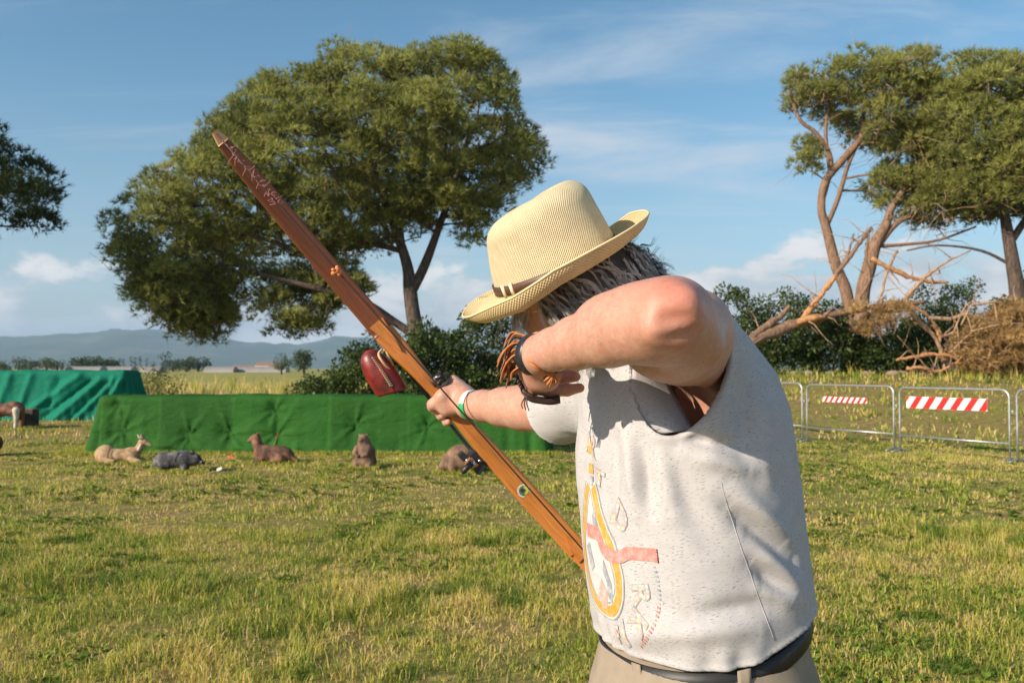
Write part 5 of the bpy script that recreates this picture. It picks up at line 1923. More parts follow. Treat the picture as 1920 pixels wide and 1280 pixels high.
# folds: pixels of both ends with distance, height, width
FOLDS = [((1150, 790, 1.44), (1160, 1010, 1.40), -0.006, 0.016), ((1180, 820, 1.40), (1196, 960, 1.37), 0.006, 0.014),
         ((1205, 830, 1.38), (1225, 960, 1.36), -0.007, 0.014), ((1125, 800, 1.47), (1128, 900, 1.45), 0.005, 0.014),
         ((1235, 830, 1.36), (1270, 960, 1.34), 0.005, 0.016),
         ((1275, 822, 1.34), (1385, 838, 1.36), -0.009, 0.011), ((1290, 850, 1.34), (1400, 880, 1.36), 0.006, 0.016),
         ((1350, 905, 1.345), (1470, 1010, 1.42), 0.009, 0.020), ((1365, 950, 1.345), (1480, 1050, 1.43), -0.010, 0.018),
         ((1395, 1000, 1.36), (1500, 1110, 1.45), 0.008, 0.017), ((1405, 1055, 1.37), (1480, 1120, 1.42), -0.007, 0.016),
         ((1240, 840, 1.35), (1330, 1020, 1.33), -0.004, 0.022), ((1420, 1100, 1.38), (1500, 1130, 1.45), 0.007, 0.016),
         ((1360, 700, 1.36), (1330, 860, 1.34), 0.006, 0.016), ((1400, 690, 1.39), (1385, 850, 1.37), -0.006, 0.016),
         ((1430, 720, 1.42), (1430, 900, 1.40), 0.004, 0.02), ((1160, 1190, 1.42), (1420, 1175, 1.36), 0.006, 0.02),
         ((1300, 1150, 1.33), (1440, 1130, 1.37), -0.005, 0.016), ((1020, 770, 1.82), (1095, 800, 1.70), -0.006, 0.014),
         ((1040, 800, 1.80), (1110, 830, 1.66), 0.006, 0.014)]
def torso_hit(px, py):
    """where the line of sight through a pixel meets the unfolded shirt"""
    dd_ = np.linspace(1.15, 1.95, 320)
    q = np.array([P(px, py, v) for v in dd_])
    td = torso_d(q[:, 0], q[:, 1], q[:, 2])
    k = np.argwhere(td < 0).ravel()
    return q[k[0]] if len(k) else q[td.argmin()]


for a, b, amp, w in FOLDS:
    if a[2] > 1.6:
        chain = [P(*a), P(*b)]
    else:
        chain = [torso_hit(a[0] + (b[0] - a[0]) * k / 5, a[1] + (b[1] - a[1]) * k / 5) for k in range(6)]
    best = np.full(len(pn), 9.0); tb_ = np.zeros(len(pn))
    for k in range(len(chain) - 1):
        d_, t_ = seg_dist(pn, chain[k], chain[k + 1])
        m_ = d_ < best
        best[m_] = d_[m_]; tb_[m_] = (k + t_[m_]) / (len(chain) - 1)
    disp += 2.0 * amp * np.exp(-(best / (0.95 * w)) ** 2) * (0.3 + 0.7 * np.sin(math.pi * np.clip(tb_, 0.02, 0.98)))
disp += 0.012 * (fbm(pn[:, 0] * 11 + pn[:, 2] * 7, pn[:, 1] * 11, pn[:, 2] * 6, 3, 5) - 0.5)
ang_v = np.arctan2((pn[:, :2] - (0.32, 1.53)) @ LV[:2], (pn[:, :2] - (0.32, 1.53)) @ FV[:2])
disp += 0.0035 * np.exp(-((pn[:, 2] - 1.0) / 0.03) ** 2) * np.sin(ang_v * 17 + 2 * np.sin(ang_v * 5))
out = sv - np.stack([np.interp(sv[:, 2], TL[:, 0], TL[:, 1]), np.full(len(sv), 1.53), sv[:, 2]], 1)
out /= np.maximum(np.linalg.norm(out, axis=1, keepdims=True), 1e-6)
sv = sv + out * disp[:, None]
ang = np.arctan2((sv[:, 1] - 1.53) * LV[1] + (sv[:, 0] - 0.31) * LV[0], (sv[:, 1] - 1.53) * FV[1] + (sv[:, 0] - 0.31) * FV[0])
suv = np.stack([ang * 0.19 + 0.35 * (sv[:, 2] - 1.2) * 0.0, sv[:, 2] - 0.30 * ang * 0.19, np.zeros(len(sv))], 1)
shirt = obj('shirt', sv, sq, M_SHIRT, man, attrs={'suv': suv})
shirt['label'] = 'white heathered T-shirt with faded colourful print on the chest'
BVH = BVHTree.FromPolygons([tuple(v) for v in sv], [tuple(int(i) for i in q) for q in sq])
del SFld, sf, D

def on_shirt(a, z, off=0.0012):
    """point of the shirt's outer surface at angle a (0 = middle of the chest, + = his left) and height z"""
    c = np.array((np.interp(z, TL[:, 0], TL[:, 1]), 1.53, z))
    dr = FV * math.cos(a) + LV * math.sin(a)
    o = c + dr * 0.45
    h, n, i, d = BVH.ray_cast(Vector(o), Vector(-dr))
    if h is None:
        return c + dr * 0.2
    return np.array(h) + dr * off


# inside of the front panel, seen through the wide armhole
qa_ = [spline(np.array([P(1186, 686, 1.40), P(1184, 740, 1.385), P(1205, 790, 1.372), P(1240, 812, 1.368)]), 6), spline(np.array([P(1236, 686, 1.45), P(1262, 740, 1.425), P(1284, 780, 1.398), P(1299, 806, 1.376)]), 6)]
nq = len(qa_[0])
lin = np.array([qa_[0] * (1 - k / 8) + qa_[1] * (k / 8) - (0, 0.010 * math.sin(math.pi * k / 8), 0) for k in range(9)]).reshape(-1, 3)
ln_o = obj('front_panel_inside', lin, grid_faces(9, nq), M_SHIRT, shirt, attrs={'suv': np.stack([lin[:, 0] + lin[:, 1], lin[:, 2], 0 * lin[:, 0]], 1)})
so = ln_o.modifiers.new('thickness', 'SOLIDIFY'); so.thickness = 0.003

# side seam and its stitching
g = Geo()
pts = []
for t in np.linspace(0, 1.12, 30):
    px, py = 1352 + (1440 - 1352) * t ** 1.1, 905 + (1168 - 905) * t
    o, dr = Vector((0, 0, CAM_H)), Vector(P(px, py, 1.0) - np.array((0, 0, CAM_H))).normalized()
    h, n, i, d = BVH.ray_cast(o, dr)
    if h is not None:
        pts.append(np.array(h) + np.array(n) * 0.0004)
g.tube(pts, 0.0006, 6)
g.build('side_seam', M_SHIRT, shirt)

# ---- faded print on the chest: flat ink laid on the cloth
def ink(name, c, c2=None, sc=90):
    m, N, L, B = new_mat(name)
    n = add_noise(N, L, sc, 4, 0.7)
    L.new(add_ramp(N, L, n.outputs['Fac'], [(0.38, c2 or tuple(0.45 * x + 0.30 for x in c)), (0.56, c)]), B.inputs['Base Color'])
    B.inputs['Roughness'].default_value = 0.85
    return m


def tartan(name):
    m, N, L, B = new_mat(name)
    a = N.new('ShaderNodeAttribute'); a.attribute_name = 'ink_uv'
    sep = N.new('ShaderNodeSeparateXYZ'); L.new(a.outputs['Vector'], sep.inputs[0])
    c = (0.56, 0.53, 0.50)
    for ax, sc, ph, col in ((0, 420, 0.0, (0.60, 0.28, 0.24)), (1, 380, 1.0, (0.27, 0.35, 0.40)), (0, 420, 2.2, (0.62, 0.46, 0.18)), (1, 380, 3.4, (0.58, 0.30, 0.26))):
        q = N.new('ShaderNodeMath'); q.operation = 'MULTIPLY_ADD'; L.new(sep.outputs[ax], q.inputs[0]); q.inputs[1].default_value = sc; q.inputs[2].default_value = ph
        r = N.new('ShaderNodeMath'); r.operation = 'SINE'; L.new(q.outputs[0], r.inputs[0])
        st = N.new('ShaderNodeMapRange'); L.new(r.outputs[0], st.inputs[0]); st.inputs[1].default_value = 0.45; st.inputs[2].default_value = 0.75; st.inputs[4].default_value = 0.75
        c = add_mix(N, L, st.outputs[0], c, col)
    L.new(c, B.inputs['Base Color'])
    B.inputs['Roughness'].default_value = 0.85
    return m


M_INK_Y = ink('yellow_ink', (0.56, 0.27, 0.03), (0.56, 0.36, 0.13))
M_INK_R = ink('coral_ink', (0.60, 0.19, 0.16), (0.55, 0.30, 0.26))
M_INK_G = ink('grey_ink', (0.25, 0.27, 0.29))
M_INK_P = ink('pink_ink', (0.60, 0.33, 0.27))
M_INK_W = ink('white_ink', (0.55, 0.53, 0.52), (0.48, 0.465, 0.46))
M_INK_T = tartan('tartan_ink')


def decal(name, polys, mat, off):
    """polys: outlines in (s, z): s metres round the body from the middle of the chest, z height"""
    bm = bmesh.new()
    for po in polys:
        if isinstance(po, tuple):
            vs = [bm.verts.new((q[0], q[1], 0)) for q in po[0]]
            for f in po[1]:
                try:
                    bm.faces.new([vs[i] for i in f])
                except ValueError:
                    pass
        else:
            bm.faces.new([bm.verts.new((q[0], q[1], 0)) for q in po])
    for it in range(6):
        bmesh.ops.triangulate(bm, faces=bm.faces[:])
        lg = [e for e in bm.edges if e.calc_length() > 0.006]
        if not lg:
            break
        bmesh.ops.subdivide_edges(bm, edges=lg, cuts=1)
    bmesh.ops.triangulate(bm, faces=bm.faces[:])
    bm.verts.index_update()
    uv = np.array([tuple(v.co) for v in bm.verts])
    fs = np.array([[v.index for v in f.verts] for f in bm.faces])
    bm.free()
    V_ = np.array([on_shirt(q[0] * 0.86 / 0.19, q[1], off) for q in uv])
    return obj(name, V_, fs, mat, shirt, attrs={'ink_uv': uv})


def strip(pts, w0, w1):
    pts = np.asarray(pts, float)
    t = np.gradient(pts, axis=0); t /= np.linalg.norm(t, axis=1, keepdims=True)
    n = np.stack([t[:, 1], -t[:, 0]], 1)
    a, b = pts + n * w0, pts + n * w1
    k = len(pts)
    return (list(map(tuple, np.vstack([a, b]))), [(i, i + 1, k + i + 1, k + i) for i in range(k - 1)])


half = np.array([(0.0, 1.036), (0.045, 1.044), (0.078, 1.075), (0.090, 1.115), (0.082, 1.155), (0.060, 1.195), (0.040, 1.232), (0.024, 1.262)])
outl = spline(np.vstack([(half * (-1, 1))[::-1][:-1], half]), 6)
decal('print_soundboard', [list(map(tuple, outl))], M_INK_W, 0.0010)
decal('print_ring', [strip(outl, -0.024, -0.006)], M_INK_Y, 0.0014)
decal('print_ring', [strip(outl, -0.003, -0.0005), strip(outl, -0.030, -0.027)], M_INK_G, 0.0014)
decal('print_neck', [[(-0.011, 1.275), (0.011, 1.275), (0.010, 1.292), (-0.010, 1.292)], [(-0.012, 1.308), (0.012, 1.308), (0.011, 1.328), (-0.011, 1.328)]], M_INK_Y, 0.0014)
decal('print_neck', [[(-0.010, 1.255), (0.010, 1.255), (0.010, 1.272), (-0.010, 1.272)], [(0.006, 1.205), (0.022, 1.225), (0.026, 1.19), (0.012, 1.165)]], M_INK_G, 0.0016)
decal('print_body_shape', [[(0.022, 1.12), (0.034, 1.14), (0.048, 1.10), (0.040, 1.065), (0.026, 1.078), (0.032, 1.10)], [(-0.04, 1.15), (-0.02, 1.16), (-0.012, 1.12), (-0.03, 1.11)]], M_INK_G, 0.0016)
decal('print_body_shape', [[(-0.02, 1.075), (0.010, 1.105), (0.026, 1.085), (0.012, 1.055), (-0.01, 1.052)]], M_INK_P, 0.0016)
rib = [(-0.075, 1.185), (-0.02, 1.178), (0.022, 1.178), (0.034, 1.160), (0.058, 1.150), (0.085, 1.151), (0.108, 1.160), (0.135, 1.163), (0.160, 1.165)]
rb = spline(np.array(rib), 5)
decal('print_ribbon', [strip(rb[4:23], -0.013, 0.011), strip(rb[22:], -0.010, 0.010), [(0.159, 1.155), (0.173, 1.153), (0.164, 1.164), (0.172, 1.175), (0.159, 1.175)]], M_INK_R, 0.0019)


def letter(ch, s, z, size, rot):
    cu = bpy.data.curves.new('letter', 'FONT')
    cu.body = ch; cu.size = size; cu.align_x = 'CENTER'; cu.align_y = 'CENTER'; cu.resolution_u = 3
    def get(offset):
        cu.offset = offset
        o = bpy.data.objects.new('letter', cu); COL.objects.link(o)
        dg_ = bpy.context.evaluated_depsgraph_get()
        me = o.evaluated_get(dg_).to_mesh()
        v = np.array([tuple(q.co)[:2] for q in me.vertices]); f = [tuple(q.vertices) for q in me.polygons]
        bpy.data.objects.remove(o)
        c_, s_ = math.cos(rot), math.sin(rot)
        v = v @ np.array(((c_, s_), (-s_, c_))) + (s, z)
        return (list(map(tuple, v)), f)
    decal('print_letter_outline', [get(0.0028)], M_INK_G, 0.0011)
    decal('print_letter', [get(0.0012)], M_INK_T, 0.0016)
    bpy.data.curves.remove(cu)


for ch, s, z, size, rot in (('D', 0.092, 1.212, 0.062, R(-28)), ('R', 0.126, 1.100, 0.054, R(-80)), ('K', 0.112, 1.055, 0.054, R(-125)), ('I', 0.074, 1.026, 0.060, R(25)), ('F', 0.040, 1.016, 0.040, R(5)), ('A', -0.008, 1.326, 0.040, R(5)), ('R', 0.026, 1.318, 0.046, R(-8)), ('T', 0.042, 1.270, 0.036, R(-20))):
    letter(ch, s, z, size, rot)
marks = []
for k in range(22):
    a = R(12 - 62 * k / 21)
    c0 = np.array((0.012 + 0.155 * math.cos(a), 1.118 + 0.135 * math.sin(a)))
    tg = nrm(np.array((math.sin(a), -math.cos(a), 0)))[:2]; nn_ = np.array((tg[1], -tg[0]))
    w_, h_ = (0.0018, 0.0028) if k % 4 else (0.0008, 0.002)
    marks.append([tuple(c0 + tg * w_ + nn_ * h_), tuple(c0 + tg * w_ - nn_ * h_), tuple(c0 - tg * w_ - nn_ * h_), tuple(c0 - tg * w_ + nn_ * h_)])
decal('print_small_lettering', marks[8:], M_INK_R, 0.0014)
decal('print_small_lettering', marks[:8], M_INK_G, 0.0014)

# ---- trousers, belt, shoes
def waist_tilt(a):
    return 0.018 * (1 - np.cos(a)) + 0.02 * np.maximum(-np.cos(a), 0) + 0.024 * sstep(1.2, 2.2, np.abs(a - (a > math.pi) * 2 * math.pi))


tf = Field((0.02, 1.12, 0.0), (0.66, 1.95, 1.06), 0.007)
tf.put((0.1, 1.3, 0.90), (0.55, 1.76, 1.04), lambda X, Y, Z: np.maximum(torso_d(X, Y, np.maximum(Z, 0.93)) + 0.004, Z - 0.966 - waist_tilt(np.arctan2((X - 0.32) * LV[0] + (Y - 1.53) * LV[1], (X - 0.32) * FV[0] + (Y - 1.53) * FV[1]))), 0.0)
hipc = np.array((0.328, 1.53, 0.88))
tf.ell(hipc, (0.195, 0.205, 0.17), [FV, LV, UP], 0.04)
for s, foot in ((1, np.array((0.40, 1.27, 0.0))), (-1, np.array((0.25, 1.78, 0.0)))):
    hip = hipc + LV * 0.095 * s + (0, 0, -0.03)
    knee = hip * 0.48 + foot * 0.52 + FV * 0.03 + (0, 0, 0.03)
    ank = foot + (0, 0, 0.07)
    tf.chain([hip, knee, ank], [0.118, 0.078, 0.066], 0.04)
    tf.put(foot - 0.1, foot + (0.1, 0.1, 0.05), lambda X, Y, Z: 0.035 - Z + 0 * X + 0 * Y, 0.0, sub=False) if False else None
tv, tq = tf.mesh(); tv = relax(tv, tq, 2)
tn = 0.006 * (fbm(tv[:, 0] * 14, tv[:, 1] * 14, tv[:, 2] * 9, 3, 3) - 0.5)
tv = tv + tn[:, None] * np.array((0.7, -0.7, 0))
keep = tv[:, 2] > 0.035
tr = obj('trousers', tv, tq[keep[tq].all(1)], M_TROUSER, man)
tr['label'] = 'khaki trousers below a black belt'


def ring_at(z0, z1, off, a0, a1, n, mat, name, parent, th=0.004):
    aa = np.linspace(a0, a1, n)
    v = []
    for a in aa:
        for (z, o) in ((z0, off), (z1, off), (z1, off - th), (z0, off - th)):
            A_, B_, cx, cy = [np.interp(z, TL[:, 0], TL[:, i]) for i in (3, 4, 1, 2)]
            r = 1 / (abs(math.cos(a) / (A_ + o)) ** 2.25 + abs(math.sin(a) / (B_ + o)) ** 2.25) ** (1 / 2.25)
            p = np.array((cx, cy, z + waist_tilt(a))) + r * (FV * math.cos(a) + LV * math.sin(a))
            v.append(p)
    f = [tuple(i) for i in grid_faces(n, 4, wrap_v=True)]
    if a1 - a0 < 6.2:
        f += [(0, 1, 2, 3), tuple((n - 1) * 4 + k for k in (3, 2, 1, 0))]
    return obj(name, v, f, mat, parent)


belt = ring_at(0.945, 0.980, 0.0045, 0, 2 * math.pi, 90, M_BELT, 'belt', man)
for a in (1.35, 2.55, 0.4, 3.9, 5.2):
    ring_at(0.936, 0.981, 0.0085, a - 0.055, a + 0.055, 5, M_TROUSER, 'belt_loop', belt, 0.003)
for foot in (np.array((0.40, 1.27, 0.0)), np.array((0.25, 1.78, 0.0))):
    ff = Field(foot - (0.27, 0.2, 0.01), foot + (0.2, 0.2, 0.16), 0.008)
    ff.chain([foot - FV * 0.06 + (0, 0, 0.045), foot + FV * 0.08 + (0, 0, 0.042), foot + FV * 0.17 + (0, 0, 0.036)], [0.045, 0.046, 0.036], 0.02)
    ff.cone(foot + (0, 0, 0.05), 0.045, foot + (0, 0, 0.10), 0.045, 0.02)
    fv_, fq_ = ff.mesh(); fv_ = relax(fv_, fq_, 2)
    fv_[:, 2] = np.maximum(fv_[:, 2], 0.001)
    obj('shoe', fv_, fq_, M_SHOE, man)

# ---- hair
hf_ = Field(HC - [0.15, 0.16, 0.17], HC + [0.26, 0.17, 0.12], 0.005)
hf_.ell(hp(-0.030, 0, 0.010), (0.094, 0.087, 0.085), AX, 0.02)
hf_.ell(hp(-0.075, 0.01, -0.045), (0.062, 0.080, 0.070), AX, 0.04)
hf_.ell(P(1165, 520, 1.53), (0.050, 0.06, 0.045), None, 0.04)
hf_.ell(P(1075, 560, 1.50), (0.040, 0.03, 0.050), None, 0.03)
hf_.cone(hp(0.125, -0.09, 0.01), 0.105, hp(0.125, 0.09, 0.01), 0.105, 0.02, sub=True)
hf_.cone(hp(0.115, -0.09, -0.10), 0.105, hp(0.115, 0.09, -0.10), 0.105, 0.02, sub=True)     # keep the face clear
hv, hq = hf_.mesh(); hv = relax(hv, hq, 2)
hair = obj('hair', hv, hq, M_HAIRBASE, man)
hair['label'] = 'wavy grey hair falling below the hat'
HB = BVHTree.FromPolygons([tuple(v) for v in hv], [tuple(int(i) for i in q) for q in hq])


def strands(n, roots, ln, down, wave, wr, tint, name):
    V_, F_, T_ = [], [], []
    base = 0
    for i in range(n):
        p0, d0 = roots(i)
        L_ = ln * rng.uniform(0.6, 1.2)
        m_ = 11
        t = np.linspace(0, 1, m_)
        ph, fr = rng.uniform(0, 6.28), rng.uniform(1.0, 2.4)
        side = nrm(np.cross(d0, UP) + 1e-3)
        dr = nrm(d0 + down * rng.uniform(0.4, 1.2) * np.array((0, 0, -1)))
        a = wave * rng.uniform(0.4, 1.4)
        pts = p0 + np.outer(t * L_, dr) + np.outer(a * t * np.sin(ph + t * 6.28 * fr), side) + np.outer(a * t * np.cos(ph + t * 6.28 * fr), np.cross(dr, side)) + np.outer(-0.35 * L_ * t * t * down, UP)
        r = wr * rng.uniform(0.6, 1.3) * (1 - 0.8 * t)
        v, f = tube_vf(pts, r, 3, caps=False)
        V_.append(v)
        F_ += [tuple(k + base for k in q) for q in f]
        base += len(v)
        T_.append(np.full(len(v), np.clip(rng.normal(tint, 0.22), 0, 1)))
    o = obj(name, np.vstack(V_), F_, M_HAIR, hair, attrs={'tint': np.concatenate(T_)})
    o['kind'] = 'stuff'
    return o


cent = hp(-0.03, 0, -0.01)


def locks(name, n, per, root, ln, wave, wr, spread, tint, seed_wave):
    """wavy locks: bundles of strands that share one path over the head"""
    V_, F_, T_ = [], [], []
    base = 0
    m_ = 16
    t = np.linspace(0, 1, m_)
    for i in range(n):
        p0, d0, dn = root(i)
        L_ = ln * rng.uniform(0.65, 1.2)
        ph, fr = rng.uniform(0, 6.28), rng.uniform(*seed_wave)
        side = nrm(np.cross(d0, dn) + 1e-4)
        path = p0 + np.outer(L_ * t, d0) + np.outer(L_ * 0.55 * t ** 2, dn)
        path = path + np.outer(wave * (0.25 + t) * np.sin(ph + t * 6.28 * fr), side)
        path = path + np.outer(0.5 * wave * (0.2 + t) * np.cos(ph * 1.3 + t * 6.28 * fr), np.cross(d0, side))
        for k in range(len(path)):
            h, nn, idx, dd_ = HB.find_nearest(Vector(path[k]))
            if h is not None and dd_ < 0.03 and (Vector(path[k]) - h).dot(nn) < 0.002:
                path[k] = np.array(h) + np.array(nn) * (0.002 + 0.004 * rng.random())
        tb = np.clip(rng.normal(tint, 0.26), 0, 1)
        for j in range(per):
            o_ = rng.normal(0, spread, 3)
            pts = path + np.outer(0.5 + 0.9 * t, o_) + np.outer(t ** 2, rng.normal(0, spread * 1.6, 3)) + rng.normal(0, 0.0003, (m_, 3))
            v, f = tube_vf(pts, wr * rng.uniform(0.6, 1.3) * (1 - 0.75 * t), 3, caps=False)
            V_.append(v)
            F_ += [tuple(q + base for q in w) for w in f]
            base += len(v)
            T_.append(np.full(len(v), np.clip(tb + rng.normal(0, 0.12), 0, 1)))
    o = obj(name, np.vstack(V_), F_, M_HAIR, hair, attrs={'tint': np.concatenate(T_)})
    o['kind'] = 'stuff'
    return o


low = np.argwhere(((hv - cent) @ HU < 0.06) & ((hv - cent) @ HU > -0.09) & ((hv - HC) @ HF < 0.004)).ravel()
DOWN = np.array((0.15, 0, -1.0))


def root_side(i):
    p = hv[rng.choice(low)]
    n_ = nrm(p - cent)
    fl = -HF * 0.45 - HU * 0.75 + np.array((0.25, 0, 0)) + rng.normal(0, 0.16, 3)
    fl = nrm(fl - n_ * (fl @ n_) * 0.9)
    return p + n_ * 0.002, fl, nrm(DOWN + n_ * 0.2)


locks('hair_locks', 460, 13, root_side, 0.080, 0.0150, 0.00042, 0.0017, 0.78, (1.3, 2.5))


def root_temple(i):
    p = hp(0.060, 0.050, 0.022) + HF * rng.uniform(-0.020, 0.034) - HL * rng.uniform(0, 0.03)
    return p, nrm(np.array((-0.25, -0.1, -1.0)) + rng.normal(0, 0.18, 3)), np.array((0.35, 0, -0.3))


locks('temple_lock', 26, 9, root_temple, 0.072, 0.0075, 0.00042, 0.0024, 0.86, (0.8, 1.5))


def root_ends(i):
    t = rng.random()
    p = P(1150 + 85 * t, 448 + 55 * t + rng.normal(0, 8), rng.uniform(1.49, 1.55))
    return p, nrm(np.array((0.75, 0, -0.15)) + rng.normal(0, 0.35, 3)), nrm(np.array((0.1, 0, -0.9)) + rng.normal(0, 0.5, 3))


locks('curled_ends', 60, 8, root_ends, 0.030, 0.0085, 0.00048, 0.0014, 0.30, (0.8, 1.4))

# fine fair hair on the drawing forearm
fa_idx = np.argwhere((np.abs(((bv - E_L) @ EW) / (EW @ EW) - 0.5) < 0.42) & (bv[:, 1] < 1.40)).ravel()
V_, F_, T_ = [], [], []
for i in range(700):
    p = bv[rng.choice(fa_idx)]
    t0_ = ((p - E_L) @ EW) / (EW @ EW)
    n_ = nrm(p - (E_L + EW * t0_))
    d_ = nrm(nrm(EW) * 0.8 + n_ * 0.45 + rng.normal(0, 0.25, 3) - UP * 0.2)
    L_ = rng.uniform(0.006, 0.014)
    v, f = tube_vf([p, p + d_ * L_ * 0.5, p + d_ * L_ + n_ * -0.002], [0.00013, 0.0001, 0.00004], 3, caps=False)
    F_ += [tuple(k + len(V_) * 9 for k in q) for q in f]
    V_.append(v); T_.append(np.full(9, rng.uniform(0.4, 0.9)))
ah = obj('arm_hair', np.vstack(V_), F_, M_HAIR, man, attrs={'tint': np.concatenate(T_)})
ah['kind'] = 'stuff'

# ---- what he wears on his wrists
def band(c, ax, r, w, th, a0, a1, mat, name, parent, n=40, ell=(1, 1), twist=0.0):
    ax = nrm(ax)
    u = nrm(np.cross(ax, UP)); v = np.cross(u, ax) * -1.0
    u, v = u * math.cos(twist) + v * math.sin(twist), v * math.cos(twist) - u * math.sin(twist)
    vs = []
    for a in np.linspace(a0, a1, n):
        dr = u * math.cos(a) * ell[0] + v * math.sin(a) * ell[1]
        for (s, q) in ((-0.5, r), (0.5, r), (0.5, r + th), (-0.5, r + th)):
            vs.append(c + dr * q + ax * s * w)
    f = [tuple(i) for i in grid_faces(n, 4, wrap_v=True)]
    return obj(name, vs, f, mat, parent)


wb = band(W_R + nrm(ER) * -0.012, ER, 0.0345, 0.017, 0.0012, R(-172), R(8), M_WHITEBAND, 'wristband', man)
wb['label'] = 'paper wristband, white above and green below'
band(W_R + nrm(ER) * -0.012, ER, 0.0345, 0.017, 0.0012, R(8), R(188), M_GREENBAND, 'green_half', wb)
band(W_R - nrm(ER) * 0.058, ER, 0.0365, 0.0012, 0.0008, 0, R(360), M_DKLEATHER, 'thread_bracelet', man)
wt = band(W_L + EW * 0.055, EW + np.array((0, 0, 0.05)), 0.0298, 0.018, 0.0020, 0, R(360), M_STRAP, 'watch', man, ell=(0.95, 1.0))
wt['label'] = 'black watch strap on the drawing wrist'
g = Geo()
wa = nrm(EW); wu = nrm(np.cross(wa, UP)); wv = np.cross(wu, wa) * -1
g.box(W_L + EW * 0.012 + nrm(wu * 0.5 + wv * 0.6) * 0.033 * 1.0, (0.022, 0.030, 0.008), np.stack([wa, nrm(np.cross(nrm(wu * .5 + wv * .6), wa)), nrm(wu * 0.5 + wv * 0.6)], 1))
g.build('watch_case', M_STRAP, wt, smooth=False)

# leather finger guard with its fringe and thongs
fr = thing('leather_finger_guard', 'fringed orange leather archery guard tied round the drawing hand', 'archery guard', P(985, 690, 1.36))
g = Geo()
a_s = np.linspace(0, 1, 12)
pts = spline(px_pts([(986, 672, 1.30), (1000, 684, 1.272), (1020, 696, 1.280), (1038, 703, 1.300), (1052, 702, 1.33)]), 8)
g.tube(pts, np.linspace(0.0035, 0.0055, len(pts)), 8, 0.5)
g.build('thong', M_LEATHER, fr)
g = Geo()
for (dx_, dy_, l_) in ((0, 0, 22), (5, -2, 16), (-4, 3, 14), (9, 4, 12), (-8, 0, 10)):
    pts = spline(px_pts([(1036 + dx_ * 0.4, 704, 1.300), (1034 + dx_, 704 + l_ * 0.5 + dy_, 1.298), (1030 + dx_ * 1.2, 704 + l_ + dy_, 1.304)]), 4)
    g.tube(pts, np.linspace(0.0045, 0.0022, len(pts)), 6, 0.5)
g.build('knot', M_LEATHER, fr)
g = Geo()
pts = spline(px_pts([(972, 690, 1.385), (972, 712, 1.372), (985, 735, 1.358), (1000, 745, 1.352)]), 6)
g.tube(pts, 0.0038, 6, 0.4)
g.build('thong', M_DKLEATHER, fr)
g = Geo()
tab = [(976, 732, 1.352), (990, 741, 1.348), (1010, 746, 1.352), (1032, 748, 1.358), (1050, 743, 1.365)]
lo_ = [(978, 738, 1.350), (992, 752, 1.346), (1012, 757, 1.350), (1034, 759, 1.356), (1051, 756, 1.363)]
A_, B_ = spline(px_pts(tab), 5), spline(px_pts(lo_), 5)
n_ = len(A_)
vs = np.vstack([A_, B_, B_ + (0, 0.012, 0), A_ + (0, 0.045, 0.002)])
fs = []
for r_ in range(4):
    for i in range(n_ - 1):
        a0_, b0_ = r_ * n_, ((r_ + 1) % 4) * n_
        fs.append((a0_ + i, a0_ + i + 1, b0_ + i + 1, b0_ + i))
fs += [(0, n_, 2 * n_, 3 * n_), (n_ - 1, 4 * n_ - 1, 3 * n_ - 1, 2 * n_ - 1)]
g.add(vs, fs)
g.build('finger_tab', M_DKLEATHER, fr)
g = Geo()
for k in range(3):
    pts = spline(px_pts([(984 + 2 * k, 745, 1.348), (978 + 5 * k, 757, 1.345), (980 + 6 * k, 766 + 2 * k, 1.347)]), 5)
    g.tube(pts, np.linspace(0.0013, 0.0008, len(pts)), 5)
g.build('loose_lace', M_DKLEATHER, fr)
for k in range(26):
    t = k / 25
    x0, y0 = 992 - 10 * t + rng.normal(0, 1.5), 630 + 62 * t
    ln_ = rng.uniform(36, 68) * (1 - 0.25 * t)
    an = R(rng.uniform(158, 205) + 28 * t)
    dp = rng.uniform(-0.01, 0.045)
    c1 = (x0 + 0.5 * ln_ * math.cos(an), y0 - 0.35 * ln_ * math.sin(an) - rng.uniform(-2, 8) * (1 - t), 1.34 + dp)
    e_ = (x0 + 0.95 * ln_ * math.cos(an) - rng.uniform(-6, 6), y0 + ln_ * (0.45 + 0.55 * abs(math.sin(an * 0.5))) * rng.uniform(0.6, 1.0), 1.345 + dp)
    pts = spline(px_pts([(x0, y0, 1.335), c1, ((c1[0] + e_[0]) / 2 - 4, (c1[1] + e_[1]) / 2 - 3, 1.345 + dp), e_]), 5)
    g = Geo(); g.tube(pts, np.linspace(0.0042, 0.0026, len(pts)) * rng.uniform(0.75, 1.2), 6, 0.4)
    g.build('fringe_strip', M_LEATHER if rng.random() < 0.8 else M_DKLEATHER, fr)

# ================================================================== the straw hat
HATC = P(1043, 506, 1.54)
hat = thing('straw_hat', 'pale woven straw fedora with thin brown leather hatband', 'hat', HATC)
M_STRAW = straw_material('woven_straw', 2 * math.pi / 0.0042, 2 * math.pi / 0.0042, 0.14, (0.55, 0.41, 0.20), (0.84, 0.71, 0.46))
M_BRIM = straw_material('ribbed_straw', 2 * math.pi / 0.0058, 2 * math.pi / 0.0052, 0.22, (0.52, 0.36, 0.14), (0.84, 0.67, 0.38))
M_BANDL = simple('brown_hatband_leather', (0.105, 0.045, 0.024), (0.07, 0.03, 0.017), 40, 0.5, 0.1)


def hatp(f, l, u):
    return HATC + np.asarray(f)[..., None] * HF + np.asarray(l)[..., None] * HL + np.asarray(u)[..., None] * HU


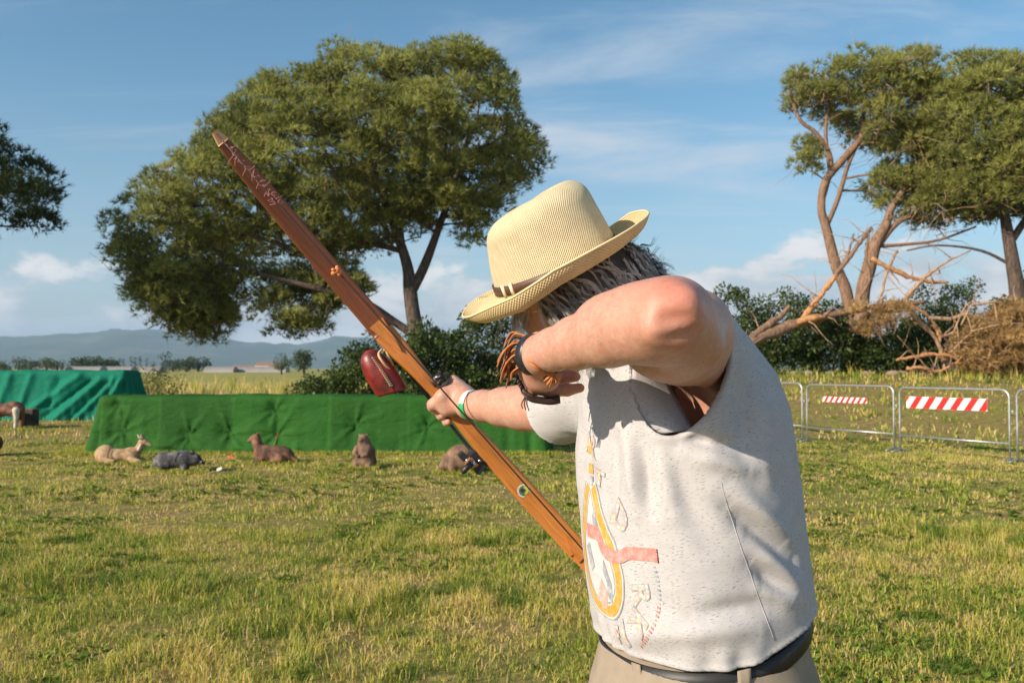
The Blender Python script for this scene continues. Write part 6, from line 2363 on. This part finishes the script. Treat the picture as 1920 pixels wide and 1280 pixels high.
nA = 144
an = np.linspace(0, 2 * math.pi, nA, endpoint=False)       # 0 = front, 90 deg = his left
CA, CB = 0.122, 0.102                                      # crown half length, half width
cr = []
hh = np.concatenate([np.linspace(0, 0.095, 17), 0.095 + 0.033 * np.sin(np.linspace(0.1, math.pi / 2, 12))])
inn = np.concatenate([np.zeros(17), 0.033 * (1 - np.cos(np.linspace(0.1, math.pi / 2, 12)))])
for i, h_ in enumerate(hh):
    tp = h_ / 0.128
    front = np.maximum(np.cos(an), 0)
    a_ = CA * (1 - 0.10 * tp) - inn[i] * 0.9 - front ** 2 * 0.022 * tp - np.maximum(-np.cos(an), 0) * 0.002 * tp
    b_ = CB * (1 - 0.10 * tp) - inn[i] * 0.9
    # front pinch on both sides
    pinch = 0.012 * sstep(0.25, 1.0, np.array(tp)) * (np.exp(-((an - 0.75) / 0.34) ** 2) + np.exp(-((an - 2 * math.pi + 0.75) / 0.34) ** 2))
    rr = 1 / np.sqrt((np.cos(an) / a_) ** 2 + (np.sin(an) / b_) ** 2) - pinch
    hu_ = h_ + 0.010 * tp * (-np.cos(an)) * 0.7 - 0.004 * tp * front
    cr.append(np.stack([rr * np.cos(an), rr * np.sin(an), hu_ + 0 * an], -1))
rim = cr[-1]
for s_ in np.linspace(0.93, 0.04, 12):
    dent = 0.026 * (1 - s_ ** 2) * (0.75 + 0.25 * np.cos(an * 2))
    q = rim.copy(); q[:, :2] *= s_
    q[:, 2] = rim[:, 2] * 1.0 + 0.004 * math.sin(math.pi * min(1, (1 - s_) * 4)) - dent
    cr.append(q)
cr = np.array(cr)
nR = len(cr)
cv = hatp(cr[..., 0], cr[..., 1], cr[..., 2]).reshape(-1, 3)
cf = grid_faces(nR, nA, wrap_v=True)[:, ::-1]
arc = np.concatenate([[0], np.cumsum(np.linalg.norm(np.diff(cr[:, 0], axis=0), axis=1))])
uvc = np.stack([np.broadcast_to(an[None] * 0.105, (nR, nA)), np.broadcast_to(arc[:, None], (nR, nA)), np.zeros((nR, nA))], -1).reshape(-1, 3)
# weave runs square over the whole crown: use flat coordinates on top
top = (cr[..., 2] > 9).reshape(-1)
uvc[top] = np.stack([cr[..., 0].reshape(-1)[top], cr[..., 1].reshape(-1)[top], np.zeros(top.sum())], 1)
cro = obj('crown', cv, cf, M_STRAW, hat, attrs={'suv': uvc})
so = cro.modifiers.new('thickness', 'SOLIDIFY'); so.thickness = 0.0022; so.offset = -1
# brim: dips in front, rolls up at the sides and the back
br = []
for t in np.linspace(0, 1, 22):
    wd = 0.076 + 0.004 * np.cos(an)
    r_in = 1 / np.sqrt((np.cos(an) / (CA + 0.0005)) ** 2 + (np.sin(an) / (CB + 0.0005)) ** 2)
    r_ = r_in + wd * (t - 0.22 * max(0.0, (t - 0.5) / 0.5) ** 2 * np.clip(np.abs(np.sin(an)), 0.3, 1))
    c_, s_ = np.cos(an), np.abs(np.sin(an))
    dg_a = np.degrees(np.abs((an + math.pi) % (2 * math.pi) - math.pi))
    s_in = np.interp(dg_a, [0, 20, 55, 95, 125, 180], [-0.22, -0.42, -0.58, -0.50, -0.05, 0.22])
    roll = np.interp(dg_a, [0, 25, 55, 95, 125, 180], [0.003, 0.010, 0.022, 0.030, 0.030, 0.024])
    k_ = max(0.0, (t - 0.42) / 0.58)
    u_ = wd * s_in * min(t, 0.62 + 0.38 * 0) * (1 - 0.15 * k_) + roll * k_ ** 1.8 + 0.0012 * np.sin(an * 5 + 1) * t
    br.append(np.stack([r_ * np.cos(an), r_ * np.sin(an), u_], -1))
br = np.array(br)
bvv = hatp(br[..., 0], br[..., 1], br[..., 2]).reshape(-1, 3)
uvb = np.stack([np.broadcast_to(an[None] * 0.15, br.shape[:2]), np.broadcast_to(np.linspace(0, 0.068, 22)[:, None], br.shape[:2]), np.zeros(br.shape[:2])], -1).reshape(-1, 3)
bri = obj('brim', bvv, grid_faces(22, nA, wrap_v=True), M_BRIM, hat, attrs={'suv': uvb})
so = bri.modifiers.new('thickness', 'SOLIDIFY'); so.thickness = 0.0024; so.offset = 0
# stitched hem along the brim's edge
g = Geo()
ed = bvv.reshape(22, nA, 3)[-1]
v, f = tube_vf(np.vstack([ed, ed[:1]]), 0.0021, 6, caps=False)
g.add(v, f); g.build('brim_edge', M_BRIM, bri)


def hat_ring(u0, u1, off, a0, a1, n, th, mat, name, parent):
    vs = []
    for a in np.linspace(a0, a1, n):
        for (u, o) in ((u0, off), (u1, off), (u1, off - th), (u0, off - th)):
            tp = u / 0.128
            aa_ = CA * (1 - 0.10 * tp) + o; bb_ = CB * (1 - 0.10 * tp) + o
            r_ = 1 / math.sqrt((math.cos(a) / aa_) ** 2 + (math.sin(a) / bb_) ** 2)
            vs.append(hatp(r_ * math.cos(a), r_ * math.sin(a), u))
    f = [tuple(i) for i in grid_faces(n, 4, wrap_v=True)]
    f += [(0, 1, 2, 3), tuple((n - 1) * 4 + k for k in (3, 2, 1, 0))]
    return obj(name, vs, f, mat, parent)


hb = hat_ring(0.003, 0.019, 0.0022, 0, 2 * math.pi, 100, 0.002, M_BANDL, 'hatband', hat)
for a in (1.08, 1.30):
    hat_ring(0.001, 0.0225, 0.0052, a, a + 0.052, 5, 0.004, M_STRAW, 'band_keeper', hb)

# ================================================================== the bow
M_LIMB = wood_material('dark_red_limb_wood', (0.20, 0.058, 0.019), (0.12, 0.028, 0.011), (0.27, 0.085, 0.026), 0)
M_RISER = wood_material('orange_riser_wood', (0.50, 0.185, 0.030), (0.36, 0.105, 0.018), (0.60, 0.25, 0.05), 0)
M_TIP = simple('pale_tip_overlay', (0.62, 0.36, 0.18), (0.5, 0.26, 0.12), 60, 0.45)
M_STRING = simple('dark_bowstring', (0.045, 0.022, 0.018), None, 200, 0.7)
M_SILENCER = simple('pinkish_string_thread', (0.55, 0.30, 0.27), (0.36, 0.10, 0.10), 120, 0.9)
M_FELT = simple('orange_felt', (0.70, 0.25, 0.08), (0.55, 0.16, 0.05), 90, 0.95, 0.4)
M_REDLEATHER = simple('oxblood_leather', (0.30, 0.018, 0.012), (0.045, 0.007, 0.006), 26, 0.42, 0.35, 0.004, coat=0.12)
M_LACE = simple('tan_lacing', (0.55, 0.42, 0.24), (0.42, 0.30, 0.16), 80, 0.8)
M_STEEL = simple('bright_steel', (0.6, 0.6, 0.6), (0.45, 0.45, 0.46), 60, 0.25, metal=1.0)
M_BLACKP = simple('black_plastic', (0.02, 0.02, 0.022), None, 60, 0.45)

HALF = 0.805


def bow_axis(t):
    """centre line: stiff in the riser, limbs bending towards the archer"""
    x = np.abs(t)
    s = -0.15 * np.clip((x - 0.16) / (HALF - 0.16), 0, 1) ** 1.7
    return s


bow = thing('longbow', 'varnished wooden bow held slanted in the outstretched hand', 'bow', GRIP)


def bow_piece(name, t0, t1, wid, thk, mat, parent=None, n=40, s_off=0.0, round_=0.30, wcut=None):
    """superellipse section lofted along the bow; wid and thk are functions of t"""
    ts = np.linspace(t0, t1, n)
    m = 20
    a = np.linspace(0, 2 * math.pi, m, endpoint=False)
    ex = 0.42
    cx = np.sign(np.cos(a)) * np.abs(np.cos(a)) ** ex
    cy = np.sign(np.sin(a)) * np.abs(np.sin(a)) ** ex
    V_, UV = [], []
    for t in ts:
        w, h = wid(t) / 2, thk(t) / 2
        off = 0.0 if wcut is None else wcut(t)
        s = bow_axis(t) + s_off
        for i in range(m):
            V_.append(GRIP + BU * t + SHOT * (s + h * cy[i]) + BW * (w * cx[i] + off))
            UV.append((w * cx[i], t, h * cy[i] + s_off))
    f = [tuple(q) for q in grid_faces(n, m, wrap_v=True)]
    f += [tuple(range(m - 1, -1, -1)), tuple((n - 1) * m + j for j in range(m))]
    return obj(name, V_, f, mat, parent or bow, attrs={'bow_uv': UV})


def w_limb(t):
    x = abs(t)
    return float(np.interp(x, [0.2, 0.30, 0.50, 0.64, 0.72, 0.775, 0.80], [0.056, 0.053, 0.049, 0.045, 0.039, 0.027, 0.013]))


def t_limb(t):
    return float(np.interp(abs(t), [0.2, 0.35, 0.8], [0.016, 0.012, 0.008]))


def w_riser(t):
    return float(np.interp(t, [-0.50, -0.40, -0.28, -0.15, -0.07, 0.0, 0.05, 0.10, 0.17, 0.25], [0.052, 0.053, 0.053, 0.049, 0.039, 0.032, 0.031, 0.036, 0.050, 0.055]))


def t_riser(t):
    return float(np.interp(t, [-0.50, -0.34, -0.2, -0.10, -0.05, 0.03, 0.09, 0.16, 0.25], [0.014, 0.022, 0.040, 0.048, 0.042, 0.042, 0.050, 0.040, 0.017]))


bow_piece('upper_limb', 0.235, 0.776, w_limb, t_limb, M_LIMB, n=60)
tipo = bow_piece('limb_tip', 0.772, 0.801, lambda t: w_limb(t) + 0.0012, lambda t: t_limb(t) + 0.003, M_TIP, n=10)
bow_piece('riser', -0.485, 0.246, w_riser, t_riser, M_RISER, n=90, s_off=0.004)
bow_piece('lower_limb', -0.478, -0.80, w_limb, t_limb, M_RISER, n=40)
# pointed overlays where the limbs run into the riser
g = Geo()
for (tA, tB, sg) in ((0.262, 0.17, 1), (-0.500, -0.43, -1)):
    w0 = 0.020
    pts = []
    for (t, w) in ((tA, -w0), (tA, w0), ((tA + tB) / 2, w0 * 0.7), (tB, 0.0), ((tA + tB) / 2, -w0 * 0.7)):
        s = bow_axis(t) - max(t_limb(t), t_riser(np.clip(t, -0.5, 0.25))) / 2 + 0.001
        pts.append((t, w, s))
    vs = [GRIP + BU * t + BW * w + SHOT * (s - 0.0045) for t, w, s in pts] + [GRIP + BU * t + BW * w + SHOT * (s + 0.004) for t, w, s in pts]
    fs = [(0, 1, 2, 3, 4), (9, 8, 7, 6, 5)] + [(i, 5 + i, 5 + (i + 1) % 5, (i + 1) % 5) for i in range(5)]
    o = obj('limb_overlay', vs, fs, M_RISER, bow, smooth=False, attrs={'bow_uv': [(w, t, s) for t, w, s in pts] * 2})
# string with its thread serving, silencers and felt puff
SB = GRIP + BU * HALF * 0.985 + SHOT * (bow_axis(HALF * 0.985) - 0.008)
SE = GRIP - BU * HALF * 0.985 + SHOT * (bow_axis(HALF * 0.985) - 0.008)
g = Geo(); g.tube([SB + (SE - SB) * k for k in np.linspace(0, 1, 12)], 0.0021, 6)
stg = g.build('bowstring', M_STRING, bow)
g = Geo()
for k in range(70):
    t = abs(rng.normal(0.055, 0.035)) + 0.01
    if rng.random() < 0.35:
        t = rng.normal(0.115, 0.006)
    p = SB + (SE - SB) * t
    d = nrm(rng.normal(0, 1, 3))
    pts = spline([p, p + d * 0.006 + rng.normal(0, 0.002, 3), p + d * rng.uniform(0.008, 0.016) + rng.normal(0, 0.004, 3)], 4)
    g.tube(pts, 0.0006, 4)
g.build('thread_silencer', M_SILENCER, stg)
pf = Field(-np.ones(3) * 0.02, np.ones(3) * 0.02, 0.0015)
for k in range(14):
    pf.ell(rng.normal(0, 0.0045, 3), rng.uniform(0.003, 0.0058, 3), None, 0.002)
v_, q_ = pf.mesh()
obj('felt_puff', v_ + SB + (SE - SB) * 0.245, q_, M_FELT, stg)
# arrow rest above the hand
g = Geo()
g.box(gp(0.020, 0.062, -0.004), (0.034, 0.020, 0.040), np.stack([BW, BU, SHOT], 1))
g.tube(spline([gp(0.012, 0.055, -0.028), gp(0.03, 0.058, -0.02), gp(0.045, 0.056, 0.005), gp(0.05, 0.05, 0.03)], 5), 0.006, 8, 0.6)
rest = g.build('arrow_rest', M_DKLEATHER, bow)
g = Geo(); g.tube([gp(0.016, 0.070, -0.026), gp(0.030, 0.066, -0.030)], 0.003, 8); g.build('rest_pin', M_STEEL, rest)

# round sticker on the belly of the bow
tS = -0.285
cS = GRIP + BU * tS + BW * -0.001 + SHOT * (bow_axis(tS) + 0.004 - t_riser(tS) / 2 - 0.0006)


def disc(c, r, mat, name, parent, n=36, r_in=0.0, a0=0.0, a1=2 * math.pi, lift=0.0, cen=(0, 0)):
    aa = np.linspace(a0, a1, n)
    c = c - SHOT * lift
    o_ = [c + BW * (cen[0] + r * math.cos(a)) + BU * (cen[1] + r * math.sin(a)) for a in aa]
    i_ = [c + BW * (cen[0] + r_in * math.cos(a)) + BU * (cen[1] + r_in * math.sin(a)) for a in aa]
    vs = o_ + i_ + [p + SHOT * 0.0012 for p in o_] + [p + SHOT * 0.0012 for p in i_]
    fs = []
    for k in range(n - 1):
        fs.append((k, k + 1, n + k + 1, n + k))
        fs.append((2 * n + k, 2 * n + k + 1, k + 1, k))
    return obj(name, vs, fs, mat, parent, smooth=False)


M_STW = simple('sticker_white', (0.62, 0.64, 0.60), None, 80, 0.4)
M_STG = simple('sticker_green', (0.12, 0.24, 0.10), (0.05, 0.10, 0.05), 300, 0.4)
M_STY = simple('sticker_yellow', (0.62, 0.60, 0.10), None, 200, 0.4)
M_STD = simple('sticker_dark', (0.06, 0.04, 0.05), None, 200, 0.4)
stk = disc(cS, 0.0165, M_STW, 'round_sticker', bow, r_in=0.0128)
disc(cS, 0.0126, M_STG, 'sticker_field', stk)
disc(cS, 0.0110, M_STY, 'sticker_moon', stk, r_in=0.0045, a0=R(-120), a1=R(60), lift=0.0007, cen=(0.001, 0))
disc(cS, 0.0046, M_STD, 'sticker_figure', stk, lift=0.0011, cen=(-0.003, 0.004))

# quiver mounted on the bow: leather hood above, clamp below
hoodc = P(713, 699, 2.13)
qv = thing('bow_quiver', 'oxblood leather quiver hood laced with tan cord on the bow', 'quiver', hoodc)
hx, hy, hz = BW, BU, SHOT
HA = nrm(BU * 0.93 + BW * 0.16)            # hood axis, closed end up
HW = nrm(BW - HA * (BW @ HA)); HD = np.cross(HA, HW)


def hoodp(w, a, d):
    return hoodc + np.asarray(w)[..., None] * HW + np.asarray(a)[..., None] * HA + np.asarray(d)[..., None] * HD


nu, nv = 22, 40
ug = np.linspace(0, 1, nu)
ag = np.linspace(0, 2 * math.pi, nv, endpoint=False)
prof = np.sqrt(np.clip(1 - (ug) ** 2.6, 0, 1)) ** 0.9
aa_ = -0.056 + 0.118 * ug
W_ = 1.12 * (0.037 - 0.006 * (1 - ug)) * prof
D_ = 0.033 * prof
hv_ = np.stack([np.outer(W_, np.cos(ag)), np.repeat(aa_[:, None], nv, 1) + 0.010 * np.outer(1 - ug, -np.cos(ag)), np.outer(D_, np.sin(ag))], -1)
ho = obj('hood', hoodp(hv_[..., 0], hv_[..., 1], hv_[..., 2]).reshape(-1, 3), grid_faces(nu, nv, wrap_v=True), M_REDLEATHER, qv)
so = ho.modifiers.new('thickness', 'SOLIDIFY'); so.thickness = 0.003; so.offset = 0
camd = nrm(np.array((0, 0, CAM_H)) - hoodc)
sd = 1.0 if (HD @ camd) > 0 else -1.0
for k in range(15):
    t = k / 14
    u = 0.16 + 0.66 * t
    pr = math.sqrt(max(0, 1 - u ** 2.6)) ** 0.9
    W1, D1, A1 = 1.12 * (0.037 - 0.006 * (1 - u)) * pr, 0.033 * pr, -0.056 + 0.118 * u

    def sp(cosv):
        s_ = math.sqrt(max(0, 1 - cosv ** 2))
        return hoodp(W1 * cosv, A1, sd * D1 * s_) + HD * sd * 0.0030
    g = Geo()
    g.tube(spline([sp(0.02) + HA * 0.0025, (sp(0.12) + sp(0.02)) / 2 + HD * sd * 0.0012, sp(0.22) - HA * 0.0022], 4), 0.0013, 5)
    g.build('stitch', M_LACE, ho)
# a dark welt down the seam
g = Geo()
pts = []
for u in np.linspace(0.03, 0.93, 20):
    pr = math.sqrt(max(0, 1 - u ** 2.6)) ** 0.9
    pts.append(hoodp((0.037 - 0.006 * (1 - u)) * pr * 0.12, -0.056 + 0.118 * u, sd * 0.034 * pr))
g.tube(pts, 0.0022, 6, 0.5)
g.build('welt', M_DKLEATHER, ho)
g = Geo()
g.tube(spline(px_pts([(716, 655, 2.12), (710, 664, 2.105), (716, 676, 2.10), (728, 690, 2.11), (742, 700, 2.13)]), 6), 0.0032, 8)
g.tube(spline(px_pts([(720, 655, 2.13), (727, 665, 2.12), (738, 686, 2.13)]), 6), 0.0026, 8)
g.build('hanging_cord', M_LACE, qv)
g = Geo()
g.tube(spline([hoodc + HW * 0.025, hoodc + HW * 0.045 + SHOT * 0.01, GRIP + BU * 0.15 + BW * -0.018 + SHOT * 0.02], 6), 0.005, 8)
g.tube(spline([GRIP + BU * 0.15 + BW * -0.016 + SHOT * 0.026, GRIP - BU * 0.10 + BW * -0.026 + SHOT * 0.045, GRIP - BU * 0.155 + BW * -0.03 + SHOT * 0.02], 8), 0.0045, 8)
g.build('quiver_arm', M_BLACKP, qv)
# lower clamp with arrow grippers
cl = P(884, 862, 2.17)
rot = np.stack([BW, BU, SHOT], 1)
g = Geo()
g.box(cl + BW * 0.010, (0.040, 0.030, 0.030), rot)
g.box(cl + BW * 0.012 - BU * 0.026, (0.050, 0.022, 0.034), rot)
g.box(cl + BW * -0.010 + BU * 0.022, (0.016, 0.022, 0.022), rot)
c_o = g.build('arrow_clamp', M_BLACKP, qv, smooth=False)
b_ = c_o.modifiers.new('bevel', 'BEVEL'); b_.width = 0.002; b_.segments = 2
g = Geo()
g.box(cl + BW * -0.006 - BU * 0.004 - SHOT * 0.018, (0.020, 0.026, 0.006), rot)
g.tube([cl - SHOT * 0.020 + BW * 0.012 - BU * 0.010, cl - SHOT * 0.028 + BW * 0.012 - BU * 0.010], 0.004, 10)
g.tube([cl - SHOT * 0.020 + BW * -0.010 + BU * 0.012, cl - SHOT * 0.027 + BW * -0.010 + BU * 0.012], 0.0035, 10)
g.build('steel_bracket', M_STEEL, c_o)
g = Geo()
p0 = P(884, 868, 2.15); p1 = P(866, 886, 2.14)
g.tube([p0, p0 * 0.5 + p1 * 0.5, p1], [0.008, 0.0075, 0.006], 10)
g.build('clamp_lever', M_BLACKP, c_o)
g = Geo(); g.tube([P(873, 868, 2.14), P(882, 858, 2.14)], 0.003, 8); g.build('copper_pin', M_LEATHER, c_o)
g = Geo(); g.tube([cl + BW * 0.025, GRIP - BU * 0.155 + BW * -0.012 + SHOT * 0.012], 0.006, 8); g.build('clamp_arm', M_BLACKP, c_o)
